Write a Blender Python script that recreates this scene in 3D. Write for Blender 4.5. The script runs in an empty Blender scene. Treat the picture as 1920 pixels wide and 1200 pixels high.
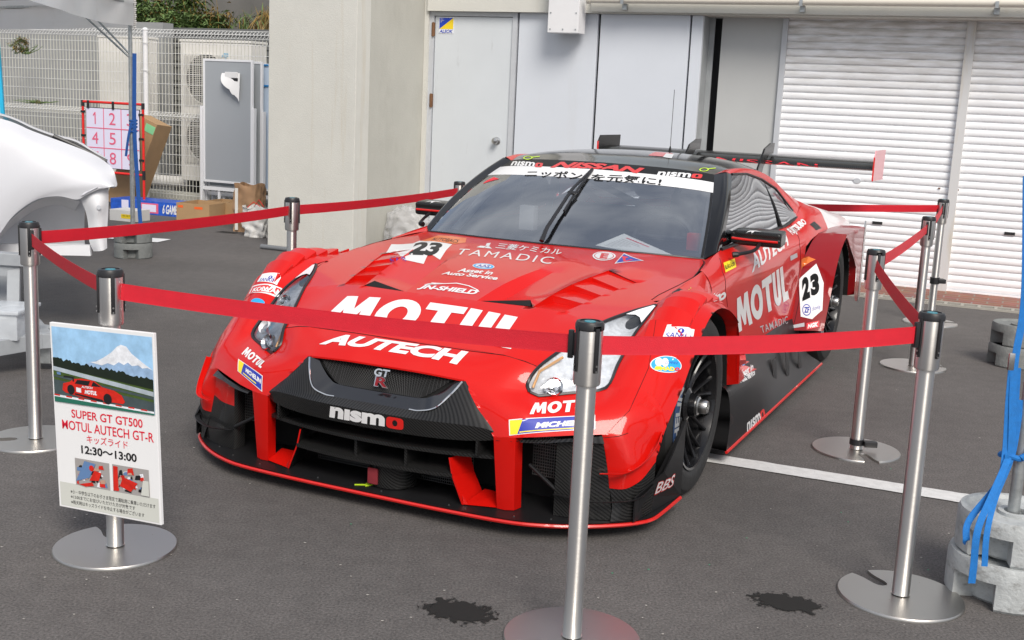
import bpy, bmesh, math, random
from math import sin, cos, pi, radians as R
from mathutils import Vector as V, Matrix
from mathutils.bvhtree import BVHTree

S = bpy.context.scene
COL = S.collection

# ---------------------------------------------------------------- camera
F_PX, PIT, ROL, CH = 2199.65, R(10.6676), R(2.6301), 1.41
FW = V((0, cos(PIT), -sin(PIT))); _u = V((0, sin(PIT), cos(PIT))); _r = V((1, 0, 0))
RT = _r * cos(ROL) + _u * sin(ROL)
UP = -_r * sin(ROL) + _u * cos(ROL)
CAM = V((0, 0, CH))
cd = bpy.data.cameras.new("camera"); cam = bpy.data.objects.new("camera", cd); COL.objects.link(cam)
m = Matrix((RT, UP, -FW)).transposed().to_4x4(); m.translation = CAM
cam.matrix_world = m
cd.sensor_width = 36; cd.lens = F_PX / 1920 * 36; cd.clip_start = 0.05; cd.clip_end = 500
S.camera = cam

# ---------------------------------------------------------------- world and sun
SUN_EL, SUN_AZ = R(44), R(163)      # azimuth from +Y, clockwise: behind the camera, to the right
w = bpy.data.worlds.new("World"); S.world = w; w.use_nodes = True
nt = w.node_tree; bg = nt.nodes['Background']
sky = nt.nodes.new('ShaderNodeTexSky'); sky.sky_type = 'NISHITA'; sky.sun_disc = False
sky.sun_elevation = SUN_EL; sky.sun_rotation = SUN_AZ
sky.air_density = 1.0; sky.dust_density = 3.5; sky.ozone_density = 1.0
tc = nt.nodes.new('ShaderNodeTexCoord')
mp = nt.nodes.new('ShaderNodeMapping'); mp.inputs['Scale'].default_value = (1, 1, 2.2)
cn = nt.nodes.new('ShaderNodeTexNoise'); cn.inputs['Scale'].default_value = 2.3; cn.inputs['Detail'].default_value = 7
cr = nt.nodes.new('ShaderNodeValToRGB')
cr.color_ramp.elements[0].position = .42; cr.color_ramp.elements[0].color = (.34, .34, .34, 1)
cr.color_ramp.elements[1].position = .66; cr.color_ramp.elements[1].color = (1, 1, 1, 1)
mx = nt.nodes.new('ShaderNodeMix'); mx.data_type = 'RGBA'
mx.inputs[7].default_value = (5.3, 5.55, 6.0, 1)      # bright thin cloud
nt.links.new(tc.outputs['Generated'], mp.inputs[0]); nt.links.new(mp.outputs[0], cn.inputs['Vector'])
sx_ = nt.nodes.new('ShaderNodeSeparateXYZ'); nt.links.new(tc.outputs['Generated'], sx_.inputs[0])
hz = nt.nodes.new('ShaderNodeMapRange'); hz.inputs[1].default_value = .08; hz.inputs[2].default_value = .30; hz.inputs[3].default_value = 1; hz.inputs[4].default_value = 0   # bright horizon band, added out of view to brighten the posts' reflections
nt.links.new(sx_.outputs[2], hz.inputs[0])
mxx = nt.nodes.new('ShaderNodeMath'); mxx.operation = 'MAXIMUM'; nt.links.new(cr.outputs[0], mxx.inputs[0]); nt.links.new(hz.outputs[0], mxx.inputs[1])
nt.links.new(cn.outputs['Fac'], cr.inputs[0]); nt.links.new(mxx.outputs[0], mx.inputs[0])
nt.links.new(sky.outputs[0], mx.inputs[6]); nt.links.new(mx.outputs[2], bg.inputs[0])
bg.inputs[1].default_value = 0.12
sd = bpy.data.lights.new("sun", 'SUN'); sd.energy = 2.8; sd.angle = R(27); sd.color = (1, .95, .88)
so = bpy.data.objects.new("sun", sd); COL.objects.link(so)
sdir = V((sin(SUN_AZ) * cos(SUN_EL), cos(SUN_AZ) * cos(SUN_EL), sin(SUN_EL)))
so.rotation_euler = sdir.to_track_quat('Z', 'Y').to_euler()
S.view_settings.view_transform = 'Standard'; S.view_settings.look = 'None'
S.view_settings.exposure = 0.16; S.view_settings.gamma = 1
S.render.resolution_x = 1024; S.render.resolution_y = 640
try:
    S.cycles.max_bounces = 8; S.cycles.transparent_max_bounces = 16
except Exception: pass

# ---------------------------------------------------------------- measuring helpers (photograph px -> metres)
def ray(x, y): return FW + RT * ((x - 960) / F_PX) - UP * ((y - 600) / F_PX)
def G(x, y, z=0.0):
    d = ray(x, y); return CAM + d * ((z - CH) / d.z)
TH = R(23.5); WU = V((cos(TH), -sin(TH), 0)); WN = V((sin(TH), cos(TH), 0))
def WP(x, y, d):                 # on the plane at depth d of the wall frame -> (u, d, z)
    dd = ray(x, y); P = CAM + dd * (d / dd.dot(WN)); return V((P.dot(WU), d, P.z))
def world_to_wall(P): return V((P.dot(WU), P.dot(WN), P.z))

# ---------------------------------------------------------------- materials
def _n(t, k, **kw):
    n = t.nodes.new(k)
    for a, b in kw.items(): setattr(n, a, b)
    return n
def mat(name, col, rough=.5, metal=0., coat=0., var=0., vs=8., bump=0., bs=200., dirt=None, alpha=1., spec=.5, aniso=None, emit=0.):
    m = bpy.data.materials.new(name); m.use_nodes = True
    t = m.node_tree; b = t.nodes['Principled BSDF']
    b.inputs['Base Color'].default_value = (*col, 1); b.inputs['Roughness'].default_value = rough
    b.inputs['Metallic'].default_value = metal; b.inputs['Coat Weight'].default_value = coat
    b.inputs['Coat Roughness'].default_value = .06
    b.inputs['Specular IOR Level'].default_value = spec
    if alpha < 1: b.inputs['Alpha'].default_value = alpha
    c = _n(t, 'ShaderNodeTexCoord')
    src = None
    if var:
        n = _n(t, 'ShaderNodeTexNoise'); n.inputs['Scale'].default_value = vs; n.inputs['Detail'].default_value = 6; n.inputs['Roughness'].default_value = .65
        t.links.new(c.outputs['Object'], n.inputs['Vector'])
        mp = _n(t, 'ShaderNodeMapRange'); mp.inputs[1].default_value = .3; mp.inputs[2].default_value = .7
        mp.inputs[3].default_value = 1 - var; mp.inputs[4].default_value = 1 + var
        t.links.new(n.outputs['Fac'], mp.inputs[0])
        mu = _n(t, 'ShaderNodeVectorMath', operation='SCALE'); mu.inputs[0].default_value = col
        t.links.new(mp.outputs[0], mu.inputs['Scale']); t.links.new(mu.outputs[0], b.inputs['Base Color']); src = mu.outputs[0]
        mr = _n(t, 'ShaderNodeMapRange'); mr.inputs[3].default_value = max(.02, rough * .85); mr.inputs[4].default_value = min(1, rough * 1.15)
        t.links.new(n.outputs['Fac'], mr.inputs[0]); t.links.new(mr.outputs[0], b.inputs['Roughness'])
    if dirt:    # (colour, scale, stretch, lo, hi)
        dc, ds, st, lo, hi = dirt
        mm = _n(t, 'ShaderNodeMapping'); mm.inputs['Scale'].default_value = st
        t.links.new(c.outputs['Object'], mm.inputs[0])
        n = _n(t, 'ShaderNodeTexNoise'); n.inputs['Scale'].default_value = ds; n.inputs['Detail'].default_value = 8; n.inputs['Roughness'].default_value = .7
        t.links.new(mm.outputs[0], n.inputs['Vector'])
        rp = _n(t, 'ShaderNodeMapRange'); rp.inputs[1].default_value = lo; rp.inputs[2].default_value = hi
        t.links.new(n.outputs['Fac'], rp.inputs[0])
        x = _n(t, 'ShaderNodeMix', data_type='RGBA'); x.inputs[6].default_value = (*col, 1); x.inputs[7].default_value = (*dc, 1)
        if src: t.links.new(src, x.inputs[6])
        t.links.new(rp.outputs[0], x.inputs[0]); t.links.new(x.outputs[2], b.inputs['Base Color'])
    if bump:
        n = _n(t, 'ShaderNodeTexNoise'); n.inputs['Scale'].default_value = bs; n.inputs['Detail'].default_value = 4
        t.links.new(c.outputs['Object'], n.inputs['Vector'])
        bp = _n(t, 'ShaderNodeBump'); bp.inputs['Strength'].default_value = bump; bp.inputs['Distance'].default_value = .01
        t.links.new(n.outputs['Fac'], bp.inputs['Height']); t.links.new(bp.outputs[0], b.inputs['Normal'])
    return m
M = {}
def asphalt():
    m = mat('asphalt', (.083, .079, .076), .88)
    t = m.node_tree; b = t.nodes['Principled BSDF']; c = t.nodes['Texture Coordinate']
    n1 = _n(t, 'ShaderNodeTexNoise'); n1.inputs['Scale'].default_value = .9; n1.inputs['Detail'].default_value = 6
    n2 = _n(t, 'ShaderNodeTexNoise'); n2.inputs['Scale'].default_value = 130; n2.inputs['Detail'].default_value = 3; n2.inputs['Roughness'].default_value = .7
    vo = _n(t, 'ShaderNodeTexVoronoi'); vo.inputs['Scale'].default_value = 95
    n4 = _n(t, 'ShaderNodeTexNoise'); n4.inputs['Scale'].default_value = 14; n4.inputs['Detail'].default_value = 7
    for n in (n1, n2, vo, n4): t.links.new(c.outputs['Object'], n.inputs['Vector'])
    def rng(o, a, b_, lo, hi):
        r = _n(t, 'ShaderNodeMapRange'); r.inputs[1].default_value = a; r.inputs[2].default_value = b_; r.inputs[3].default_value = lo; r.inputs[4].default_value = hi
        t.links.new(o, r.inputs[0]); return r.outputs[0]
    def mul(a, b_):
        q = _n(t, 'ShaderNodeMath', operation='MULTIPLY'); t.links.new(a, q.inputs[0]); t.links.new(b_, q.inputs[1]); return q.outputs[0]
    f = mul(mul(rng(n1.outputs['Fac'], .3, .7, .82, 1.15), rng(n4.outputs['Fac'], .3, .7, .90, 1.10)), rng(n2.outputs['Fac'], .32, .68, .52, 1.48))
    sp = rng(vo.outputs['Distance'], 0.0, .16, 2.6, 1.0)
    # only some of the stones are pale
    cs = _n(t, 'ShaderNodeSeparateColor'); t.links.new(vo.outputs['Color'], cs.inputs[0])
    pick = rng(cs.outputs[0], .90, .92, 0., 1.)
    q = _n(t, 'ShaderNodeMix', data_type='FLOAT'); q.inputs[2].default_value = 1.; t.links.new(sp, q.inputs[3]); t.links.new(pick, q.inputs[0])
    f = mul(f, q.outputs[0])
    mu = _n(t, 'ShaderNodeVectorMath', operation='SCALE'); mu.inputs[0].default_value = (.098, .090, .086)
    t.links.new(f, mu.inputs['Scale']); t.links.new(mu.outputs[0], b.inputs['Base Color'])
    bp = _n(t, 'ShaderNodeBump'); bp.inputs['Strength'].default_value = .6; bp.inputs['Distance'].default_value = .004
    t.links.new(n2.outputs['Fac'], bp.inputs['Height']); t.links.new(bp.outputs[0], b.inputs['Normal'])
    return m
M['asphalt'] = asphalt()
M['line'] = mat('line_paint', (.62, .62, .61), .75, var=.12, vs=30, bump=.3, bs=300, dirt=((.2, .19, .18), 60, (1, 1, 1), .60, .78))
M['stain'] = mat('oil', (.022, .021, .02), .7, var=.2, vs=40)
M['concrete'] = mat('painted_concrete', (.60, .595, .55), .85, var=.03, vs=3, bump=.22, bs=110, dirt=((.55, .51, .42), 1.1, (4, 4, .35), .58, .9))
M['concrete_dark'] = mat('shade_toned_concrete', (.46, .455, .41), .9, var=.05, vs=2.2, bump=.25, bs=90, dirt=((.36, .35, .31), 1.3, (1, 1, .5), .5, .8))  # side wall's shade put into the dark tone, plus real dirt; kerb shares it
M['panel'] = mat('wall_panel_paint', (.62, .655, .71), .55, var=.03, vs=1.2, dirt=((.58, .60, .63), 1.0, (3, 3, .4), .58, .9))
M['doorp'] = mat('door_paint', (.60, .635, .665), .5, var=.03, vs=2, dirt=((.36, .37, .38), 2, (3, 3, .5), .6, .8))
M['frame'] = mat('frame_paint', (.50, .52, .55), .45, var=.05, vs=10)
M['reveal'] = mat('grey_metal_reveal', (.33, .35, .36), .5, var=.12, vs=6)
M['dark'] = mat('dark_gap', (.012, .012, .013), .7)
M['rust'] = mat('rust', (.20, .10, .05), .7, metal=.3, var=.3, vs=60)
M['steel'] = mat('steel', (.55, .55, .54), .28, metal=1)
def shutter_mat():
    m = mat('shutter_paint', (.88, .89, .91), .38, var=.03, vs=3)
    t = m.node_tree; b = t.nodes['Principled BSDF']; c = t.nodes['Texture Coordinate']
    s = _n(t, 'ShaderNodeSeparateXYZ'); t.links.new(c.outputs['Object'], s.inputs[0])
    mm = _n(t, 'ShaderNodeMapping'); mm.inputs['Scale'].default_value = (1.4, 1, 9); t.links.new(c.outputs['Object'], mm.inputs[0])
    n = _n(t, 'ShaderNodeTexNoise'); n.inputs['Scale'].default_value = 4; n.inputs['Detail'].default_value = 8; t.links.new(mm.outputs[0], n.inputs['Vector'])
    r = _n(t, 'ShaderNodeMapRange'); r.inputs[1].default_value = 1.35; r.inputs[2].default_value = 2.15; r.inputs[4].default_value = .7; t.links.new(s.outputs[2], r.inputs[0])
    a = _n(t, 'ShaderNodeMath', operation='MULTIPLY'); t.links.new(r.outputs[0], a.inputs[0])
    r2 = _n(t, 'ShaderNodeMapRange'); r2.inputs[1].default_value = .35; r2.inputs[2].default_value = .62; t.links.new(n.outputs['Fac'], r2.inputs[0]); t.links.new(r2.outputs[0], a.inputs[1])
    x = _n(t, 'ShaderNodeMix', data_type='RGBA'); x.inputs[7].default_value = (.50, .47, .42, 1)
    t.links.new(b.inputs['Base Color'].links[0].from_socket, x.inputs[6]); t.links.new(a.outputs[0], x.inputs[0]); t.links.new(x.outputs[2], b.inputs['Base Color'])
    return m
M['shutter'] = shutter_mat()
M['mull'] = mat('mullion_paint', (.60, .60, .60), .5, dirt=((.50, .42, .28), 1.5, (4, 4, .5), .5, .75))
M['white'] = mat('white_paint', (.74, .74, .75), .45, var=.03, vs=5)
M['offwhite'] = mat('off_white_plastic', (.74, .72, .68), .5, var=.06, vs=4, dirt=((.35, .2, .1), 3, (1, 1, 3), .68, .8))
M['ivory'] = mat('ivory_wire', (.62, .61, .53), .45)
M['wirew'] = mat('white_wire', (.75, .75, .73), .4)
M['galv'] = mat('galvanised_steel', (.42, .44, .44), .42, metal=.75, var=.2, vs=40)
M['cast'] = mat('cast_weight', (.44, .46, .46), .7, metal=.15, var=.15, vs=18, bump=.3, bs=90, dirt=((.24, .24, .23), 14, (1, 1, 1.5), .54, .68))
M['castd'] = mat('old_cast_weight', (.19, .20, .195), .8, var=.15, vs=18, bump=.3, bs=90, dirt=((.35, .35, .33), 9, (1, 1, 1), .6, .75))
M['strap'] = mat('blue_webbing', (.006, .16, .50), .7, var=.12, vs=60, bump=.4, bs=600)
M['strapd'] = mat('dark_blue_webbing', (.008, .075, .30), .7, var=.12, vs=60)
M['black'] = mat('black_plastic', (.016, .016, .018), .42)
M['teal'] = mat('teal_cap', (.03, .22, .28), .35)
M['belt'] = mat('red_webbing', (.60, .007, .022), .58, var=.05, vs=25, bump=.25, bs=500, dirt=((.50, .008, .02), 3, (1, 1, 8), .5, .9))
def brushed():
    m = mat('brushed_stainless', (.56, .54, .51), .27, metal=1)
    t = m.node_tree; b = t.nodes['Principled BSDF']; c = t.nodes['Texture Coordinate']
    mm = _n(t, 'ShaderNodeMapping'); mm.inputs['Scale'].default_value = (8, 8, 260); t.links.new(c.outputs['Object'], mm.inputs[0])
    n = _n(t, 'ShaderNodeTexNoise'); n.inputs['Scale'].default_value = 1; n.inputs['Detail'].default_value = 3; t.links.new(mm.outputs[0], n.inputs['Vector'])
    r = _n(t, 'ShaderNodeMapRange'); r.inputs[3].default_value = .32; r.inputs[4].default_value = .42; t.links.new(n.outputs['Fac'], r.inputs[0]); t.links.new(r.outputs[0], b.inputs['Roughness'])
    b.inputs['Anisotropic'].default_value = .92; b.inputs['Anisotropic Rotation'].default_value = .25
    tg = _n(t, 'ShaderNodeTangent', direction_type='RADIAL', axis='Z'); t.links.new(tg.outputs[0], b.inputs['Tangent'])
    n2 = _n(t, 'ShaderNodeTexNoise'); n2.inputs['Scale'].default_value = 45; n2.inputs['Detail'].default_value = 5; t.links.new(c.outputs['Object'], n2.inputs['Vector'])
    r2 = _n(t, 'ShaderNodeMapRange'); r2.inputs[1].default_value = .76; r2.inputs[2].default_value = .80; t.links.new(n2.outputs['Fac'], r2.inputs[0])
    x = _n(t, 'ShaderNodeMix', data_type='RGBA'); x.inputs[6].default_value = (.74, .72, .69, 1); x.inputs[7].default_value = (.25, .12, .06, 1)
    t.links.new(r2.outputs[0], x.inputs[0]); t.links.new(x.outputs[2], b.inputs['Base Color'])
    return m
M['steelb'] = brushed()
M['board'] = mat('grey_board', (.36, .385, .41), .6, var=.02, vs=2)
M['boardw'] = mat('whiteboard', (.55, .66, .80), .3)
M['alu'] = mat('aluminium_frame', (.80, .81, .83), .45)
M['paper'] = mat('paper', (.78, .78, .78), .7)
M['card'] = mat('cardboard', (.40, .255, .13), .8, var=.08, vs=6)
M['cardd'] = mat('brown_paper', (.35, .21, .115), .75, var=.1, vs=8, bump=.3, bs=12)
M['bagw'] = mat('white_bag', (.66, .65, .63), .6, var=.05, vs=8)
M['green'] = mat('green_tape', (.25, .62, .32), .5)
M['orange'] = mat('orange_tape', (.85, .13, .02), .5)
M['red'] = mat('red_tube', (.72, .02, .015), .4)
M['pinkl'] = mat('pink_print', (.75, .12, .22), .6)
M['lilac'] = mat('lilac_cloth', (.72, .70, .86), .7)
M['gamebox'] = mat('blue_game_box', (.02, .10, .52), .35, var=.35, vs=14)
M['brick'] = None
def brickmat():
    m = mat('red_brick_paving', (.32, .13, .09), .8)
    t = m.node_tree; b = t.nodes['Principled BSDF']; c = t.nodes['Texture Coordinate']
    br = _n(t, 'ShaderNodeTexBrick'); br.inputs['Scale'].default_value = 1; br.inputs['Color1'].default_value = (.36, .145, .10, 1); br.inputs['Color2'].default_value = (.27, .105, .075, 1); br.inputs['Mortar'].default_value = (.30, .26, .22, 1)
    br.inputs['Brick Width'].default_value = .22; br.inputs['Row Height'].default_value = .11; br.inputs['Mortar Size'].default_value = .007
    n = _n(t, 'ShaderNodeTexNoise'); n.inputs['Scale'].default_value = 8; n.inputs['Detail'].default_value = 6
    t.links.new(c.outputs['Object'], br.inputs['Vector']); t.links.new(c.outputs['Object'], n.inputs['Vector'])
    x = _n(t, 'ShaderNodeMix', data_type='RGBA', blend_type='MULTIPLY'); x.inputs[0].default_value = .5
    t.links.new(br.outputs['Color'], x.inputs[6]); t.links.new(n.outputs['Color'], x.inputs[7]); t.links.new(x.outputs[2], b.inputs['Base Color'])
    return m
M['brick'] = brickmat()
M['canvas'] = mat('white_canvas', (.84, .835, .825), .8, var=.04, vs=4, dirt=((.66, .64, .60), 5, (1, 1, 1), .6, .8))
M['leafA'] = mat('leaf_green', (.10, .16, .045), .6, var=.4, vs=3)
M['leafB'] = mat('leaf_brown', (.19, .13, .045), .7, var=.4, vs=3)
M['leafC'] = mat('leaf_ochre', (.26, .16, .03), .7, var=.4, vs=3)
M['bodyw'] = mat('white_primer_body', (.56, .57, .60), .42, coat=.25, var=.02, vs=2)
M['bodyi'] = mat('inner_white_panel', (.72, .73, .75), .45, var=.05, vs=4)
M['trolley'] = mat('grey_trolley_paint', (.30, .32, .34), .5, var=.12, vs=8)
M['blueP'] = mat('cyan_board', (.01, .38, .62), .5)
def clearplastic(name, col, a):
    m = bpy.data.materials.new(name); m.use_nodes = True; t = m.node_tree; t.nodes.clear()
    o = _n(t, 'ShaderNodeOutputMaterial'); x = _n(t, 'ShaderNodeMixShader'); x.inputs[0].default_value = a
    tr = _n(t, 'ShaderNodeBsdfTransparent'); p = _n(t, 'ShaderNodeBsdfPrincipled'); p.inputs['Base Color'].default_value = (*col, 1); p.inputs['Roughness'].default_value = .22
    c = _n(t, 'ShaderNodeTexCoord'); n = _n(t, 'ShaderNodeTexNoise'); n.inputs['Scale'].default_value = 14; n.inputs['Detail'].default_value = 6
    bp = _n(t, 'ShaderNodeBump'); bp.inputs['Strength'].default_value = .4; bp.inputs['Distance'].default_value = .02
    t.links.new(c.outputs['Object'], n.inputs['Vector']); t.links.new(n.outputs['Fac'], bp.inputs['Height']); t.links.new(bp.outputs[0], p.inputs['Normal'])
    t.links.new(tr.outputs[0], x.inputs[1]); t.links.new(p.outputs[0], x.inputs[2]); t.links.new(x.outputs[0], o.inputs[0]); return m
M['plastic'] = clearplastic('clear_plastic_film', (.60, .60, .61), .34)
M['tub'] = clearplastic('clear_tub', (.70, .74, .78), .6)

def plate_mat():
    m = M['steelb'].copy(); m.name = 'brushed_plate'; b = m.node_tree.nodes['Principled BSDF']
    for n in m.node_tree.nodes:
        if n.type == 'MIX': n.inputs[6].default_value = (.50, .485, .46, 1)
    for l in list(b.inputs['Tangent'].links): m.node_tree.links.remove(l)
    b.inputs['Anisotropic'].default_value = 0; return m
M['plate'] = plate_mat()
_m = M['canvas']; _t = _m.node_tree; _o = [n for n in _t.nodes if n.type == 'OUTPUT_MATERIAL'][0]; _b = _t.nodes['Principled BSDF']
_x = _n(_t, 'ShaderNodeMixShader'); _x.inputs[0].default_value = .5; _tr = _n(_t, 'ShaderNodeBsdfTranslucent'); _tr.inputs[0].default_value = (.85, .84, .82, 1)
_t.links.new(_b.outputs[0], _x.inputs[1]); _t.links.new(_tr.outputs[0], _x.inputs[2]); _t.links.new(_x.outputs[0], _o.inputs[0])
def stain_mat():
    m = bpy.data.materials.new('damp_oil_stain'); m.use_nodes = True; t = m.node_tree; b = t.nodes['Principled BSDF']
    b.inputs['Base Color'].default_value = (.018, .017, .016, 1); b.inputs['Roughness'].default_value = .8; b.inputs['Specular IOR Level'].default_value = .25
    c = _n(t, 'ShaderNodeTexCoord'); mm = _n(t, 'ShaderNodeMapping'); mm.inputs['Location'].default_value = (-.5, -.5, 0); t.links.new(c.outputs['Generated'], mm.inputs[0])
    L = _n(t, 'ShaderNodeVectorMath', operation='LENGTH'); sc = _n(t, 'ShaderNodeVectorMath', operation='MULTIPLY'); sc.inputs[1].default_value = (1, 1, 0); t.links.new(mm.outputs[0], sc.inputs[0]); t.links.new(sc.outputs[0], L.inputs[0])
    n = _n(t, 'ShaderNodeTexNoise'); n.inputs['Scale'].default_value = 30; n.inputs['Detail'].default_value = 10; n.inputs['Roughness'].default_value = .72; t.links.new(c.outputs['Object'], n.inputs['Vector'])
    a = _n(t, 'ShaderNodeMath', operation='MULTIPLY_ADD'); a.inputs[1].default_value = 1.5; a.inputs[2].default_value = -.58; t.links.new(n.outputs['Fac'], a.inputs[0])
    d = _n(t, 'ShaderNodeMath', operation='SUBTRACT'); t.links.new(a.outputs[0], d.inputs[0]); 
    rr = _n(t, 'ShaderNodeMapRange'); rr.inputs[1].default_value = .12; rr.inputs[2].default_value = .5; rr.inputs[3].default_value = -.14; rr.inputs[4].default_value = .62; t.links.new(L.outputs['Value'], rr.inputs[0]); t.links.new(rr.outputs[0], d.inputs[1])
    st = _n(t, 'ShaderNodeMapRange'); st.inputs[1].default_value = 0; st.inputs[2].default_value = .05; t.links.new(d.outputs[0], st.inputs[0]); t.links.new(st.outputs[0], b.inputs['Alpha'])
    return m
M['stain'] = stain_mat()
# ---------------------------------------------------------------- object helpers
def obj(name, bm, mt, parent=None, smooth=False, angle=32, loc=None):
    me = bpy.data.meshes.new(name)
    bmesh.ops.recalc_face_normals(bm, faces=bm.faces[:]) if smooth != 'keep' else None
    bm.to_mesh(me); bm.free()
    for q in (mt if isinstance(mt, (list, tuple)) else [mt]): me.materials.append(M[q] if isinstance(q, str) else q)
    if smooth:
        me.polygons.foreach_set('use_smooth', [True] * len(me.polygons))
        me.set_sharp_from_angle(angle=R(angle))
    o = bpy.data.objects.new(name, me); COL.objects.link(o)
    if parent: o.parent = parent
    if loc: o.location = loc
    return o
def thing(name, label, cat, loc=(0, 0, 0), rz=0, group=None):
    o = bpy.data.objects.new(name, None); COL.objects.link(o); o.location = loc; o.rotation_euler = (0, 0, rz)
    o.empty_display_size = .1
    o['label'] = label; o['category'] = cat
    if group: o['group'] = group
    return o
def tag(o, label, cat, group=None):
    o['label'] = label; o['category'] = cat
    if group: o['group'] = group
    return o
def struct(o): o['kind'] = 'structure'; return o
def box(bm, x0, x1, y0, y1, z0, z1, bev=0., mi=0):
    v = [bm.verts.new(p) for p in ((x0, y0, z0), (x1, y0, z0), (x1, y1, z0), (x0, y1, z0), (x0, y0, z1), (x1, y0, z1), (x1, y1, z1), (x0, y1, z1))]
    fs = [bm.faces.new([v[i] for i in f]) for f in ((3, 2, 1, 0), (4, 5, 6, 7), (0, 1, 5, 4), (1, 2, 6, 5), (2, 3, 7, 6), (3, 0, 4, 7))]
    for f in fs: f.material_index = mi
    if bev:
        es = list({e for f in fs for e in f.edges})
        r = bmesh.ops.bevel(bm, geom=es, offset=bev, segments=2, affect='EDGES', profile=.6)
        for f in r['faces']: f.material_index = mi
    return v
def bx(*a, bev=0.):
    bm = bmesh.new(); box(bm, *a, bev=bev); return bm
def ring(bm, c, ax, r, n=16, ref=None):
    ax = ax.normalized(); ref = ref or (V((0, 0, 1)) if abs(ax.z) < .9 else V((1, 0, 0)))
    a = ax.cross(ref).normalized(); b = ax.cross(a)
    return [bm.verts.new(c + (a * cos(2 * pi * i / n) + b * sin(2 * pi * i / n)) * r) for i in range(n)]
def tube(bm, pts, r, n=10, cap=True, mi=0):
    pts = [V(p) for p in pts]; rs = r if isinstance(r, (list, tuple)) else [r] * len(pts)
    prev = None; first = None
    for i, p in enumerate(pts):
        a = (pts[min(i + 1, len(pts) - 1)] - pts[max(i - 1, 0)])
        rg = ring(bm, p, a, rs[i], n, ref=V((0.31, .17, .93)) if abs(a.normalized().dot(V((0.31, .17, .93)).normalized())) < .95 else V((1, 0, 0)))
        if prev:
            for k in range(n):
                f = bm.faces.new((prev[k], prev[(k + 1) % n], rg[(k + 1) % n], rg[k])); f.material_index = mi
        else: first = rg
        prev = rg
    if cap:
        bm.faces.new(first[::-1]).material_index = mi; bm.faces.new(prev).material_index = mi
def lathe(bm, prof, n=48, c=(0, 0, 0), axis='z', mi=0, closed=False):
    c = V(c); rings = []
    for (r, h) in prof:
        rg = []
        for i in range(n):
            a = 2 * pi * i / n
            if axis == 'z': p = V((r * cos(a), r * sin(a), h))
            else: p = V((h, r * cos(a), r * sin(a)))
            rg.append(bm.verts.new(c + p))
        rings.append(rg)
    m_ = len(rings)
    for j in range(m_ if closed else m_ - 1):
        A, B = rings[j], rings[(j + 1) % m_]
        for i in range(n):
            f = bm.faces.new((A[i], A[(i + 1) % n], B[(i + 1) % n], B[i])); f.material_index = mi
    return rings
def poly(bm, pts, mi=0):
    f = bm.faces.new([bm.verts.new(p) for p in pts]); f.material_index = mi; return f
def prism(bm, pts2, z0, z1, fn=None, mi=0):     # outline extruded; fn maps (a, b, h) -> point
    fn = fn or (lambda a, b, h: (a, b, h))
    A = [bm.verts.new(fn(a, b, z0)) for a, b in pts2]; B = [bm.verts.new(fn(a, b, z1)) for a, b in pts2]
    n = len(A)
    bm.faces.new(A[::-1]).material_index = mi; bm.faces.new(B).material_index = mi
    for i in range(n): bm.faces.new((A[i], A[(i + 1) % n], B[(i + 1) % n], B[i])).material_index = mi
def cr1(P, t):        # Catmull-Rom through a list
    n = len(P) - 1; i = min(int(t), n - 1); u = t - i
    p1, p2 = P[i], P[i + 1]; p0 = P[i - 1] if i > 0 else p1 * 2 - p2; p3 = P[i + 2] if i + 2 <= n else p2 * 2 - p1
    return ((p1 * 2) + (p2 - p0) * u + (p0 * 2 - p1 * 5 + p2 * 4 - p3) * u * u + (p1 * 3 - p0 - p2 * 3 + p3) * u * u * u) * .5
def spl(P, k, creases=()):      # densify a polyline with k steps per span, broken at the crease indices
    P = [V(p) for p in P]; cs = sorted(set([0, len(P) - 1] + [c % len(P) for c in creases])); out = []
    for a, b in zip(cs[:-1], cs[1:]):
        seg = P[a:b + 1]
        for j in range((b - a) * k):
            t = j / k
            out.append(seg[0].lerp(seg[1], t) if b - a == 1 else cr1(seg, t))
    out.append(P[-1]); return out
def surf(bm, rows, ku=6, kv=6, uc=(), vc=(), mirror=True, mi=0, keep=None):
    rows = [spl(r, ku, uc) for r in rows]
    cols = [spl([r[j] for r in rows], kv, vc) for j in range(len(rows[0]))]
    if keep: cols = [c[keep[0] * kv:keep[1] * kv + 1] for c in cols]
    nu, nv = len(cols), len(cols[0])
    def emit(sx):
        vs = [[bm.verts.new((p.x * sx, p.y, p.z)) for p in c] for c in cols]
        for i in range(nu - 1):
            for j in range(nv - 1):
                q = (vs[i][j], vs[i + 1][j], vs[i + 1][j + 1], vs[i][j + 1])
                if sx < 0: q = q[::-1]
                try: bm.faces.new(q).material_index = mi
                except ValueError: pass
    emit(1)
    if mirror: emit(-1)
    return cols
def weld(bm, d=.0008): bmesh.ops.remove_doubles(bm, verts=bm.verts[:], dist=d)
def shell(bm, t):      # give a sheet real thickness
    bmesh.ops.recalc_face_normals(bm, faces=bm.faces[:])
    bmesh.ops.solidify(bm, geom=bm.faces[:], thickness=t)

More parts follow.
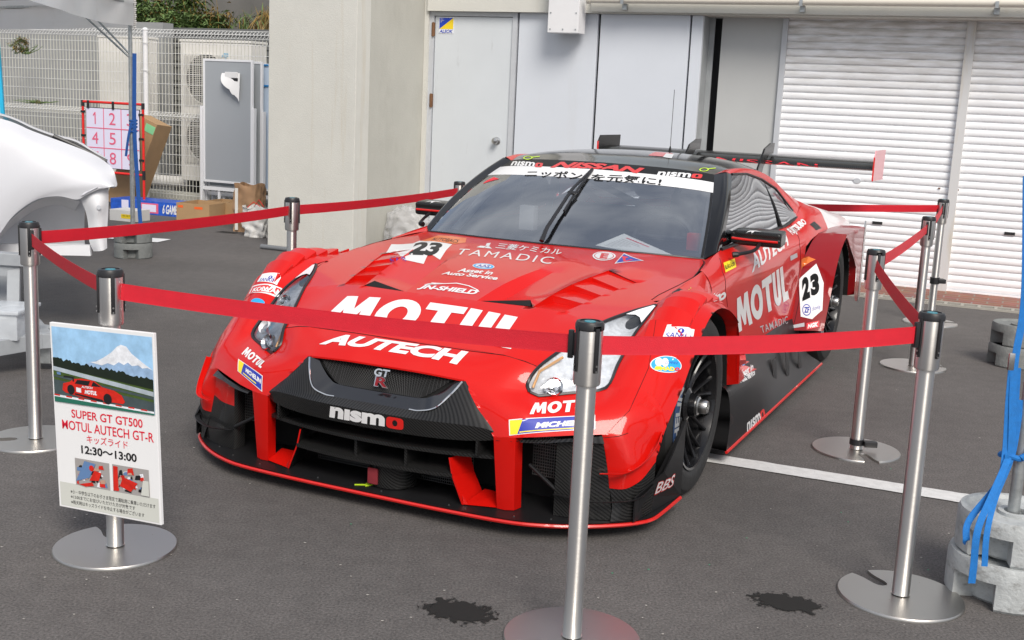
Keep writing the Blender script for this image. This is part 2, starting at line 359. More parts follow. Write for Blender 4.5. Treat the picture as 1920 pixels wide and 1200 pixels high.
# text -> 2D triangles in a 0..1 box
_tc = {}
def text_bm(body, bold=0., shear=0., spacing=1., flat=True):
    c = bpy.data.curves.new('lettering', 'FONT'); c.body = body; c.offset = bold; c.shear = shear; c.space_character = spacing
    c.resolution_u = 4; c.dimensions = '2D'; c.fill_mode = 'FRONT'
    o = bpy.data.objects.new('lettering', c); COL.objects.link(o)
    dg = bpy.context.evaluated_depsgraph_get(); dg.update()
    me = bpy.data.meshes.new_from_object(o.evaluated_get(dg))
    bm = bmesh.new(); bm.from_mesh(me)
    bpy.data.objects.remove(o); bpy.data.curves.remove(c); bpy.data.meshes.remove(me)
    bmesh.ops.triangulate(bm, faces=bm.faces[:])
    xs = [v.co.x for v in bm.verts]; ys = [v.co.y for v in bm.verts]
    x0, x1, y0, y1 = min(xs), max(xs), min(ys), max(ys)
    for v in bm.verts: v.co = V(((v.co.x - x0) / (x1 - x0), (v.co.y - y0) / (y1 - y0), 0))
    return bm
def poly_bm(polys):     # polygons given in the 0..1 box
    bm = bmesh.new()
    for p in polys: bm.faces.new([bm.verts.new((a, b, 0)) for a, b in p]).normal_update()
    bmesh.ops.triangulate(bm, faces=bm.faces[:])
    return bm
RECT = [[(0, 0), (1, 0), (1, 1), (0, 1)]]
def ell(n=32, cx=.5, cy=.5, rx=.5, ry=.5): return [(cx + rx * cos(2 * pi * i / n), cy + ry * sin(2 * pi * i / n)) for i in range(n)]
def bil(q, a, b): return (q[0] * (1 - a) + q[1] * a) * (1 - b) + (q[3] * (1 - a) + q[2] * a) * b
def flat_decal(name, src, q, mt, parent, off=.002, nrm=None):     # q: four corners bl, br, tr, tl in 3D
    q = [V(p) for p in q]; n = nrm or (q[1] - q[0]).cross(q[3] - q[0]).normalized()
    for v in src.verts: v.co = bil(q, v.co.x, v.co.y) + n * off
    return obj(name, src, mt, parent, smooth='keep')
def cut(bm, nx, ny):
    for i in range(1, nx):
        bmesh.ops.bisect_plane(bm, geom=bm.verts[:] + bm.edges[:] + bm.faces[:], plane_co=(i / nx, 0, 0), plane_no=(1, 0, 0))
    for i in range(1, ny):
        bmesh.ops.bisect_plane(bm, geom=bm.verts[:] + bm.edges[:] + bm.faces[:], plane_co=(0, i / ny, 0), plane_no=(0, 1, 0))
# ================================================================ THE SETTING
def wall_to_world(u, d, z=0.): return WU * u + WN * d + V((0, 0, z))
ORG = {}
def wthing(name, label, cat, u, d, group=None):
    o = thing(name, label, cat, wall_to_world(u, d), -TH, group); ORG[o.name] = V((u, d, 0)); return o
def wobj(name, bm, mt, parent, root=None, **k):      # geometry written in wall coordinates (u, d, z)
    root = root or parent
    bmesh.ops.translate(bm, verts=bm.verts[:], vec=-ORG[root.name]); return obj(name, bm, mt, parent, **k)
def wtop(name, bm, mt, label, cat, u, d, group=None, **k):
    bmesh.ops.translate(bm, verts=bm.verts[:], vec=-V((u, d, 0)))
    o = obj(name, bm, mt, None, **k); o.location = wall_to_world(u, d); o.rotation_euler = (0, 0, -TH); return tag(o, label, cat, group)

bm = bmesh.new()
poly(bm, [(-60, -40, 0), (60, -40, 0), (60, 60, 0), (-60, 60, 0)])
struct(obj('ground', bm, 'asphalt'))
# white bay line: a worn paint strip
bm = bmesh.new()
a0, a1 = G(1350, 871), G(1920, 963); b0, b1 = G(1370, 853), G(1920, 944)
dl = (a1 - a0).normalized(); a0 = a0 - dl * 1.2; a1 = a1 + dl * 3; wdt = V((-dl.y, dl.x, 0)) * .12
rnd = random.Random(3); n = 160; lo, hi = [], []
for i in range(n + 1):
    p = a0.lerp(a1, i / n); j = rnd.uniform(-.0025, .0025)
    lo.append(bm.verts.new((p.x, p.y + j, .004))); q = p + wdt; hi.append(bm.verts.new((q.x, q.y + rnd.uniform(-.0025, .0025), .004)))
for i in range(n): bm.faces.new((lo[i], lo[i + 1], hi[i + 1], hi[i]))
struct(obj('painted_line', bm, 'line'))
# damp oil blotches: irregular outlines with flecks around
def blotch(cx, cy, rx, ry, ang, seed, name):
    bm = bmesh.new(); k = 1.5; poly(bm, [(-rx * k, -ry * k, .003), (rx * k, -ry * k, .003), (rx * k, ry * k, .003), (-rx * k, ry * k, .003)])
    o = obj(name, bm, 'stain'); o.location = (cx, cy, 0); o.rotation_euler = (0, 0, ang); return struct(o)
p = G(860, 1147); blotch(p.x, p.y, .125, .085, -.25, 5, 'oil_stain')
p = G(1474, 1131); blotch(p.x, p.y, .120, .075, 2.9, 8, 'oil_stain')
p = G(215, 1000); blotch(p.x + .02, p.y + .22, .05, .02, 0, 9, 'oil_stain')
# brick strip and drain in front of the shutters
bm = bmesh.new(); poly(bm, [(-2.2, 9.62, .006), (6, 9.62, .006), (6, 10.4, .006), (-2.2, 10.4, .006)])
o = obj('brick_paving', bm, 'brick'); o.rotation_euler = (0, 0, -TH); struct(o)
bm = bmesh.new()
for k in range(110):
    u = -2.2 + k * .12
    box(bm, u, u + .022, 9.50, 9.60, .002, .014)
box(bm, -2.2, 6, 9.475, 9.50, .0, .016); box(bm, -2.2, 6, 9.60, 9.625, .0, .016)
o = obj('drain_channel', bm, mat('drain_concrete', (.36, .34, .30), .85, var=.1, vs=20)); o.rotation_euler = (0, 0, -TH); struct(o)
bm = bmesh.new(); poly(bm, [(-2.2, 9.5, .003), (6, 9.5, .003), (6, 9.6, .003), (-2.2, 9.6, .003)])
o = obj('drain_bed', bm, 'dark'); o.rotation_euler = (0, 0, -TH); struct(o)
# scattered crumbs on the asphalt
rnd = random.Random(12); bm = bmesh.new()
def crumb(x, y, s):
    a = rnd.uniform(0, 3.1); z = .003
    bm.faces.new([bm.verts.new((x + s * cos(a + t) * k, y + s * sin(a + t), z)) for t, k in ((0, 1.6), (1.7, 1), (3.1, 1.3), (4.6, 1))])
for (x, y) in ((1577, 962), (1590, 980), (1148, 1076), (1216, 1069), (658, 984), (1740, 1070), (1560, 690), (1670, 880), (1400, 1010), (1330, 1060)): q = G(x, y); crumb(q.x, q.y, .0032)
o = obj('confetti_crumb', bm, mat('green_crumb', (.02, .35, .16), .6)); struct(o)
rnd = random.Random(7); bm = bmesh.new()
for i in range(160):
    q = G(rnd.uniform(0, 1920), rnd.uniform(520, 1195)); crumb(q.x, q.y, rnd.uniform(.0015, .004))
o = obj('grit', bm, mat('pale_grit', (.42, .40, .36), .8)); o['kind'] = 'stuff'

# ---------------------------------------------------------------- garage building
D0, D1 = 10.1, 10.3
gar = wthing('garage_building', 'beige concrete garage building with grey door and white roller shutters behind the race car', 'building', -3.0, 10.1)
def gp(name, bm, mt, parent=None, **k): return wobj(name, bm, mt, parent or gar, gar, **k)
gp('pillar', bx(-6.30, -5.40, 8.83, 9.06, 0, 4.2, bev=.006), mat('pillar_paint', (.59, .585, .54), .85, var=.04, vs=3, bump=.25, bs=110, dirt=((.50, .44, .33), 1.6, (5, 5, .25), .56, .82)))
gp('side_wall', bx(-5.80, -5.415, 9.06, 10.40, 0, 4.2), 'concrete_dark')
gp('wall', bx(-5.413, -5.37, 10.06, 10.5, 0, 4.2), 'concrete')
gp('lintel', bx(-5.37, 6.0, 10.03, 10.6, 2.185, 4.2), 'concrete')
gp('lintel_lip', bx(-3.72, 6.0, 9.98, 10.03, 2.195, 2.30), 'concrete')
# door
gp('door_frame', (lambda b: (box(b, -5.37, -5.325, 10.085, 10.2, 0, 2.183), box(b, -4.515, -4.468, 10.085, 10.2, 0, 2.183), box(b, -5.325, -4.515, 10.085, 10.2, 2.145, 2.183), b)[-1])(bmesh.new()), 'frame')
door = gp('door', bx(-5.318, -4.522, 10.10, 10.16, .01, 2.14, bev=.003), 'doorp')
kb = bmesh.new(); K = (-4.628, 10.10, 1.017)
fnk = lambda prof: [(r, h) for r, h in prof]
rk = lathe(kb, [(.001, 0), (.036, 0), (.036, -.006), (.018, -.012), (.016, -.03), (.027, -.036), (.032, -.05), (.028, -.064), (.012, -.070), (.001, -.0705)], 24)
for v in kb.verts: v.co = V((K[0] + v.co.x, K[1] + v.co.z, K[2] + v.co.y))
gp('door_knob', kb, 'steel', door, smooth=True)
for z in (2.02, 1.36, .12):
    hb = bmesh.new(); tube(hb, [(-5.328, 10.078, z - .065), (-5.328, 10.078, z + .065)], .011, 10); box(hb, -5.345, -5.312, 10.078, 10.086, z - .06, z + .06)
    gp('hinge', hb, 'rust', door)
st = gp('security_sticker', bx(-5.277, -5.122, 10.096, 10.0995, 1.985, 2.132), mat('sticker_white', (.75, .77, .8), .4), door)
def fl(bmx, u0, u1, z0, z1, d):        # place a 0..1 drawing on a wall plane
    for v in bmx.verts: v.co = V((u0 + (u1 - u0) * v.co.x, d, z0 + (z1 - z0) * v.co.y))
    return bmx
M['sblue'] = mat('sign_blue', (.012, .05, .45), .4); M['syel'] = mat('sign_yellow', (.85, .62, .02), .4); M['swhite'] = mat('sign_white', (.8, .8, .8), .45); M['sblack'] = mat('sign_black', (.01, .01, .01), .45)
M['sred'] = mat('sign_red', (.72, .015, .03), .45)
gp('sticker_mark', fl(poly_bm([[(0, 0), (1, 1), (0, 1)]]), -5.272, -5.127, 2.025, 2.128, 10.095), 'sblue', st, smooth='keep')
gp('sticker_mark', fl(poly_bm([[(0, 0), (1, 0), (1, 1)]]), -5.272, -5.127, 2.025, 2.128, 10.095), 'syel', st, smooth='keep')
gp('lettering', fl(text_bm('ALSOK', .02, .25), -5.270, -5.130, 1.990, 2.020, 10.094), 'sblue', st, smooth='keep')
gp('lettering', fl(text_bm('Always\nSecurity\nOK', .0), -5.262, -5.225, 2.085, 2.123, 10.094), 'swhite', st, smooth='keep')
for (a, b) in ((-4.452, -3.690), (-3.664, -2.850), (-2.832, -2.735)):
    gp('wall_panel', bx(a, b, 10.095, 10.14, 0, 2.183, bev=.003), 'panel')
gp('joint_backing', bx(-4.466, -2.74, 10.141, 10.16, 0, 2.183), 'dark')
gp('reveal', bx(-2.745, -2.735, 10.142, 10.42, 0, 2.185), 'reveal')
gp('reveal', bx(-2.735, -2.690, 10.33, 10.345, 0, 2.185), 'reveal')
gp('gap_backing', bx(-2.735, -2.60, 10.45, 10.47, 0, 2.19), 'dark')
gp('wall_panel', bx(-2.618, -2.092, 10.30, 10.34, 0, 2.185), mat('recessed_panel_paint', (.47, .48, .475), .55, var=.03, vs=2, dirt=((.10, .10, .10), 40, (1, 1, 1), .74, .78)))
gp('shutter_guide', bx(-2.090, -2.045, 10.27, 10.36, 0, 2.187, bev=.002), 'frame')
gp('shutter_guide', bx(-.625, -.553, 10.26, 10.36, 0, 2.187, bev=.003), 'mull')
def shutter(u0, u1, name='roller_shutter'):
    b = bmesh.new(); prof = []
    z = .02
    while z < 2.19:
        for dz, dd in ((0, 0), (.004, -.010), (.012, -.0145), (.032, -.016), (.048, -.0135), (.055, -.009), (.0575, 0)): prof.append((z + dz, 10.315 + dd))
        z += .0598
    A = [b.verts.new((u0, d, zz)) for zz, d in prof]; B = [b.verts.new((u1, d, zz)) for zz, d in prof]
    for i in range(len(A) - 1): b.faces.new((A[i], B[i], B[i + 1], A[i + 1]))
    box(b, u0, u1, 10.29, 10.33, 0.0, .02)
    return gp(name, b, 'shutter', smooth=True, angle=40)
s1 = shutter(-2.045, -.625); s2 = shutter(-.553, 1.6)
gp('mail_slot', bx(-1.20, -1.12, 10.292, 10.30, .508, .532), 'dark', s1)
gp('mail_slot', bx(-.165, -.085, 10.292, 10.30, .508, .532), 'dark', s2)
lb = bmesh.new(); lathe(lb, [(.001, -.004), (.03, -.004), (.033, 0), (.033, .01)], 20)
P0 = WP(1607, 339, 10.3)
for v in lb.verts: v.co = V((P0.x + v.co.x, 10.298 + v.co.z, P0.z + v.co.y * .7))
gp('lock_plate', lb, 'frame', s1, smooth=True)
for (x, y) in ((1760, 353), (1797, 356), (1762, 353)):
    q = WP(x, y, 10.29); gp('screw', bx(q.x - .005, q.x + .005, 10.290, 10.296, q.z - .005, q.z + .005), 'rust', s1)
# electrical box and pipe
eb = gp('junction_box', bx(-4.075, -3.785, 9.86, 10.03, 2.0, 2.8, bev=.004), 'white')
for (u, z) in ((-4.05, 2.03), (-3.93, 2.03), (-3.81, 2.03), (-4.05, 2.17), (-3.81, 2.17)): gp('screw', bx(u - .006, u + .006, 9.856, 9.86, z - .006, z + .006), 'galv', eb)
tb = bmesh.new(); tube(tb, [(-3.70, 9.90, 2.290), (6, 9.90, 2.290)], .032, 16); tube(tb, [(-3.73, 9.90, 2.290), (-3.70, 9.90, 2.290)], .038, 16)
pp = gp('awning_roller', tb, mat('cream_tube', (.66, .62, .54), .35), smooth=True)
for x in (1172, 1505, 1870):
    q = WP(x, 15, 9.95); gp('bracket', (lambda b: (box(b, q.x - .02, q.x + .02, 9.93, 9.98, 2.21, 2.26), box(b, q.x - .013, q.x + .013, 9.85, 9.875, 2.25, 2.30), b)[-1])(bmesh.new()), 'galv', pp)
gp('awning', bx(-3.72, 6, 9.96, 10.025, 2.335, 3.2), mat('pale_blue_awning', (.55, .62, .68), .7, var=.04, vs=3))
# drain pipe along the foot of the pillar
pb = bmesh.new(); p0, p1 = G(490, 463), G(668, 484)
tube(pb, [G(490, 462, .02), G(560, 470, .02), G(660, 484, .02), G(700, 475, .03), G(770, 462, .05)], .022, 12)
o = tag(obj('drain_pipe', pb, 'black', smooth=True), 'grey plastic pipe lying along the foot of the concrete pillar', 'pipe')
o.data.materials[0] = mat('grey_pipe', (.16, .17, .18), .45)
cb = bmesh.new(); q = [WP(x, y, 9.3 + k * .12) for k, (x, y) in enumerate(((690, 285), (696, 310), (700, 340), (706, 372), (709, 395)))]
tube(cb, [wall_to_world(*v) for v in q], .011, 8)
o = tag(obj('garden_hose', cb, mat('dark_green_hose', (.02, .045, .045), .5), smooth=True), 'thin dark hose standing against the shaded wall right of the pillar', 'hose')

# ---------------------------------------------------------------- fence, plants and retaining wall on the left
FD = 11.3
fen = wthing('mesh_fence', 'ivory welded wire mesh fence with white posts behind the cardboard boxes', 'fence', -8.5, FD)
qtop = WP(500, 60, FD).z
def fobj(name, bm, mt, parent=None, **k): return wobj(name, bm, mt, parent or fen, fen, **k)
b = bmesh.new()
u = -12.6; zt = 2.05
while u < -6.6:
    box(b, u - .003, u + .003, FD - .003, FD + .003, .05, zt - .12); u += .0495
fobj('vertical_wires', b, 'ivory')
b = bmesh.new()
z = .10
while z < zt - .1:
    tube(b, [(-12.6, FD - .004, z), (-6.6, FD - .004, z)], .0028, 5); z += .118
fobj('horizontal_wires', b, 'wirew')
def truss(z0):    # triangular folded beam of the mesh
    b = bmesh.new()
    for dz, dd in ((0, 0), (.085, -.0), (.045, -.05), (.045, .05)): tube(b, [(-12.6, FD + dd, z0 + dz), (-6.6, FD + dd, z0 + dz)], .0035, 5)
    u = -12.6
    while u < -6.6:
        for (a, c) in (((0, 0), (.045, -.05)), ((.045, -.05), (.085, 0)), ((.085, 0), (.045, .05)), ((.045, .05), (0, 0))):
            tube(b, [(u, FD + a[1], z0 + a[0]), (u, FD + c[1], z0 + c[0])], .0028, 4, cap=False)
        u += .0495
    return b
fobj('folded_rail', truss(zt - .11), 'wirew'); fobj('folded_rail', truss(.98), 'wirew')
for x in (273,):
    q = WP(x, 200, FD - .05)
    for du in (0, 3.0):
        b = bmesh.new(); tube(b, [(q.x + du - 0, FD - .04, 0), (q.x + du, FD - .04, 2.01)], .030, 16)
        lathe(b, [(.034, 2.01), (.034, 2.025), (.02, 2.04), (.001, 2.045)], 16, c=(q.x + du, FD - .04, 0)); ps = fobj('post', b, 'white', smooth=True)
        for z in (.6, 1.0, 1.55, 1.87):
            b = bmesh.new(); tube(b, [(q.x + du + .055 * cos(t), FD - .04 + .045 * sin(t), z) for t in [i * pi / 8 for i in range(17)]], .0035, 6); fobj('clamp', b, 'wirew', ps)
fobj('kerb', bx(-12.6, -6.6, FD + .02, FD + .2, 0, .12), 'concrete_dark')

def wall_thing(name, label, u0, u1, d0, d1, z0, z1, mt, cat='wall'):
    return wtop(name, bx(u0, u1, d0, d1, z0, z1), mt, label, cat, (u0 + u1) / 2, (d0 + d1) / 2)
M['siding'] = mat('dark_siding', (.11, .113, .11), .6, var=.1, vs=3)
b = bmesh.new()
z = 0
while z < 2.05:
    A = [(12.60, z), (12.585, z + .004), (12.60, z + .085)]
    for (d, zz), (d2, z2) in zip(A, A[1:]): b.faces.new([b.verts.new(p) for p in ((-10.8, d, zz), (-6.5, d, zz), (-6.5, d2, z2), (-10.8, d2, z2))])
    z += .085
wtop('siding_wall', b, 'siding', 'dark horizontal lap siding wall behind the mesh fence and air conditioners', 'wall', -8.5, 12.6)
wall_thing('utility_wall', 'plain mid grey concrete wall behind the left end of the fence', -16, -10.45, 12.35, 12.55, 0, 2.17, mat('grey_cladding', (.29, .295, .295), .8, var=.08, vs=4))
wtop('retaining_wall', bx(-18, -5, 15.5, 15.9, 0, 3.6), mat('dark_grey_concrete', (.15, .145, .135), .9, var=.2, vs=1.5), 'stained grey retaining wall overgrown with plants above the fence', 'wall', -9, 15.7)  # dark grey concrete, tone mottled at random

def plant(name, label, cx, cd_, cz, sx, sd_, sz, n, mats, seed, droop=0., L=.10, Wd=.012, cat='plant'):
    rnd = random.Random(seed); b = bmesh.new()
    for i in range(n):
        # clustered around stems
        k = rnd.random(); st = int(k * 22); rs = random.Random(seed * 77 + st)
        ax, ay, az = rs.uniform(-1, 1), rs.uniform(-1, 1), rs.uniform(-1, 1)
        p = V((cx + sx * (ax * .8 + rnd.gauss(0, .16)), cd_ + sd_ * (ay + rnd.gauss(0, .2)), cz + sz * (az * .75 + rnd.gauss(0, .2))))
        a = rnd.uniform(0, 6.28); el = rnd.uniform(-.6, 1.1) - droop
        d = V((cos(a) * cos(el), sin(a) * cos(el), sin(el))); s = d.cross(V((0, 0, 1)))
        s = (s.normalized() if s.length > .01 else V((1, 0, 0))); s = (s + V((0, 0, rnd.uniform(-.6, .6)))).normalized()
        l = L * rnd.uniform(.5, 1.5); w_ = Wd * rnd.uniform(.6, 1.4); mi = rs.choice(range(len(mats))) if rnd.random() < .75 else rnd.randrange(len(mats))
        q = [p, p + d * l * .45 + s * w_, p + d * l - V((0, 0, l * .3)), p + d * l * .45 - s * w_]
        f = b.faces.new([b.verts.new(x) for x in q]); f.material_index = mi
    for i in range(14):
        q = V((cx + rnd.uniform(-1, 1) * sx, cd_, cz - sz)); e = q + V((rnd.uniform(-.3, .3), rnd.uniform(-.1, .1), sz * rnd.uniform(1, 2)))
        tube(b, [q, (q + e) / 2 + V((.03, 0, 0)), e], [.006, .004, .002], 5, mi=len(mats) - 1)
    return wtop(name, b, mats, label, cat, cx, cd_)
q = WP(330, 20, 14.6); plant('shrub', 'green leafy shrub hanging over the wall above the middle of the fence', q.x - .05, 14.6, 2.35, .95, .40, .42, 11000, ['leafA', 'leafA', 'leafA', 'leafA', 'leafA', 'leafB', 'leafC'], 4, L=.12, Wd=.016)
q = WP(480, 30, 14.6); plant('dry_grass', 'drooping dry brown grass tuft hanging beside the concrete pillar', q.x + .25, 14.6, 2.35, .42, .2, .28, 1700, ['leafB', 'leafB', 'leafA', 'leafC'], 11, droop=1.3, L=.42, Wd=.007)
q = WP(60, 60, 14.6); plant('dark_shrub', 'small dark green shrub under the tent canopy behind the fence', q.x + .7, 14.6, 2.2, .7, .3, .14, 2200, ['leafA', 'leafA', 'leafB'], 14)
q = WP(40, 85, 10.9); plant('weed', 'brown goldenrod sprig poking through the fence beside the cyan board', q.x, 10.9, q.z, .13, .06, .10, 420, ['leafC', 'leafB', 'leafA'], 21, L=.05, Wd=.006)
q = WP(65, 190, 10.95); plant('weed', 'thin dry weed at mid height of the fence above the white car', q.x, 10.95, q.z, .12, .03, .02, 110, ['leafB', 'leafA'], 23, L=.04, Wd=.005)

# air conditioners
def ac_unit(label, x0, x1, ytop, d, h, logo, fans=2, wl=None):
    a, c = WP(x0, ytop, d), WP(x1, ytop, d)
    t = wthing('air_conditioner', label, 'air conditioner', (a.x + c.x) / 2, d + .16)
    wobj('casing', bx(a.x, c.x, d, d + .32, .25, a.z, bev=.008), 'offwhite', t)
    wobj('top_cover', bx(a.x - .008, c.x + .008, d - .008, d + .328, a.z + .001, a.z + .03, bev=.004), 'offwhite', t)
    wobj('foot', bx(a.x + .1, a.x + .2, d, d + .3, 0, .249), 'dark', t); wobj('foot', bx(c.x - .2, c.x - .1, d, d + .3, 0, .249), 'dark', t)
    if fans:
        zc = [a.z - .43, a.z - 1.12][:fans]; uc_ = a.x + (c.x - a.x) * .38; rr = .29
        for z in zc:
            b = bmesh.new(); lathe(b, [(.001, 0), (rr, 0)], 36)
            for v in b.verts: v.co = V((uc_ + v.co.x, d - .003, z + v.co.y))
            fg = wobj('fan_opening', b, 'dark', t, t)
            b = bmesh.new()
            k = -rr * 1.06
            while k < rr * 1.06:
                box(b, uc_ - rr * 1.1, uc_ + rr * 1.1, d - .022, d - .016, z + k, z + k + .006); k += .022
            for k in range(-5, 6): box(b, uc_ + k * .058 - .002, uc_ + k * .058 + .002, d - .028, d - .023, z - rr * 1.08, z + rr * 1.08)
            tube(b, [(uc_ + rr * 1.03 * cos(i * pi / 16), d - .012, z + rr * 1.03 * sin(i * pi / 16)) for i in range(33)], .008, 6, cap=False)
            wobj('fan_grille', b, 'offwhite', fg, t)
    if logo:
        wobj('logo', fl(poly_bm([[(0, .7), (.3, 1), (1, 1), (1, .75), (.75, .75), (.55, 0), (.35, 0), (.5, .7)]]), c.x - .42, c.x - .32, a.z - .28, a.z - .12, d - .002), mat('logo_blue', (.03, .35, .6), .4), t, smooth='keep')
    return t
ac_unit('tall two fan air conditioner with round grilles behind the grey display boards', 338, 470, 78, 11.62, 1.7, True)
t2 = ac_unit('narrow ivory air conditioner cabinet behind the tent pole', 184, 262, 70, 11.62, 1.7, False, fans=0)
b = bmesh.new(); q = WP(282, 338, 11.75); tube(b, [(q.x - .3, 11.8, q.z), (q.x + .25, 11.8, q.z), (q.x + .75, 11.8, q.z + .02)], .075, 14)
wtop('insulated_pipe', b, 'offwhite', 'thick pale insulated pipe running low behind the fence', 'pipe', q.x, 11.8, smooth=True)
# ================================================================ PROPS
def PL(x, y, P0, n):
    d = ray(x, y); return CAM + d * ((P0 - CAM).dot(n) / d.dot(n))
# ---------------------------------------------------------------- queue barrier posts
HS = .868
def make_post():
    t = thing('barrier_post', '', 'barrier post')
    b = bmesh.new(); n = 64; rr = .1835; pts = []
    for i in range(n + 1):         # round plate with a slot cut in from the rim
        a = R(10) + (2 * pi - R(20)) * i / n; k = rr
        pts.append((k * cos(a), k * sin(a)))
    pts += [(.168, -.027), (.14, -.022), (.095, -.022), (.078, -.018), (.068, -.008), (.068, .008), (.078, .018), (.095, .022), (.14, .022), (.168, .027)]
    def lay(z, s, cz=0):
        return [b.verts.new((x * s, y * s, z)) for x, y in pts]
    L0, L1, L2 = lay(0.0, 1.0), lay(.006, 1.0), lay(.010, .985)
    for A, B in ((L0, L1), (L1, L2)):
        for i in range(len(A)): b.faces.new((A[i], A[(i + 1) % len(A)], B[(i + 1) % len(A)], B[i]))
    tf = b.faces.new(L2); tf.normal_update(); bmesh.ops.triangulate(b, faces=[tf])
    obj('base_plate', b, 'plate', t, smooth=True, angle=50)
    b = bmesh.new(); lathe(b, [(.0255, .012), (.0255, .715)], 40); lathe(b, [(.028, .013), (.0255, .013)], 40)
    obj('pole', b, 'steelb', t, smooth=True)
    b = bmesh.new(); lathe(b, [(.0255, .700), (.033, .701), (.0355, .706), (.0355, .845)], 48); hd = obj('belt_housing', b, 'steelb', t, smooth=True)
    b = bmesh.new(); lathe(b, [(.0355, .844), (.0375, .846), (.0375, .858), (.034, .866), (.026, .867), (.026, .8635)], 40)
    for k in range(4):
        a = k * pi / 2; ca, sa = cos(a), sin(a)
        v = box(b, .033, .0395, -.0058, .0058, .738, .853, bev=.0012)
        b.verts.ensure_lookup_table()
        for q in b.verts[-24 * 1:]: pass
        new = [q for q in b.verts if q.tag is False and abs(q.co.y) < .009 and .03 < q.co.x < .041 and .73 < q.co.z < .8535 and not q.tag]
        for q in new:
            x, y = q.co.x, q.co.y; q.co.x, q.co.y = x * ca - y * sa, x * sa + y * ca
        for q in b.verts: q.tag = True if q in new or q.tag else False
    cp = obj('cap', b, 'black', t, smooth=True)
    b = bmesh.new(); lathe(b, [(.026, .8635), (.0255, .8645), (.015, .865)], 32); obj('cap_inset', b, 'black', cp, smooth=True); b = bmesh.new(); lathe(b, [(.015, .8652), (.014, .8665), (.001, .867)], 24); obj('cap_badge', b, 'teal', cp, smooth=True)
    b = bmesh.new()
    for k in range(4):
        a = k * pi / 2
        for z in (.742, .756):
            c = V((.0405 * cos(a), .0405 * sin(a), z)); tube(b, [c, c + V((cos(a), sin(a), 0)) * .0015], .0028, 8)
    obj('rivet', b, 'steel', hd)
    return t
def copy_tree(o, parent=None):
    c = o.copy(); COL.objects.link(c)
    if parent: c.parent = parent
    for ch in list(o.children): copy_tree(ch, c)
    return c
POSTS = {'A': (-1.859, 4.454, 200, 'barrier post in front of the white car body at the far left'),
 'B': (-1.185, 3.403, 118, 'barrier post carrying the tall poster board'),
 'C': (.198, 2.923, -60, 'barrier post nearest the camera, its base cut by the bottom edge'),
 'D': (1.197, 3.303, 115, 'barrier post beside the near blue strapped tent weights at the right'),
 'E': (1.492, 4.832, -85, 'barrier post by the white ground line with a black strap at its foot'),
 'F': (2.314, 6.600, 0, 'barrier post second farthest at the right, left of dark tent weights'),
 'G': (2.924, 8.094, 0, 'farthest right barrier post with a black tie around its pole'),
 'H': (-1.144, 5.964, 90, 'barrier post in front of the beige pillar at the left of the car'),
 'I': (-.381, 7.656, 30, 'barrier post behind the car mirror, in front of the grey door')}
proto = make_post(); first = True; PO = {}
for k, (x, y, a, lab) in POSTS.items():
    o = proto if first else copy_tree(proto); first = False
    o.location = (x, y, 0); o.rotation_euler = (0, 0, R(a)); o['label'] = 'brushed steel ' + lab; o['group'] = 'belt barrier posts around the race car'; PO[k] = o
# black straps on E and G
b = bmesh.new(); lathe(b, [(.0262, .03), (.030, .03), (.030, .055), (.0262, .055)], 24, closed=True); box(b, .02, .075, -.05, -.015, .03, .055, bev=.004)
o = obj('pole_strap', b, 'black', PO['E'], smooth=True); o.rotation_euler = (0, 0, R(85))
b = bmesh.new(); lathe(b, [(.0262, .28), (.032, .28), (.032, .325), (.0262, .325)], 24, closed=True); box(b, .02, .07, -.03, .03, .285, .315, bev=.004)
obj('pole_strap', b, 'black', PO['G'], smooth=True)

def belt(a, c, label, fa=None, fb=None, sag=.012, zoff=0.):
    pa, pb = V((*POSTS[a][:2], .802)), V((*POSTS[c][:2], .802 + zoff))
    d = (pb - pa); L = d.length; d.normalize(); s = pa + d * .036; e = pb - d * .050
    b = bmesh.new(); n = 40; nl = 10; side = V((-d.y, d.x, 0)).normalized(); g = []
    for i in range(n + 1):
        t = i / n; p = s.lerp(e, t); p.z -= sag * 4 * t * (1 - t)
        tw = .10 * sin(pi * t) + (.12 * (1 - t) ** 6)
        up = (V((0, 0, 1)) * cos(tw) + side * sin(tw)) * .0245
        g.append([b.verts.new(p + up * (2 * j / nl - 1) + side * (.0006 * (j % 2))) for j in range(nl + 1)])
    for i in range(n):
        for j in range(nl): b.faces.new((g[i][j], g[i + 1][j], g[i + 1][j + 1], g[i][j + 1]))
    shell(b, .0009)
    cx = (pa + pb) / 2
    o = obj('barrier_belt', b, 'belt', None, smooth=True, angle=25)
    for v in o.data.vertices: v.co -= cx
    o.location = cx
    tag(o, label, 'barrier belt', 'red retractable belts between the posts')
    b = bmesh.new(); box(b, -.007, .007, -.007, .007, -.037, .037, bev=.003); box(b, .004, .016, -.004, .004, -.03, .03, bev=.002)
    k = obj('belt_clip', b, 'black', o, smooth=True); k.location = e - cx + d * .003; k.rotation_euler = (0, 0, math.atan2(d.y, d.x))
belt('H', 'A', 'red belt from the post before the beige pillar to the far left post')
belt('B', 'A', 'short red belt slanting between the two leftmost posts')
belt('I', 'H', 'red belt crossing in front of the beige pillar to the car mirror')
belt('G', 'I', 'red belt running behind the car in front of the shutters', sag=.03)
belt('F', 'G', 'very short red belt between the two farthest right posts')
belt('E', 'F', 'red belt slanting up from the post by the white line in front of the shutter')
belt('E', 'D', 'red belt dropping towards the post beside the near blue strapped weights')
belt('C', 'D', 'red belt crossing in front of the front left wheel of the car', sag=.012)
belt('B', 'C', 'long red belt crossing in front of the bonnet', sag=.012)

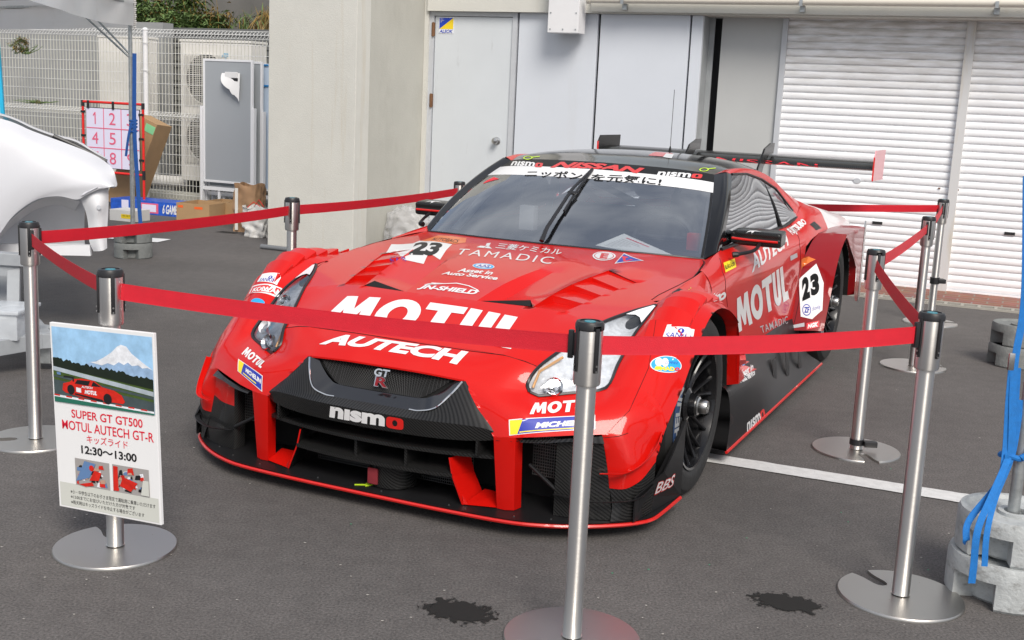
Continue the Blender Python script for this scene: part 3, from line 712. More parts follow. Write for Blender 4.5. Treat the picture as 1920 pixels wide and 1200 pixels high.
# ---------------------------------------------------------------- poster board
SG = thing('poster_board', 'tall white poster with mountain photo and red lettering hung on the left barrier post', 'poster', (-1.19, 3.358, .412), 0)
SG.rotation_euler = (0, -.036, -.415)
SW_, SH_ = .395, .574
obj('board', bx(-SW_ / 2, SW_ / 2, -.006, .006, -SH_ / 2, SH_ / 2, bev=.0015), 'paper', SG)
def sg(name, src, u0, u1, v0, v1, mt, lay=1, parent=SG):
    for v in src.verts: v.co = V(((u0 + (u1 - u0) * v.co.x - .5) * SW_, -.0066 - .0004 * lay, (.5 - (v1 + (v0 - v1) * v.co.y)) * SH_))
    return obj(name, src, mt, parent, smooth='keep')
def cm(name, c, r=.35): M[name] = mat(name, c, r, var=.22 if name in ('p_tree', 'p_grass', 'p_track', 'p_mtn', 'p_snow', 'p_sky', 'p_car', 'p_rail') else 0, vs=38 if name in ('p_snow', 'p_mtn', 'p_grass', 'p_car') else 14); return name
cm('p_sky', (.33, .56, .80)); cm('p_mtn', (.30, .45, .66)); cm('p_snow', (.78, .80, .84)); cm('p_tree', (.010, .018, .010)); cm('p_rail', (.42, .48, .53)); cm('p_grass', (.055, .095, .018)); cm('p_track', (.06, .085, .09)); cm('p_green', (.02, .15, .10)); cm('p_car', (.62, .02, .01)); cm('p_ink', (.012, .012, .014)); cm('p_red', (.70, .012, .04)); cm('p_fade', (.60, .61, .56)); cm('p_mix', (.35, .33, .32)); cm('p_skin', (.5, .3, .22)); cm('p_blue', (.12, .22, .42))
sg('panel', poly_bm(RECT), .02, .985, .86, .99, 'p_fade', 0)
PH = sg('printed_photo', poly_bm(RECT), .02, .985, .02, .42, 'p_sky', 1)
def P(polys, mt, lay): return sg('printed_patch', poly_bm(polys), .02, .985, .42, .02, mt, lay, PH) if False else sg('printed_patch', poly_bm(polys), .02, .985, .02, .42, mt, lay, PH)
rnd = random.Random(5)
P([[(.33, .55), (.52, .66), (.60, .74), (.66, .83), (.70, .86), (.75, .845), (.80, .76), (.90, .66), (1, .57), (1, .45), (.33, .45)]], 'p_mtn', 2)
P([[(.38, .585), (.44, .60), (.52, .665), (.60, .745), (.66, .83), (.70, .86), (.75, .845), (.80, .76), (.90, .665), (1, .575), (.95, .60), (.90, .585), (.86, .62), (.80, .60), (.76, .64), (.72, .60), (.67, .63), (.62, .58), (.56, .60), (.50, .56)]], 'p_snow', 3)
tr = [(0, .25)]; x = 0
while x < 1: tr.append((x, .58 - .12 * x + rnd.uniform(-.02, .025))); x += .018
tr += [(1, .45), (1, .25)]; P([tr], 'p_tree', 4)
P([[(0, 0), (1, 0), (1, .33), (0, .47)]], 'p_grass', 5)
P([[(0, .42), (1, .24), (1, .30), (0, .475)]], 'p_rail', 6)
P([[(0, 0), (1, 0), (1, .165), (0, .30)]], 'p_track', 6); P([[(0, .335), (1, .20), (1, .235), (0, .36)]], 'p_track', 7)
P([[(0, 0), (1, 0), (1, .03), (0, .07)]], 'p_green', 7)
P([[(0, .07), (1, .02), (1, .045), (0, .10)]], 'p_snow', 8); P([[(i / 8, .085 - i * .006), (i / 8 + .06, .082 - i * .006), (i / 8 + .06, .10 - i * .006), (i / 8, .103 - i * .006)] for i in range(8)], 'p_car', 9)
P([[(.09, .17), (.10, .26), (.17, .29), (.21, .335), (.30, .355), (.42, .345), (.50, .275), (.62, .25), (.69, .20), (.72, .12), (.70, .09), (.30, .10), (.12, .14)]], 'p_car', 9)
P([[(.22, .275), (.25, .33), (.38, .335), (.36, .27)], [(.39, .27), (.41, .335), (.49, .275)]], 'p_ink', 10)
P([[(.11, .365), (.11, .345), (.20, .345), (.20, .30), (.215, .30), (.215, .365)]], 'p_ink', 10)
P([ell(20, .18, .19, .038, .065), ell(20, .55, .13, .042, .07), [(.22, .13), (.50, .08), (.50, .11), (.22, .15)]], 'p_ink', 11)
P([[(.04, .37), (.08, .365), (.08, .40), (.04, .405)]], 'p_blue', 9); P([[(.235, .17), (.285, .165), (.285, .225), (.235, .23)]], 'p_snow', 11)
sg('lettering', text_bm('MOTUL', .05, .2), .33, .45, .335, .357, 'p_snow', 12, PH)
sg('lettering', text_bm('AUTECH', .03, .2), .30, .41, .315, .327, 'p_snow', 12, PH)
sg('lettering', text_bm('SUPER GT GT500', .014), .175, .865, .452, .497, 'p_red', 1)
sg('lettering', text_bm('MOTUL AUTECH GT-R', .010), .075, .965, .515, .565, 'p_red', 1)
sg('lettering', text_bm('キッズライド', .006), .315, .715, .578, .622, 'p_red', 1)
sg('lettering', text_bm('12:30～13:00', .028), .255, .795, .640, .684, 'p_ink', 1)
sg('lettering', text_bm('※小・中学生以下のお子さま限定で運転席に乗車いただけます', .006), .125, .955, .893, .916, 'p_ink', 1)
sg('lettering', text_bm('※13:00までにお並びいただけた方が対象です', .006), .125, .76, .922, .944, 'p_ink', 1)
sg('lettering', text_bm('※雨天時はキッズライドを中止する場合がございます', .006), .125, .845, .951, .974, 'p_ink', 1)
for (u0, u1, sd_) in ((.185, .525, 1), (.555, .905, 2)):
    ph = sg('printed_photo', poly_bm(RECT), u0, u1, .715, .862, 'p_mix', 1); rnd = random.Random(sd_)
    for mt, k, lay in (('p_snow', 9, 2), ('p_blue', 7, 3), ('p_ink', 9, 4), ('p_car', 8, 5), ('p_skin', 5, 6)):
        ps = []
        for i in range(k):
            x, y = rnd.uniform(.02, .8), rnd.uniform(.05, .75); w_, h_ = rnd.uniform(.04, .2), rnd.uniform(.05, .24)
            ps.append([(x, y), (min(1, x + w_), y + rnd.uniform(-.03, .03)), (min(1, x + w_ * .8), min(1, y + h_)), (x + rnd.uniform(0, .04), min(1, y + h_ * .8))])
        sg('printed_patch', poly_bm(ps), u0, u1, .715, .862, mt, lay, ph)
    if sd_ == 1: sg('printed_patch', poly_bm([[(.02, .15), (.30, .95), (.62, .9), (.42, .35)]]), u0, u1, .715, .862, 'p_blue', 7, ph); sg('printed_patch', poly_bm([ell(14, .5, .72, .07, .11), [(.1, .05), (.5, .2), (.55, .08), (.3, .0)], [(.42, .25), (.7, .3), (.78, .6), (.58, .66)]]), u0, u1, .715, .862, 'p_car', 8, ph)
    else: sg('printed_patch', poly_bm([[(.02, .05), (.16, .05), (.16, .95), (.04, .95)], [(.2, .25), (.5, .1), (.7, .45), (.3, .6)]]), u0, u1, .715, .862, 'p_car', 7, ph); sg('printed_patch', poly_bm([[(.78, .05), (1, .05), (1, .6), (.85, .6)]]), u0, u1, .715, .862, 'p_fade', 8, ph)

# ---------------------------------------------------------------- tent weights
def weight_mesh(r, h, seed):
    b = bmesh.new(); n = 48
    prof = [(.03, h - .02), (.05, h - .012), (r * .80, h - .012), (r * .84, h), (r * .95, h), (r, h - .012), (r, .012), (r * .97, 0), (.03, 0)]
    lathe(b, prof, n, closed=True)
    # two hand holds: recessed pockets
    b.verts.ensure_lookup_table()
    for v in b.verts:
        a = math.degrees(math.atan2(v.co.y, v.co.x)); rr = math.hypot(v.co.x, v.co.y)
        for c0 in (0, 180):
            da = abs((a - c0 + 180) % 360 - 180)
            if da < 17 and rr > r * .96 and v.co.z < h - .03: v.co.x *= .80; v.co.y *= .80
    # cut the pocket height
    return b
def weight(name, label, x, y, z, r, h, rz, mt, group):
    b = bmesh.new(); n = 60; pk = .055; top = h * .62
    def rad(i, z):
        a = 360 * i / n
        for c0 in (0, 120, 240):
            if abs((a - c0 + 180) % 360 - 180) < 19 and z < top: return r - pk
        return r
    zs = [0, .008, top - .001, top + .001, h - .014, h]
    prev = None; rows = []
    for k, z_ in enumerate(zs):
        rg = []
        for i in range(n):
            q = rad(i, z_) - (.006 if k in (0, 5) else 0); a = 2 * pi * i / n; rg.append(b.verts.new((q * cos(a), q * sin(a), z_)))
        rows.append(rg)
    for A, B in zip(rows, rows[1:]):
        for i in range(n): b.faces.new((A[i], A[(i + 1) % n], B[(i + 1) % n], B[i]))
    ins = [[b.verts.new((q * cos(2 * pi * i / n), q * sin(2 * pi * i / n), zz)) for i in range(n)] for q, zz in ((r * .86, h), (r * .82, h - .012), (.05, h - .014), (.05, h - .004), (.034, h - .004), (.034, h - .05))]
    seq = [rows[-1]] + ins
    for A, B in zip(seq, seq[1:]):
        for i in range(n): b.faces.new((A[i], A[(i + 1) % n], B[(i + 1) % n], B[i]))
    b.faces.new(rows[0][::-1]); b.faces.new(ins[-1])
    o = obj(name, b, mt, None, smooth=True, angle=28); o.location = (x, y, z); o.rotation_euler = (0, 0, rz)
    return tag(o, label, 'tent weight', group)
GW = 'round cast tent weights'
wx, wy = G(1880, 1112).x, G(1880, 1112).y
weight('tent_weight', 'pale grey cast tent weight with blue straps, lower of the near right pair', wx, wy, 0, .170, .135, R(95), 'cast', GW)
weight('tent_weight', 'pale grey cast tent weight with blue straps, upper of the near right pair', wx + .01, wy + .005, .136, .163, .13, R(103), 'cast', GW)
q = G(1902, 684)
weight('tent_weight', 'dark grey tent weight on bare asphalt before the shutters, lower one', q.x, q.y, 0, .155, .125, R(-60), 'castd', GW)
weight('tent_weight', 'dark grey tent weight on bare asphalt before the shutters, upper one', q.x + .005, q.y, .126, .155, .125, R(-50), 'castd', GW)
q = G(250, 482); TPX, TPY = q.x, q.y
weight('tent_weight', 'dark grey tent weight at the foot of the left tent pole, lower one', q.x, q.y, 0, .150, .125, R(-80), 'castd', GW)
weight('tent_weight', 'dark grey tent weight at the foot of the left tent pole, upper one', q.x, q.y, .126, .150, .125, R(-85), 'castd', GW)

# near right tent leg and straps
def ribbon(name, pts, wdt, mt, label=None, parent=None, nrm=None, cat='strap', k=8):
    P_ = spl(pts, k); b = bmesh.new(); g = []
    for i, p in enumerate(P_):
        d = (P_[min(i + 1, len(P_) - 1)] - P_[max(i - 1, 0)]).normalized(); view = nrm or V((0, -1, .15))
        s = d.cross(view).normalized() * wdt / 2; g.append((b.verts.new(p - s), b.verts.new(p + s)))
    for A, B in zip(g, g[1:]): b.faces.new((A[0], A[1], B[1], B[0]))
    shell(b, .0016)
    o = obj(name, b, mt, parent, smooth=True, angle=40)
    if label: tag(o, label, cat)
    return o
tentR = thing('tent', 'galvanised tent frame pole standing in the near right weights beside blue straps', 'tent', (wx, wy, 0))
b = bmesh.new(); tube(b, [(0.0, 0.0, .20), (0.012, 0.03, 2.6)], .0175, 18)
obj('pole', b, 'galv', tentR, smooth=True)
b = bmesh.new(); box(b, -.03, .03, -.02, .02, 2.45, 2.6); obj('bracket', b, 'galv', tentR)
b = bmesh.new(); tube(b, [(0, 0, 2.58), (1.6, -.7, 2.58)], .015, 10); obj('rail', b, 'galv', tentR, smooth=True)
def wp3(x, y, d): return V((wx, wy, 0)) + V((0, 0, 0)) if False else (CAM + ray(x, y) * (d / ray(x, y).y))      # point at world depth y = d
yk = wy
stR = thing('blue_strap', 'bright blue webbing strap tied round the near right tent leg and weights', 'strap', (wx, wy, .3))
def rel(pts, o): return [p - o.location for p in pts]
Y0 = wy - .03
ribbon('webbing', rel([wp3(1925, 330, Y0 + .1), wp3(1921, 560, Y0 + .06), wp3(1902, 690, Y0 + .03), wp3(1896, 850, Y0), wp3(1884, 858, Y0 - .01)], stR), .022, 'strap', parent=stR)
ribbon('webbing', rel([wp3(1897, 690, Y0 + .03), wp3(1891, 760, Y0 + .02), wp3(1885, 850, Y0), wp3(1872, 905, wy - .08), wp3(1818, 975, wy - .15), wp3(1812, 1012, wy - .172), wp3(1812, 1015, wy - .15)], stR), .020, 'strap', parent=stR)
ribbon('webbing', rel([wp3(1908, 690, Y0 + .03), wp3(1902, 780, Y0 + .02), wp3(1892, 852, Y0), wp3(1862, 925, wy - .12), wp3(1834, 992, wy - .185), wp3(1826, 1060, wy - .19), wp3(1822, 1094, wy - .19)], stR), .021, 'strap', parent=stR)
ribbon('webbing', rel([wp3(1915, 750, Y0 + .03), wp3(1899, 850, Y0 + .01), wp3(1868, 930, wy - .06), wp3(1851, 998, wy - .13), wp3(1846, 1062, wy - .15)], stR), .018, 'strap', parent=stR)
b = bmesh.new(); c = wp3(1894, 853, wy) - stR.location
tube(b, [c + V((.030 * cos(t) + .004, .030 * sin(t), .004 * sin(2 * t))) for t in [i * pi / 10 for i in range(21)]], .009, 8)
tube(b, [c + V((.02, -.03, 0)), c + V((.035, -.03, .012)), c + V((.055, -.02, .03))], [.010, .008, .009], 8); obj('knot', b, 'strap', stR, smooth=True)
b = bmesh.new(); c = wp3(1896, 678, Y0 + .01) - stR.location; box(b, c.x - .009, c.x + .009, c.y - .006, c.y + .004, c.z - .026, c.z + .026, bev=.004); obj('cam_buckle', b, 'steel', stR, smooth=True)

# ---------------------------------------------------------------- left tent
TZ = 1.83
tn = thing('tent', 'white canopy corner of an event tent with a galvanised leg at the upper left', 'tent', (TPX, TPY, 0))
b = bmesh.new(); tube(b, [(0, 0, .2), (0, .0, 1.25)], .019, 16); tube(b, [(0, 0, 1.2), (0, 0, 2.0)], .0155, 14)
obj('leg', b, 'galv', tn, smooth=True)
top = V((TPX - .04, TPY, 0))
b = bmesh.new()
for dx in (-.012, .016): tube(b, [V((dx, 0, 1.60)), V((dx * 3 - .35, -.10, 1.95))], .008, 8)
obj('brace', b, 'galv', tn, smooth=True)
C0 = G(250, 50, 0) if False else (CAM + ray(250, 48) * (TPY / ray(250, 48).y)); zc = C0.z
A0 = G(60, 0, zc) ; dA = (A0 - C0).normalized(); dB = V((-WU.x, -WU.y, 0)); dB = (dB * .97 + WN * .25).normalized()
Lc = 2.6; b = bmesh.new(); n = 26
def cl(t, s, z): return None
rnd = random.Random(2)
def valance(dr, L, hgt, wob, seed):
    rd = random.Random(seed); ph = [rd.uniform(0, 6.28) for _ in range(4)]; g = []
    nr = V((-dr.y, dr.x, 0))
    for i in range(n * 2 + 1):
        t = i / (n * 2); base = C0 + dr * L * t
        row = []
        for j in range(7):
            s = j / 6; o_ = wob * (1 - abs(.5 - s)) * (sin(9 * t + ph[0]) * .6 + sin(21 * t + 3 * s + ph[1]) * .35 + sin(40 * t - 5 * s + ph[2]) * .15)
            sagz = -.03 * sin(pi * t) * (1 - s)
            row.append(b.verts.new(base + V((0, 0, hgt * s + sagz)) + nr * o_))
        g.append(row)
    for i in range(len(g) - 1):
        for j in range(6): b.faces.new((g[i][j], g[i + 1][j], g[i + 1][j + 1], g[i][j + 1]))
valance(dA, Lc, .26, .035, 3); valance(dB, 3.2, .22, .04, 5)
hi = V((0, 0, .25)); far = C0 + dA * Lc + dB * 3.2
for tri_ in ((C0 + hi, C0 + dA * Lc + hi, (C0 + far) / 2 + V((0, 0, 1.0))), (C0 + hi, C0 + dB * 3.2 + hi, (C0 + far) / 2 + V((0, 0, 1.0))), (far + hi, C0 + dA * Lc + hi, (C0 + far) / 2 + V((0, 0, 1.0))), (far + hi, C0 + dB * 3.2 + hi, (C0 + far) / 2 + V((0, 0, 1.0)))):
    b.faces.new([b.verts.new(p) for p in tri_])
bmesh.ops.translate(b, verts=b.verts[:], vec=-tn.location); obj('canopy', b, 'canvas', tn, smooth=True)
b = bmesh.new(); zr = zc + .16
for e in (C0 + dA * Lc, C0 + dB * 3.2): tube(b, [V((C0.x, C0.y, zr)) - tn.location, V((e.x, e.y, zr)) - tn.location], .014, 8)
obj('frame_rail', b, 'galv', tn, smooth=True)
b = bmesh.new(); rp = []
for i in range(60):
    t = i / 59; rp.append(C0 - tn.location + V((.018 + .012 * sin(i * 1.9), -.02 + .008 * cos(i * 1.9), .24 - .27 * t)))
tube(b, rp, .0055, 6); obj('lacing', b, 'canvas', tn, smooth=True)
stL = thing('blue_strap', 'dark blue webbing strap wrapped round the left tent pole', 'strap', (TPX, TPY, .3))
ribbon('webbing', rel([wp3(252, 100, TPY - .03), wp3(252, 240, TPY - .03), wp3(257, 330, TPY - .03), wp3(263, 415, TPY - .05), wp3(265, 440, TPY - .06)], stL), .032, 'strapd', parent=stL)
ribbon('webbing', rel([wp3(248, 225, TPY - .03), wp3(241, 255, TPY - .04), wp3(236, 293, TPY - .04)], stL), .02, 'strapd', parent=stL)
b = bmesh.new()
for y in (226, 232, 238, 246):
    c = wp3(250, y, TPY) - stL.location; tube(b, [c + V((.026 * cos(t), .026 * sin(t), .003 * sin(t))) for t in [i * pi / 8 for i in range(17)]], .009, 6)
obj('wrap', b, 'strapd', stL, smooth=True)

# cyan notice board at the left edge
bl = thing('notice_board', 'cyan notice board with white printed sheets cut by the left edge of the picture', 'notice board', (-3.3, 7.6, 0))
q0, q1 = CAM + ray(10, 0) * (7.6 / ray(10, 0).y), CAM + ray(23, 205) * (7.6 / ray(23, 205).y)
xr = (q0.x + q1.x) / 2
b = bmesh.new(); box(b, xr - .8, xr, 7.6, 7.62, .5, 2.3); bmesh.ops.translate(b, verts=b.verts[:], vec=-bl.location); pn = obj('panel', b, 'blueP', bl)
for (y0, y1) in ((12, 98), (114, 260)):
    za, zb = (CAM + ray(8, y0) * (7.6 / ray(8, y0).y)).z, (CAM + ray(8, y1) * (7.6 / ray(8, y1).y)).z
    b = bmesh.new(); box(b, xr - .45, xr - .022, 7.594, 7.599, zb, za); bmesh.ops.translate(b, verts=b.verts[:], vec=-bl.location); sh_ = obj('printed_sheet', b, 'paper', bl)
    b = bmesh.new(); zz = za - .05
    while zz > zb + .03: box(b, xr - .3, xr - .05, 7.591, 7.5935, zz, zz + .002); zz -= .025
    bmesh.ops.translate(b, verts=b.verts[:], vec=-bl.location); obj('printed_lines', b, 'p_mix', sh_)
b = bmesh.new()
for x in (xr - .75, xr - .06): box(b, x, x + .04, 7.605, 7.64, 0, .55)
bmesh.ops.translate(b, verts=b.verts[:], vec=-bl.location); obj('leg', b, 'alu', bl)
bl.rotation_euler = (0, R(-2.2), 0)


# ---------------------------------------------------------------- display boards by the pillar
def board(x0, x1, yt, yb, d, face, label, x0b=None):
    a = WP(x0, yt, d); c = WP(x1, yt + 3, d); zb = WP(x0, yb, d).z; a.z = max(a.z, c.z)
    t = wthing('display_board', label, 'display board', (a.x + c.x) / 2, d, 'grey and white display boards leaning by the pillar')
    wobj('panel', bx(a.x + .02, c.x - .02, d, d + .02, zb + .02, a.z - .02), face, t)
    b = bmesh.new(); box(b, a.x, a.x + .025, d - .006, d + .026, zb, a.z, bev=.003); box(b, c.x - .025, c.x, d - .006, d + .026, zb, a.z, bev=.003)
    box(b, a.x + .025, c.x - .025, d - .006, d + .026, a.z - .025, a.z, bev=.003); box(b, a.x + .025, c.x - .025, d - .006, d + .026, zb, zb + .025, bev=.003); wobj('frame', b, 'alu', t)
    for u in (a.x - .035, c.x + .003): wobj('leg', bx(u, u + .030, d - .02, d + .03, .02, zb + (a.z - zb) * .62, bev=.003), 'alu', t)
    wobj('crossbar', bx(a.x, c.x, d - .01, d + .02, zb - .09, zb - .05), 'alu', t)
    for u in (a.x + .2, (a.x + c.x) / 2 + .1): wobj('strut', bx(u, u + .03, d, d + .02, .02, zb - .09), 'alu', t)
    return t, a, c, zb
board(402, 512, 117, 350, 11.18, 'boardw', 'white display board with blue magnets, rearmost of the three boards by the pillar')
board(390, 492, 113, 350, 11.10, 'board', 'grey display board in the middle of the three boards by the pillar')
t, a, c, zb = board(381, 474, 110, 340, 11.0, 'board', 'grey display board in front with a clipped paper notice')
for y in (122, 161):
    q = WP(499, y, 11.17); wtop('magnet_bar', bx(q.x - .03, q.x + .03, 11.165, 11.178, q.z - .009, q.z + .009, bev=.003), mat('magnet_blue', (.01, .2, .5), .4), 'small blue magnet bar, %s one on the rear white display board' % ('upper' if y < 130 else 'lower'), 'magnet', q.x, 11.17)
nb = bmesh.new(); g = []
for i in range(9):
    row = []; t_ = i / 8
    xl = 416 - 3 * sin(pi * min(1, t_ * 1.2)) + 26 * t_ ** 3; xr_ = 450 - 2 * t_
    for j in range(7):
        s = j / 6; q = WP(xl + (xr_ - xl) * s, 137 + t_ * (38 + 16 * s), 10.975 - .04 * sin(pi * t_) * (1 - s) - .03 * t_); row.append(nb.verts.new(q))
    g.append(row)
for i in range(8):
    for j in range(6): nb.faces.new((g[i][j], g[i][j + 1], g[i + 1][j + 1], g[i + 1][j]))
shell(nb, .001)
nt_ = wtop('paper_notice', nb, 'paper', 'curling white paper notice clipped on the front grey board', 'paper', -6.8, 10.98, smooth=True)
q = WP(434, 141, 10.965); b = bmesh.new(); box(b, q.x - .085, q.x + .085, 10.955, 10.972, q.z - .03, q.z + .035, bev=.004)
wtop('clip', b, 'paper', 'white bulldog clip holding the paper on the front grey board', 'clip', q.x, 10.96)
b = bmesh.new(); q = WP(434, 150, 10.955); box(b, q.x - .08, q.x + .08, 10.956, 10.968, q.z - .01, q.z + .02)
wtop('clip_bar', b, 'black', 'black bar at the top of the clipped paper notice', 'clip', q.x, 10.96)

# ---------------------------------------------------------------- number target
nd = 10.15
tl, tr_ = WP(155, 190, nd), WP(268, 197, nd); zb = WP(235, 326, nd).z; zt_ = tl.z
nt2 = wthing('number_target', 'red tube frame holding a lilac sheet numbered one to nine', 'target game', (tl.x + tr_.x) / 2, nd)
b = bmesh.new(); tube(b, [(tl.x, nd, zb - .42), (tl.x, nd, zt_)], .014, 12); tube(b, [(tr_.x, nd, .05), (tr_.x, nd, zt_)], .014, 12); tube(b, [(tl.x, nd, zt_), (tr_.x, nd, zt_)], .014, 12); tube(b, [(tl.x, nd, zb), (tr_.x, nd, zb)], .014, 12)
wobj('frame', b, 'red', nt2, smooth=True)
b = bmesh.new()
for x in (tl.x, tr_.x):
    tube(b, [(x, nd, zt_ - .05), (x, nd, zt_ + .015)], .018, 12); tube(b, [(x, nd, zb - .05), (x, nd, zb + .05)], .018, 12)
    for z in (zt_ - .11, zt_ - .37, zt_ - .60): box(b, x - .018 if x == tl.x else x - .05, x + .05 if x == tl.x else x + .018, nd - .018, nd - .012, z - .012, z + .012)
for x in (tl.x + .09, (tl.x + tr_.x) / 2 + .02): box(b, x - .015, x + .015, nd - .018, nd - .012, zt_ - .07, zt_ + .016)
wobj('corner_joint', b, 'black', nt2)
x0, x1, z0, z1 = tl.x + .055, tr_.x - .05, zb + .05, zt_ - .065
wobj('sheet', bx(x0, x1, nd - .008, nd - .004, z0, z1), 'lilac', nt2)
wobj('sheet_border', (lambda b: (box(b, x0 - .008, x1 + .008, nd - .003, nd, z0 - .008, z1 + .008), b)[-1])(bmesh.new()), 'black', nt2)
b = bmesh.new()
for k in (1, 2):
    u = x0 + (x1 - x0) * k / 3; box(b, u - .005, u + .005, nd - .0095, nd - .0085, z0, z1); z = z0 + (z1 - z0) * k / 3; box(b, x0, x1, nd - .0105, nd - .0095, z - .005, z + .005)
wobj('grid_lines', b, 'pinkl', nt2)
for k in range(9):
    cx = x0 + (x1 - x0) * (.5 + k % 3) / 3; cz = z1 - (z1 - z0) * (.5 + k // 3) / 3
    wobj('numeral', fl(text_bm(str(k + 1)) if k else poly_bm([[(.55, 0), (.85, 0), (.85, 1), (.6, 1), (.1, .78), (.1, .66), (.55, .80)]]), cx - (.030 if k == 0 else .045), cx + (.02 if k == 0 else .045), cz - .065, cz + .065, nd - .011), 'pinkl', nt2, smooth='keep')

# ---------------------------------------------------------------- boxes and bags
def wbox(name, label, x0, x1, yt, yb, d, dep, mt, cat='box', rz=0, open_=False, group=None, sz=None):
    a, c = WP(x0, yb, d), WP(x1, yb, d); h = WP((x0 + x1) / 2, yt, d).z
    z0 = 0 if WP((x0 + x1) / 2, yb, d).z < .12 else WP((x0 + x1) / 2, yb, d).z
    W_, D_ = (c.x - a.x), dep; b = bmesh.new()
    if open_:
        t_ = .006; H_ = h - z0
        box(b, 0, W_, 0, t_, 0, H_); box(b, 0, W_, D_ - t_, D_, 0, H_); box(b, 0, t_, t_, D_ - t_, 0, H_); box(b, W_ - t_, W_, t_, D_ - t_, 0, H_); box(b, t_, W_ - t_, t_, D_ - t_, .0, .006)
        for (pts) in (((0, 0, H_), (W_, 0, H_), (W_, -.10, H_ - .07), (0, -.10, H_ - .07)),):
            pass
    else: box(b, 0, W_, 0, D_, 0, h - z0, bev=.002)
    o = obj(name, b, mt, None); o.location = wall_to_world(a.x, d, z0); o.rotation_euler = (0, 0, -TH + rz); return tag(o, label, cat, group), (W_, D_, h - z0)
def on_front(o, name, x0, x1, z0, z1, mt, src=None, k=1):
    b = src or poly_bm(RECT)
    for v in b.verts: v.co = V((x0 + (x1 - x0) * v.co.x, -.0015 * k, z0 + (z1 - z0) * v.co.y))
    return obj(name, b, mt, o, smooth='keep')
o, s = wbox('cardboard_box', 'open brown cardboard box with orange tape on the asphalt by the whiteboards', 331, 388, 382, 440, 9.62, .40, 'card', open_=True, rz=R(6))
on_front(o, 'tape', .02, .08, s[2] - .05, s[2] - .025, 'orange'); on_front(o, 'tape', s[0] * .55, s[0] * .8, s[2] - .055, s[2] - .03, 'orange')
o, s = wbox('cardboard_box', 'second brown cardboard box half hidden behind the open one', 380, 436, 379, 430, 9.95, .35, 'card', open_=True, rz=R(3))
# leaning tall carton
b = bmesh.new(); box(b, -.16, .16, -.13, .13, 0, 1.06, bev=.003); o = obj('tall_carton', b, 'card', None); q = WP(232, 400, 10.55); o.location = wall_to_world(q.x, 10.55, .0); o.rotation_euler = (R(-6), R(20), -TH); tag(o, 'tall brown carton with green tape leaning behind the number target', 'box')
b = bmesh.new(); box(b, .02, .155, -.1335, -.1315, .93, 1.02); obj('tape', b, 'green', o)
o, s = wbox('game_box', 'blue printed game box lying behind the tent pole', 208, 333, 377, 412, 10.0, .32, 'gamebox', rz=R(4))
on_front(o, 'lettering', s[0] * .74, s[0] * .95, s[2] * .15, s[2] * .85, 'swhite', text_bm('6 GAME', .03, .3), 2)
on_front(o, 'picture', s[0] * .42, s[0] * .68, s[2] * .12, s[2] * .85, 'pinkl'); on_front(o, 'picture', s[0] * .45, s[0] * .65, s[2] * .22, s[2] * .75, 'lilac', k=2); on_front(o, 'picture', s[0] * .16, s[0] * .26, s[2] * .35, s[2] * .95, 'lilac', k=2)
o, s = wbox('white_carton', 'small white carton with a yellow label in front of the blue game box', 206, 250, 394, 432, 9.35, .25, 'bagw', rz=R(2))
on_front(o, 'label', s[0] * .48, s[0] * .98, .03, s[2] * .65, 'syel'); on_front(o, 'lettering', s[0] * .53, s[0] * .93, .05, s[2] * .58, 'sblack', text_bm('荷物置\nの上に\n使用', .0), 2)
o, s = wbox('plastic_tub', 'small clear plastic tub with a lid on the asphalt near the pillar', 402, 437, 449, 463, 9.28, .13, 'tub', cat='tub', rz=R(4))
b = bmesh.new(); box(b, -.006, s[0] + .006, -.006, s[1] + .006, s[2], s[2] + .012, bev=.003); obj('lid', b, 'bagw', o)
b = bmesh.new(); poly(b, [(0, 0, 0), (.5, 0, 0), (.5, .25, 0), (0, .25, 0)]); o = obj('paper_sheet', b, 'paper', None); q = G(200, 448); o.location = (q.x, q.y, .005); o.rotation_euler = (0, 0, -.2); tag(o, 'white sheet lying on the asphalt behind the left tent weights', 'paper')
def bag(name, label, cx, cd_, w_, dp, h, mt, seed, crumple=.012, open_=True, cat='bag', flare=1.0):
    rnd = random.Random(seed); b = bmesh.new(); nu, nv = 48, 22; ph = [rnd.uniform(0, 6.28) for _ in range(8)]; g = []
    for j in range(nv + 1):
        t_ = j / nv; row = []
        for i in range(nu):
            a = 2 * pi * i / nu; ca, sa = cos(a), sin(a); k = 1 / max(abs(ca), abs(sa)) ** .75
            bul = 1 + .07 * sin(pi * t_) + (flare - 1) * t_
            n_ = crumple * (sin(5 * a + 9 * t_ + ph[0]) + .7 * sin(11 * a - 14 * t_ + ph[1]) + .5 * sin(3 * a + 25 * t_ + ph[2]) + .4 * rnd.uniform(-1, 1))
            row.append(b.verts.new(((w_ / 2 * bul + n_) * ca * k, (dp / 2 * bul + n_) * sa * k, h * t_ + (.015 * sin(4 * a + ph[3]) if j == nv else 0))))
        g.append(row)
    for j in range(nv):
        for i in range(nu): b.faces.new((g[j][i], g[j][(i + 1) % nu], g[j + 1][(i + 1) % nu], g[j + 1][i]))
    b.faces.new(g[0][::-1])
    if open_: shell(b, .003)
    else:
        c = b.verts.new((0, 0, h * .97))
        for i in range(nu): b.faces.new((g[nv][i], g[nv][(i + 1) % nu], c))
    o = obj(name, b, mt, None, smooth=True, angle=60); o.location = wall_to_world(cx, cd_, .0); o.rotation_euler = (0, 0, -TH); return tag(o, label, cat)
q = WP(468, 455, 9.55); h_ = WP(460, 345, 9.55).z
o = bag('paper_bag', 'tall crumpled brown paper bag beside the pillar', q.x, 9.55, .27, .18, h_, 'cardd', 3, .006)
b = bmesh.new(); box(b, -.10, -.065, -.104, -.100, .02, h_ * .92); obj('tape', b, 'offwhite', o)
q = WP(482, 460, 9.28); h_ = WP(480, 388, 9.28).z
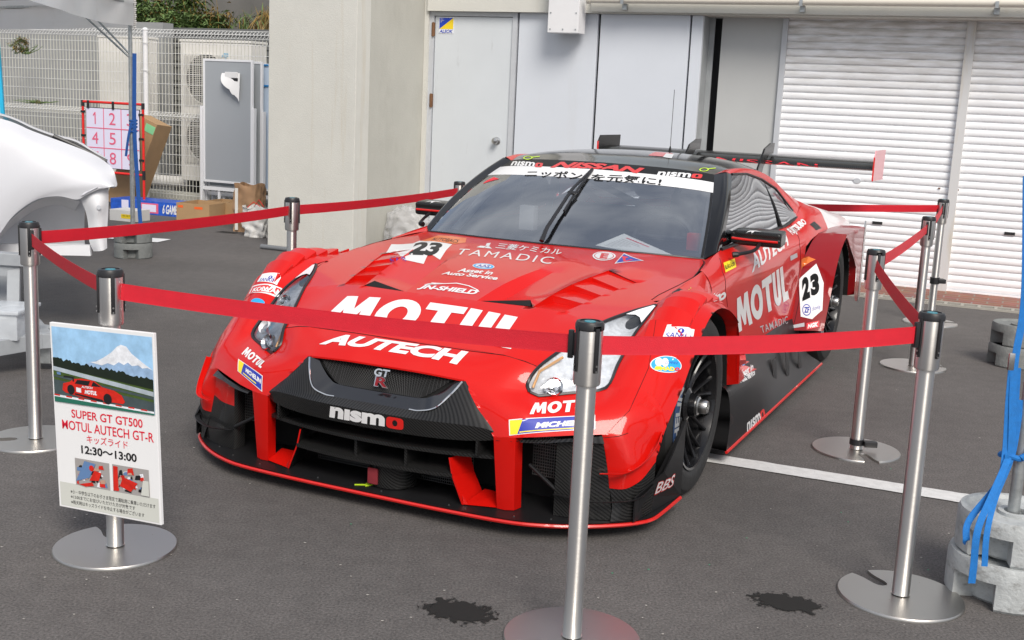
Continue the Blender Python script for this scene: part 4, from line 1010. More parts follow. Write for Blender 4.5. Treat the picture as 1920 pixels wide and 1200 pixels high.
o = bag('white_sack', 'crumpled white sack with red string handles against the pillar', q.x, 9.28, .22, .14, h_, 'bagw', 9, .009, flare=1.15)
b = bmesh.new(); tube(b, [(-.08, -.05, h_ - .01), (-.02, -.03, h_ + .05), (.04, -.05, h_ + .03), (.08, -.04, h_)], .004, 6); tube(b, [(-.05, .02, h_), (.02, 0, h_ + .07), (.09, -.02, h_ + .01)], .004, 6); obj('string', b, 'red', o, smooth=True)
# clear refuse sack
b = bmesh.new(); bmesh.ops.create_icosphere(b, subdivisions=5, radius=1)
rnd = random.Random(8); ds = [(V((rnd.uniform(-1, 1), rnd.uniform(-1, 1), rnd.uniform(-1, 1))).normalized(), rnd.uniform(4, 13), rnd.uniform(0, 6.28)) for _ in range(16)]
for v in b.verts:
    n_ = v.co.copy(); k = 1
    for d_, f_, p_ in ds: k += .028 * (1 - abs(sin(f_ * n_.dot(d_) + p_))) * 1.5 - .02
    x, y, z = n_ * k
    wd = .26 - .06 * z
    v.co = V((x * wd + .05 * max(0, -z), y * .20, max(-.165, z * .235 + .06 * max(0, -x) * (z > .2))))
q = WP(728, 440, 9.25)
o = obj('refuse_sack', b, 'plastic', None, smooth=True, angle=180); o.location = wall_to_world(-5.17, 9.45, .17); o.rotation_euler = (0, 0, -TH); tag(o, 'bulging clear plastic refuse sack against the shaded wall right of the pillar', 'bag')
b = bmesh.new(); bmesh.ops.create_icosphere(b, subdivisions=4, radius=1)
for v in b.verts:
    n_ = v.co.copy(); k = 1 + .05 * sin(9 * n_.x + 3) * sin(11 * n_.z) + .03 * sin(23 * n_.y + 8 * n_.x); v.co = V((n_.x * .30 * k, n_.y * .17 * k, max(-.09, n_.z * .10 * k)))
o = obj('refuse_sack', b, 'plastic', None, smooth=True, angle=180); o.location = wall_to_world(-4.98, 9.40, .10); o.rotation_euler = (0, 0, -TH); tag(o, 'flat clear plastic sack lying at the foot of the bulging one', 'bag')

# ---------------------------------------------------------------- white car body on a trolley, left edge
SP0 = CAM + ray(220, 345) * (6.3 / ray(220, 345).y); SN = V((.16, -.987, 0)).normalized()
sh = thing('white_car_body', 'bare white car body shell with open wheel arch at the left edge', 'car body', (SP0.x - .6, SP0.y, 0))
def sp(x, y, k=0.): return PL(x, y, SP0 - SN * k, SN) - sh.location      # k metres behind the side plane
def sheet(rows, ku=5, kv=5, uc=(), vc=()):
    b = bmesh.new(); surf(b, rows, ku, kv, uc, vc, mirror=False); return b
r_sh = [(-160, 190), (0, 222), (62, 246), (125, 269), (172, 288), (200, 305), (213, 320), (220, 345)]
r_mid = [(-160, 240), (0, 262), (60, 276), (110, 292), (150, 305), (185, 318), (208, 332), (218, 350)]
r_low = [(-160, 380), (-20, 370), (40, 340), (90, 335), (125, 343), (160, 345), (190, 345), (210, 350)]
r_lip = [(-160, 540), (-50, 520), (0, 438), (30, 400), (70, 374), (110, 368), (146, 374), (166, 359)]
b = sheet([[sp(x, y, .11 if i < 6 else .05) for i, (x, y) in enumerate(r_sh)], [sp(x, y, .03) for x, y in r_mid], [sp(x, y, -.02) for x, y in r_low], [sp(x, y, -.01) for x, y in r_lip]])
bmesh.ops.recalc_face_normals(b, faces=b.faces[:]); shell(b, .012); obj('wing_panel', b, 'bodyw', sh, smooth=True)
b = sheet([[sp(208, 352, .0), sp(190, 350, 0), sp(166, 359, -.01)], [sp(218, 350, .03), sp(200, 347, 0), sp(170, 356, -.01)]]); 
obj('wing_corner', b, 'bodyw', sh, smooth=True)
top0 = [(-160, 182), (0, 213), (62, 238), (100, 252), (140, 262), (172, 280), (198, 296)]
b = sheet([[sp(x, y, .13) for x, y in top0], [sp(x, y - 1, .35) for x, y in top0], [sp(x - 2, y + 2, .8) for x, y in top0], [sp(x - 8, y + 8, 1.3) for x, y in top0]])
shell(b, .008); obj('boot_lid', b, 'bodyw', sh, smooth=True)
b = bmesh.new(); tube(b, [sp(x, y + 5, .125) for x, y in [(100, 250), (140, 268), (172, 284), (200, 298)]], .012, 8); obj('rubber_seal', b, 'black', sh, smooth=True)
b = sheet([[sp(x, y, .10) for x, y in [(198, 300), (214, 322), (220, 345)]], [sp(x, y, .5) for x, y in [(192, 300), (206, 320), (212, 338)]], [sp(x, y, 1.2) for x, y in [(170, 305), (184, 322), (190, 338)]]])
obj('rear_panel', b, 'bodyw', sh, smooth=True)
b = sheet([[sp(-60, 560, .02), sp(0, 440, .02), sp(34, 400, .02), sp(75, 374, .02), (sp(115, 369, .02)), sp(150, 378, .02)], [sp(-60, 560, .30), sp(0, 450, .30), sp(38, 412, .30), sp(75, 390, .30), (sp(112, 385, .30)), sp(140, 395, .30)]])
obj('wheel_arch_liner', b, 'bodyi', sh, smooth=True)
b = sheet([[sp(-80, 400, .30), sp(60, 366, .30), sp(160, 372, .28)], [sp(-80, 460, .34), sp(60, 430, .40), sp(158, 430, .30)], [sp(-80, 500, .30), sp(60, 480, .34), sp(160, 478, .28)]])
obj('inner_wing', b, 'bodyi', sh, smooth=True)
b = sheet([[sp(152, 372, .04), sp(172, 358, .02), sp(203, 351, .03)], [sp(163, 395, .05), sp(182, 385, .0), sp(201, 375, .05)], [sp(168, 420, .06), sp(184, 412, .02), sp(200, 405, .06)], [sp(170, 452, .06), sp(186, 446, .03), sp(198, 440, .06)], [sp(178, 470, .06), sp(190, 470, .03), sp(198, 465, .06)]])
shell(b, .01); rp_ = obj('rear_quarter_inner', b, 'bodyi', sh, smooth=True)
b = bmesh.new(); c = sp(185, 389, -.012); tube(b, [c, c - SN * .004], .012, 14); obj('hole', b, 'frame', rp_)
b = sheet([[sp(88, 462, .05), sp(130, 460, .05), sp(168, 460, .05)], [sp(70, 478, .05), sp(130, 479, .05), sp(170, 480, .05)]]); shell(b, .04); obj('sill', b, 'bodyi', sh, smooth=True)
b = sheet([[sp(-60, 455, .22), sp(60, 456, .22), sp(160, 456, .22)], [sp(-60, 476, .22), sp(60, 474, .22), sp(150, 474, .22)]]); shell(b, .05); obj('floor_edge', b, 'bodyi', sh)
# trolley
TRL = thing('body_trolley', 'grey steel trolley with castor carrying the white car body', 'trolley', (SP0.x - .7, SP0.y - .2, 0))
def tp(x, y, Y): return CAM + ray(x, y) * (Y / ray(x, y).y) - TRL.location
def beam(name, p, q_, w_, h_, mt='trolley', parent=TRL):
    p, q_ = V(p), V(q_); d = (q_ - p); L = d.length; b = bmesh.new(); box(b, 0, L, -w_ / 2, w_ / 2, -h_ / 2, h_ / 2, bev=.003)
    o = obj(name, b, mt, parent); o.location = p; o.rotation_euler = d.to_track_quat('X', 'Z').to_euler(); return o
yT = 5.75
beam('upper_beam', tp(-90, 478, yT), tp(48, 487, yT + .1), .08, .06); beam('upper_beam', tp(-90, 506, yT), tp(36, 505, yT + .1), .06, .06)
beam('upright', tp(27, 488, yT + .1), tp(25, 628, yT), .06, .05); beam('upright', tp(8, 500, yT + .3), tp(8, 600, yT + .2), .05, .05)
beam('lower_rail', tp(-100, 668, 5.3), tp(100, 634, 5.6), .05, .075); beam('lower_rail', tp(-60, 596, 6.1), tp(104, 624, 6.0), .05, .06); beam('lower_rail', tp(90, 640, 5.55), tp(66, 610, 6.15), .05, .07)
b = bmesh.new(); c = tp(86, 690, 5.62); rr_ = c.z + TRL.location.z
lathe(b, [(.001, -.022), (rr_ * .9, -.022), (rr_, -.012), (rr_, .012), (rr_ * .9, .022), (.001, .022)], 28, c=(c.x, c.y, rr_), axis='x'); obj('castor_wheel', b, mat('castor_rubber', (.06, .06, .065), .5), TRL, smooth=True)
b = bmesh.new(); box(b, c.x - .035, c.x + .04, c.y - .04, c.y + .04, rr_ + .03, rr_ + .14, bev=.006); obj('castor_fork', b, 'galv', TRL)
tb_ = thing('storage_tub', 'clear plastic storage tub standing on the trolley', 'tub', tuple(G(5, 640, .22)))
p = CAM + ray(33, 640) * (5.45 / ray(33, 640).y); tb_.location = p
b = bmesh.new(); box(b, -.30, 0, 0, .25, 0, .125, bev=.008); obj('tub', b, 'tub', tb_, smooth=True)
b = bmesh.new(); box(b, -.31, .012, -.012, .262, .126, .145, bev=.006); obj('lid', b, 'tub', tb_, smooth=True)
# ================================================================ RACE CAR
CX, CY, CYAW = -.1481, 4.5694, R(-24.968)
# ---- paints
M['paint'] = mat('red_car_paint', (.58, .007, .004), .34, coat=.6, spec=.10)
M['paintw'] = mat('white_decal', (.78, .78, .78), .35, coat=.4)
M['paintk'] = mat('black_gloss', (.006, .006, .007), .12, coat=.3, spec=.3)
M['satin'] = mat('satin_black', (.012, .012, .013), .42, spec=.3)
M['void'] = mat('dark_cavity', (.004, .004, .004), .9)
M['redstrip'] = mat('red_edge', (.66, .012, .008), .35, coat=.5)
M['rubber'] = mat('tyre_rubber', (.020, .020, .020), .62, bump=.15, bs=60)
M['wheel'] = mat('black_wheel', (.007, .007, .008), .22, coat=.35, spec=.3)
M['chrome'] = mat('chrome', (.75, .75, .76), .10, metal=1)
M['orangeg'] = mat('orange_decal', (.80, .17, .02), .4, coat=.4)
M['amber'] = mat('amber_lens', (.62, .34, .14), .3)
M['dred'] = mat('dark_red', (.22, .005, .01), .3, coat=.6)
M['dkred'] = mat('deep_red_paint', (.24, .006, .008), .3, coat=.6, spec=.1)
M['yellowg'] = mat('yellow_decal', (.85, .68, .02), .4)
M['blueg'] = mat('blue_decal', (.012, .03, .36), .4, coat=.3)
M['cyang'] = mat('cyan_decal', (.02, .36, .72), .4)
M['pinkg'] = mat('magenta_decal', (.70, .02, .20), .4)
M['lime'] = mat('lime_decal', (.55, .80, .03), .5)
M['blackd'] = mat('black_decal', (.008, .008, .008), .4, spec=.2)
M['greyd'] = mat('grey_decal', (.45, .45, .47), .4)
def carbon():
    m = mat('carbon_fibre', (.02, .02, .021), .25, coat=.22, spec=.2)
    t = m.node_tree; b = t.nodes['Principled BSDF']; c = t.nodes['Texture Coordinate']
    mm = _n(t, 'ShaderNodeMapping'); mm.inputs['Rotation'].default_value = (.6, .5, .785); t.links.new(c.outputs['Object'], mm.inputs[0])
    w_ = _n(t, 'ShaderNodeTexWave'); w_.inputs['Scale'].default_value = 42; w_.inputs['Distortion'].default_value = .4; t.links.new(mm.outputs[0], w_.inputs['Vector'])
    r = _n(t, 'ShaderNodeMapRange'); r.inputs[3].default_value = .007; r.inputs[4].default_value = .024; t.links.new(w_.outputs['Fac'], r.inputs[0])
    cc = _n(t, 'ShaderNodeCombineColor'); 
    for k in range(3): t.links.new(r.outputs[0], cc.inputs[k])
    t.links.new(cc.outputs[0], b.inputs['Base Color']); return m
M['carbon'] = carbon()
def glassmat(name, tint, a):
    m = bpy.data.materials.new(name); m.use_nodes = True; t = m.node_tree; t.nodes.clear()
    o = _n(t, 'ShaderNodeOutputMaterial'); x = _n(t, 'ShaderNodeMixShader'); fr = _n(t, 'ShaderNodeFresnel'); fr.inputs[0].default_value = 1.55
    r = _n(t, 'ShaderNodeMapRange'); r.inputs[1].default_value = 0; r.inputs[2].default_value = 1; r.inputs[3].default_value = a; r.inputs[4].default_value = 1
    tr = _n(t, 'ShaderNodeBsdfTransparent'); tr.inputs[0].default_value = (*tint, 1); g = _n(t, 'ShaderNodeBsdfGlossy'); g.inputs['Roughness'].default_value = .015; g.inputs[0].default_value = (.95, .97, 1, 1)
    t.links.new(fr.outputs[0], r.inputs[0]); t.links.new(r.outputs[0], x.inputs[0]); t.links.new(tr.outputs[0], x.inputs[1]); t.links.new(g.outputs[0], x.inputs[2]); t.links.new(x.outputs[0], o.inputs[0]); return m
M['glass'] = glassmat('windscreen_glass', (.84, .88, .90), .36)
M['sideglass'] = glassmat('side_window_glass', (.30, .32, .33), .26)
M['lens'] = glassmat('lamp_lens', (.93, .95, .97), .02)

CAR = thing('race_car', 'red race car with white lettering, a black roof and a tall rear wing', 'race car', (CX, CY, 0), CYAW)
CM = Matrix.Translation((CX, CY, 0)) @ Matrix.Rotation(CYAW, 4, 'Z'); CMI = CM.inverted()
ccam = CMI @ CAM
def cray(x, y): return (CMI.to_3x3() @ ray(x, y)).normalized()
def con(x, y, ax, v):
    d = cray(x, y); i = 'xyz'.index(ax); return ccam + d * ((v - ccam[i]) / d[i])
SURF = []           # meshes that decals may lie on
TWO = {'wheelhouse', 'rear_flare', 'windscreen_pillar', 'screen_frame', 'intake_strut', 'tie_rod', 'side_window', 'window_frame', 'roof_rail', 'door_skin', 'side_skirt', 'skirt_edge', 'chrome_edge', 'radiator_opening', 'flare_gurney', 'rear_quarter'}
def cobj(name, bm, mt, parent=CAR, smooth=True, angle=32, hit=True, label=None):
    if name in TWO and any(f.calc_center_median().x < 0 for f in bm.faces) and any(f.calc_center_median().x > 0 for f in bm.faces):
        me = bpy.data.meshes.new('half'); bm.to_mesh(me); b2 = bmesh.new(); b2.from_mesh(me); bpy.data.meshes.remove(me)
        bmesh.ops.delete(b2, geom=[f for f in b2.faces if f.calc_center_median().x > 0], context='FACES'); bmesh.ops.delete(bm, geom=[f for f in bm.faces if f.calc_center_median().x < 0], context='FACES')
        p2 = HALF.get(parent.name, parent)
        o1 = _cobj(name, bm, mt, parent, smooth, angle, hit, label); o2 = _cobj(name, b2, mt, p2, smooth, angle, hit, label); HALF[o1.name] = o2
        return o1
    return _cobj(name, bm, mt, parent, smooth, angle, hit, label)
HALF = {}
def _cobj(name, bm, mt, parent=CAR, smooth=True, angle=32, hit=True, label=None):
    if hit:
        weld(bm); bmesh.ops.recalc_face_normals(bm, faces=bm.faces[:])
    o = obj(name, bm, mt, parent, smooth=smooth, angle=angle)
    if hit: SURF.append(o)
    if label: o['label'] = label
    return o
def mirr(pts): return [(-p[0], p[1], p[2]) for p in pts]

# ---- bonnet
E0 = [(0, -.29, .677), (0, -.12, .716), (0, .04, .740), (0, .20, .757), (0, .36, .770)]
E1 = [(.150, -.285, .676), (.165, -.12, .712), (.185, .04, .737), (.21, .20, .754), (.24, .36, .768)]
E3 = [(.36, -.25, .672), (.378, -.11, .703), (.40, .03, .727), (.425, .16, .743), (.45, .28, .757)]
E4 = [(.47, -.22, .662), (.50, -.10, .681), (.525, .02, .698), (.555, .13, .712), (.58, .24, .726)]
E5 = [(.622, -.27, .640), (.695, -.11, .673), (.740, .04, .697), (.748, .17, .713), (.751, .30, .727)]
bm = bmesh.new()
f0 = [(0, -.56, .556), (.15, -.558, .556), (.29, -.555, .555), (.393, -.55, .552), (.523, -.539, .526)]
f1 = [(0, -.43, .618), (.15, -.43, .618), (.33, -.42, .613), (.45, -.415, .601), (.565, -.42, .578)]
surf(bm, [f0, f1, [E0[0], E1[0], E3[0], E4[0], E5[0]], [E0[1], E1[1], E3[1], E4[1], E5[1]]], 6, 6, uc=(1, 2, 3), keep=(0, 2))
def tr_(rows): return [list(r) for r in zip(*rows)]
mid01 = [((a[0] + b[0]) / 2, (a[1] + b[1]) / 2, (a[2] + b[2]) / 2) for a, b in zip(E0, E1)]
surf(bm, tr_([E0, mid01, E1]), 4, 6)
mid45 = [((a[0] + b[0]) / 2, (a[1] + b[1]) / 2, (a[2] + b[2]) / 2) for a, b in zip(E4, E5)]
surf(bm, tr_([E4, mid45, E5]), 4, 6)
FL = [(.190, -.225, .662), (.205, -.11, .674), (.225, .05, .709), (.248, .2, .739), (.265, .34, .764)]
FO = [(.335, -.215, .690), (.350, -.11, .692), (.372, .02, .713), (.40, .15, .736), (.43, .27, .755)]
surf(bm, tr_([E1, FL]), 1, 6); surf(bm, tr_([FL, FO]), 3, 6); surf(bm, tr_([FO, E3]), 1, 6)
RA = [(.26, .50, .778), (.29, .49, .777), (.44, .44, .768), (.47, .42, .765), (.61, .40, .743)]
surf(bm, [[E1[4], FL[4], FO[4], E3[4], E4[4]], RA], 3, 3, uc=(1, 2, 3))
surf(bm, [[E0[4], mid01[4], E1[4]], [(0, .50, .779), (.13, .50, .7785), (.26, .50, .778)]], 4, 3)
surf(bm, [[E4[4], mid45[4], E5[4]], [(.61, .40, .743), (.68, .415, .741), (.75, .44, .739)]], 4, 3)
WC = [(0, .632, .7875), (.2, .648, .7865), (.30, .665, .785), (.46, .70, .782), (.51, .72, .780), (.61, .765, .775), (.65, .79, .771), (.689, .815, .768)]
surf(bm, [[(0, .50, .779), (.13, .50, .7785), (.26, .50, .778), (.44, .44, .768), (.47, .42, .765), (.61, .40, .743), (.68, .415, .741), (.75, .44, .739)], WC], 4, 4, uc=(2, 3, 4, 5))
surf(bm, [[(.746, -.013, .689), (.745, .04, .697), (.742, .10, .704)], [(.722, -.05, .684), (.740, .04, .697), (.745, .11, .706)]], 3, 1)
# stepped louvres between the ridge and the outer bonnet
steps = 4
for k in range(steps):
    def at(E, t):
        P_ = [V(p) for p in E]; return cr1(P_, t * 4)
    t0, t1 = k / steps, (k + 1) / steps
    for sx in (1, -1):
        def q(E, t, dz): p = at(E, t) + V((0, 0, dz)); p.x *= sx; return p
        A, B_ = q(E3, t0, -.004), q(E4, t0, -.002); C_, D_ = q(E3, t1, (-.034, -.029, -.020, -.010)[k]), q(E4, t1, (-.020, -.016, -.010, -.005)[k]); F_, G_ = q(E3, t1, -.004), q(E4, t1, -.002)
        poly(bm, [A, B_, D_, C_]); poly(bm, [C_, D_, G_, F_])
        poly(bm, [q(E3, t0, 0), A, C_, F_, q(E3, t1, 0)]); poly(bm, [q(E4, t0, 0), B_, D_, G_, q(E4, t1, 0)])
bonnet = cobj('bonnet', bm, 'paint', angle=24)
bm = bmesh.new()
for sx in (1, -1):
    poly(bm, [(sx * x, y, z) for x, y, z in ((.165, -.281, .6765), (.352, -.250, .6735), (.335, -.214, .690), (.192, -.224, .662))])
    poly(bm, [(sx * x, y, z) for x, y, z in ((.19, -.27, .60), (.335, -.235, .60), (.335, -.17, .61), (.205, -.19, .60))])
cobj('radiator_opening', bm, 'void', bonnet, hit=False, smooth=False)

# ---- nose, bumper, wings: one red skin
bm = bmesh.new()
surf(bm, [[(0, -.60, .462), (.15, -.60, .462), (.31, -.60, .455)], [(0, -.69, .481), (.15, -.688, .480), (.31, -.675, .471)], [(0, -.69, .487), (.15, -.688, .486), (.31, -.675, .477)], [(0, -.63, .530), (.16, -.63, .529), (.34, -.615, .516)], [(0, -.562, .556), (.2, -.559, .556), (.393, -.552, .552)]], 5, 4, vc=(1, 2))
surf(bm, [[(.393, -.552, .552), (.455, -.552, .543), (.523, -.541, .526)], [(.34, -.615, .516), (.43, -.61, .500), (.503, -.585, .477)], [(.31, -.675, .477), (.42, -.657, .457), (.520, -.600, .450)]], 4, 4)
r2 = [(.31, -.675, .477), (.42, -.657, .457), (.520, -.600, .450), (.546, -.583, .436), (.64, -.527, .449), (.735, -.455, .466), (.79, -.448, .478), (.85, -.43, .475), (.91, -.42, .44), (.95, -.43, .365)]
r3 = [(.37, -.703, .41), (.45, -.698, .405), (.535, -.675, .403), (.57, -.655, .403), (.66, -.61, .406), (.75, -.565, .41), (.80, -.54, .412), (.85, -.515, .41), (.905, -.475, .385), (.945, -.450, .33)]
r4 = [(.455, -.728, .315), (.50, -.725, .320), (.56, -.712, .328), (.60, -.700, .333), (.70, -.650, .343), (.785, -.600, .348), (.83, -.577, .347), (.86, -.555, .340), (.905, -.51, .315), (.938, -.465, .275)]
surf(bm, [r2, r3, r4], 4, 6, uc=(2, 3, 5))
surf(bm, [r4[5:], [(.800, -.590, .27), (.85, -.585, .265), (.88, -.575, .262), (.912, -.53, .262), (.936, -.475, .268)], [(.820, -.595, .17), (.86, -.59, .172), (.885, -.575, .18), (.915, -.545, .205), (.936, -.48, .25)]], 4, 5)
surf(bm, [[(.31, -.675, .477), (.37, -.703, .41), (.455, -.728, .315)], [(.315, -.655, .470), (.372, -.68, .405), (.452, -.70, .30)]], 4, 1)
# wing (fender)
fr = [[(.735, -.455, .466), (.79, -.448, .478), (.85, -.43, .475), (.91, -.42, .44), (.95, -.43, .365)],
      [(.742, -.365, .532), (.79, -.340, .562), (.85, -.32, .566), (.91, -.31, .533), (.955, -.320, .45)],
      [(.747, -.25, .606), (.79, -.215, .643), (.85, -.195, .653), (.91, -.19, .625), (.957, -.210, .545)],
      [(.750, -.13, .652), (.795, -.09, .690), (.85, -.08, .704), (.91, -.08, .690), (.958, -.10, .635)],
      [(.750, -.013, .690), (.80, .01, .716), (.85, .02, .723), (.905, .02, .716), (.958, .01, .682)],
      [(.742, .10, .704), (.80, .12, .716), (.85, .13, .718), (.905, .13, .709), (.958, .13, .684)],
      [(.75, .24, .72), (.80, .25, .710), (.85, .26, .698), (.905, .27, .682), (.957, .27, .650)],
      [(.752, .40, .737), (.785, .40, .715), (.83, .405, .675), (.885, .41, .635), (.955, .40, .585)],
      [(.745, .58, .750), (.768, .58, .722), (.785, .58, .69), (.795, .57, .65), (.80, .56, .60)]]
surf(bm, fr, 5, 5)
surf(bm, [[(.955, .40, .585), (.90, .47, .59), (.80, .56, .60)], [(.957, .46, .46), (.90, .52, .46), (.805, .64, .46)], [(.953, .50, .32), (.935, .66, .32), (.83, .84, .32)]], 4, 4)
# lip of the front arch turned inwards
arc = [(.938, -.465, .275), (.945, -.450, .33), (.95, -.43, .365), (.955, -.320, .45), (.957, -.210, .545), (.958, -.10, .635), (.958, .01, .682), (.958, .13, .684), (.957, .27, .650), (.955, .40, .585), (.957, .46, .46), (.953, .50, .32)]
surf(bm, [arc, [(x - .05, y + (.0), z - .012) for x, y, z in arc]], 4, 1)
skin = cobj('front_bodywork', bm, 'paint', angle=30)
# inner wheelhouse
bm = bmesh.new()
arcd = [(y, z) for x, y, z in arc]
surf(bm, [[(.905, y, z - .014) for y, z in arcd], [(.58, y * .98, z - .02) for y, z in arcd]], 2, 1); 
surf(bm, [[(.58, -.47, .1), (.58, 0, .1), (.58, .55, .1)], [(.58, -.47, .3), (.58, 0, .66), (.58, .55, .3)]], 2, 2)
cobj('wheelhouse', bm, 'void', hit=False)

# ---- flanks
bm = bmesh.new()
S_ = [[(.745, .58, .750), (.775, .58, .715), (.797, .57, .655), (.80, .56, .50), (.80, .56, .27)],
      [(.712, .95, .795), (.768, .95, .752), (.800, .95, .685), (.795, .95, .50), (.80, .95, .27)],
      [(.715, 1.5, .800), (.775, 1.5, .757), (.806, 1.5, .685), (.797, 1.5, .50), (.80, 1.5, .27)],
      [(.718, 2.0, .803), (.782, 2.0, .76), (.812, 2.0, .69), (.80, 2.0, .50), (.80, 2.0, .27)],
      [(.722, 2.3, .806), (.79, 2.3, .766), (.822, 2.29, .70), (.806, 2.28, .50), (.80, 2.26, .27)]]
surf(bm, S_, 5, 6)
surf(bm, [[(.745, .58, .750), (.73, .76, .773), (.712, .95, .795)], [(.735, .58, .749), (.71, .72, .764), (.689, .815, .768)]], 3, 1)
Q_ = [[(.722, 2.3, .806), (.75, 2.3, .795), (.79, 2.3, .766), (.822, 2.29, .70)],
      [(.715, 2.50, .850), (.757, 2.55, .838), (.80, 2.55, .785), (.822, 2.50, .735)],
      [(.692, 2.78, .890), (.757, 2.9, .855), (.80, 2.9, .79), (.822, 2.9, .745)],
      [(.695, 3.25, .828), (.755, 3.3, .80), (.80, 3.3, .765), (.822, 3.3, .735)],
      [(.66, 3.8, .775), (.73, 3.8, .757), (.78, 3.8, .73), (.80, 3.8, .70)]]
surf(bm, Q_, 4, 5, keep=(0, 2))
flk = cobj('door_skin', bm, 'paint', angle=30)
bm = bmesh.new(); surf(bm, Q_, 4, 5, keep=(2, 4)); qtr = cobj('rear_quarter', bm, 'paintw', angle=30)
bm = bmesh.new()
FF = [[(.812, 2.60, .745), (.88, 2.68, .745), (.958, 2.76, .738)], [(.81, 2.44, .68), (.88, 2.53, .68), (.959, 2.63, .685)], [(.805, 2.30, .60), (.88, 2.41, .60), (.960, 2.51, .60)],
      [(.80, 2.24, .45), (.88, 2.34, .45), (.960, 2.40, .45)], [(.80, 2.20, .25), (.88, 2.26, .25), (.955, 2.30, .25)]]
surf(bm, FF, 4, 5)
surf(bm, [FF[0], [(.815, 3.0, .748), (.88, 3.0, .748), (.965, 3.0, .742)], [(.815, 3.35, .735), (.88, 3.35, .738), (.968, 3.32, .738)]], 3, 4)
rarc = [(.955, 2.30, .25), (.960, 2.40, .45), (.960, 2.51, .60), (.959, 2.63, .685), (.958, 2.76, .718), (.962, 2.90, .700), (.965, 3.05, .62), (.967, 3.13, .50), (.967, 3.16, .34)]
surf(bm, [rarc, [(x - .04, y, z - .01) for x, y, z in rarc]], 4, 1)
surf(bm, [[(.958, 2.76, .738), (.965, 3.0, .742), (.968, 3.32, .738)], [(.958, 2.76, .718), (.965, 2.98, .66), (.968, 3.30, .62)], [(.967, 3.14, .50), (.968, 3.2, .48), (.968, 3.30, .45)], [(.967, 3.16, .34), (.968, 3.2, .30), (.968, 3.29, .28)]], 3, 3)
rfl = cobj('rear_flare', bm, 'dkred', angle=35)
# serrated shiny trailing edge of the flare
bm = bmesh.new(); pr = [(3.33, .775), (3.36, .745)]
z = .73
while z > .32: pr += [(3.345 + .02 * (z < .5), z), (3.37, z - .02)]; z -= .05
fr_ = [(3.30, .28), (3.30, .738)]
prism(bm, fr_[::-1][::-1] + pr, .962, .970, fn=lambda a, b_, h: (h, a, b_))
bmd = bm; cobj('flare_gurney', bmd, 'steel', rfl, hit=False, smooth=False)
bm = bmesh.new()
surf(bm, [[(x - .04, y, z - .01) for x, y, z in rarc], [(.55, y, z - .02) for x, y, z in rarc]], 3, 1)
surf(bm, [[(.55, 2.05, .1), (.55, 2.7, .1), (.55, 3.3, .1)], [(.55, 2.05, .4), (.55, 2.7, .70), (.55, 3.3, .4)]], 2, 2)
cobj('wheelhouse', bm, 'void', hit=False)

# ---- roof and screens
WB = [(0, .632, .788), (.25, .655, .786), (.45, .702, .782), (.60, .76, .776), (.679, .815, .769)]
WT_ = [(0, 1.29, 1.127), (.2, 1.30, 1.124), (.36, 1.33, 1.118), (.47, 1.365, 1.109), (.534, 1.40, 1.100)]
def ws(u, t):
    b_, t_ = cr1([V(p) for p in WB], u * 4), cr1([V(p) for p in WT_], u * 4)
    p = b_.lerp(t_, t); k = .028 * 4 * t * (1 - t) * (1 - .3 * u); return p + V((.02 * u * 4 * t * (1 - t) * .6, -k * .55, k))
def ws_grid(u0, u1, t0, t1, nu, nv, off=0., mirror=True):
    b = bmesh.new()
    for sx in ((1, -1) if mirror else (1,)):
        g = []
        for i in range(nu + 1):
            row = []
            for j in range(nv + 1):
                u, t = u0 + (u1 - u0) * i / nu, t0 + (t1 - t0) * j / nv; p = ws(u, t) + V((0, -.5, .86)) * off; p.x *= sx; row.append(b.verts.new(p))
            g.append(row)
        for i in range(nu):
            for j in range(nv):
                q = (g[i][j], g[i + 1][j], g[i + 1][j + 1], g[i][j + 1]); b.faces.new(q if sx > 0 else q[::-1])
    return b
scr = cobj('windscreen', ws_grid(0, 1, 0, .725, 16, 12), 'glass', angle=60)
cobj('windscreen_banner', ws_grid(0, 1, .728, .874, 16, 3, .0005), 'paintw', scr, angle=60)
cobj('windscreen_banner', ws_grid(0, 1, .877, 1, 16, 3, .0005), 'blackd', scr, angle=60)
b = ws_grid(.965, 1, 0, .725, 1, 10, .002); cobj('screen_frame', b, 'satin', scr, hit=False)
bm = bmesh.new(); pl = [ws(i / 12, 0) for i in range(13)]; tube(bm, [V((-p.x, p.y, p.z)) for p in pl[::-1]] + pl[1:], .006, 6); cobj('screen_seal', bm, 'black', scr, hit=False)
bm = bmesh.new()
RF = [[(0, 1.29, 1.127), (.2, 1.30, 1.124), (.36, 1.33, 1.118), (.47, 1.365, 1.109), (.534, 1.40, 1.100)],
      [(0, 1.55, 1.160), (.2, 1.55, 1.157), (.36, 1.56, 1.149), (.47, 1.57, 1.138), (.556, 1.58, 1.122)],
      [(0, 1.9, 1.172), (.2, 1.9, 1.168), (.36, 1.9, 1.157), (.48, 1.9, 1.140), (.572, 1.90, 1.113)],
      [(0, 2.3, 1.150), (.2, 2.3, 1.146), (.37, 2.3, 1.130), (.50, 2.28, 1.100), (.592, 2.22, 1.068)],
      [(0, 2.65, 1.085), (.2, 2.65, 1.08), (.38, 2.65, 1.06), (.52, 2.6, 1.022), (.622, 2.48, .985)],
      [(0, 3.05, .975), (.22, 3.05, .97), (.40, 3.05, .95), (.55, 2.95, .92), (.662, 2.72, .912)],
      [(0, 3.45, .875), (.24, 3.45, .87), (.44, 3.42, .86), (.58, 3.35, .845), (.692, 3.2, .832)],
      [(0, 3.88, .805), (.26, 3.88, .803), (.46, 3.87, .80), (.57, 3.85, .79), (.66, 3.8, .775)]]
surf(bm, RF[:4], 4, 6); roof = cobj('roof', bm, 'paintk', angle=50)
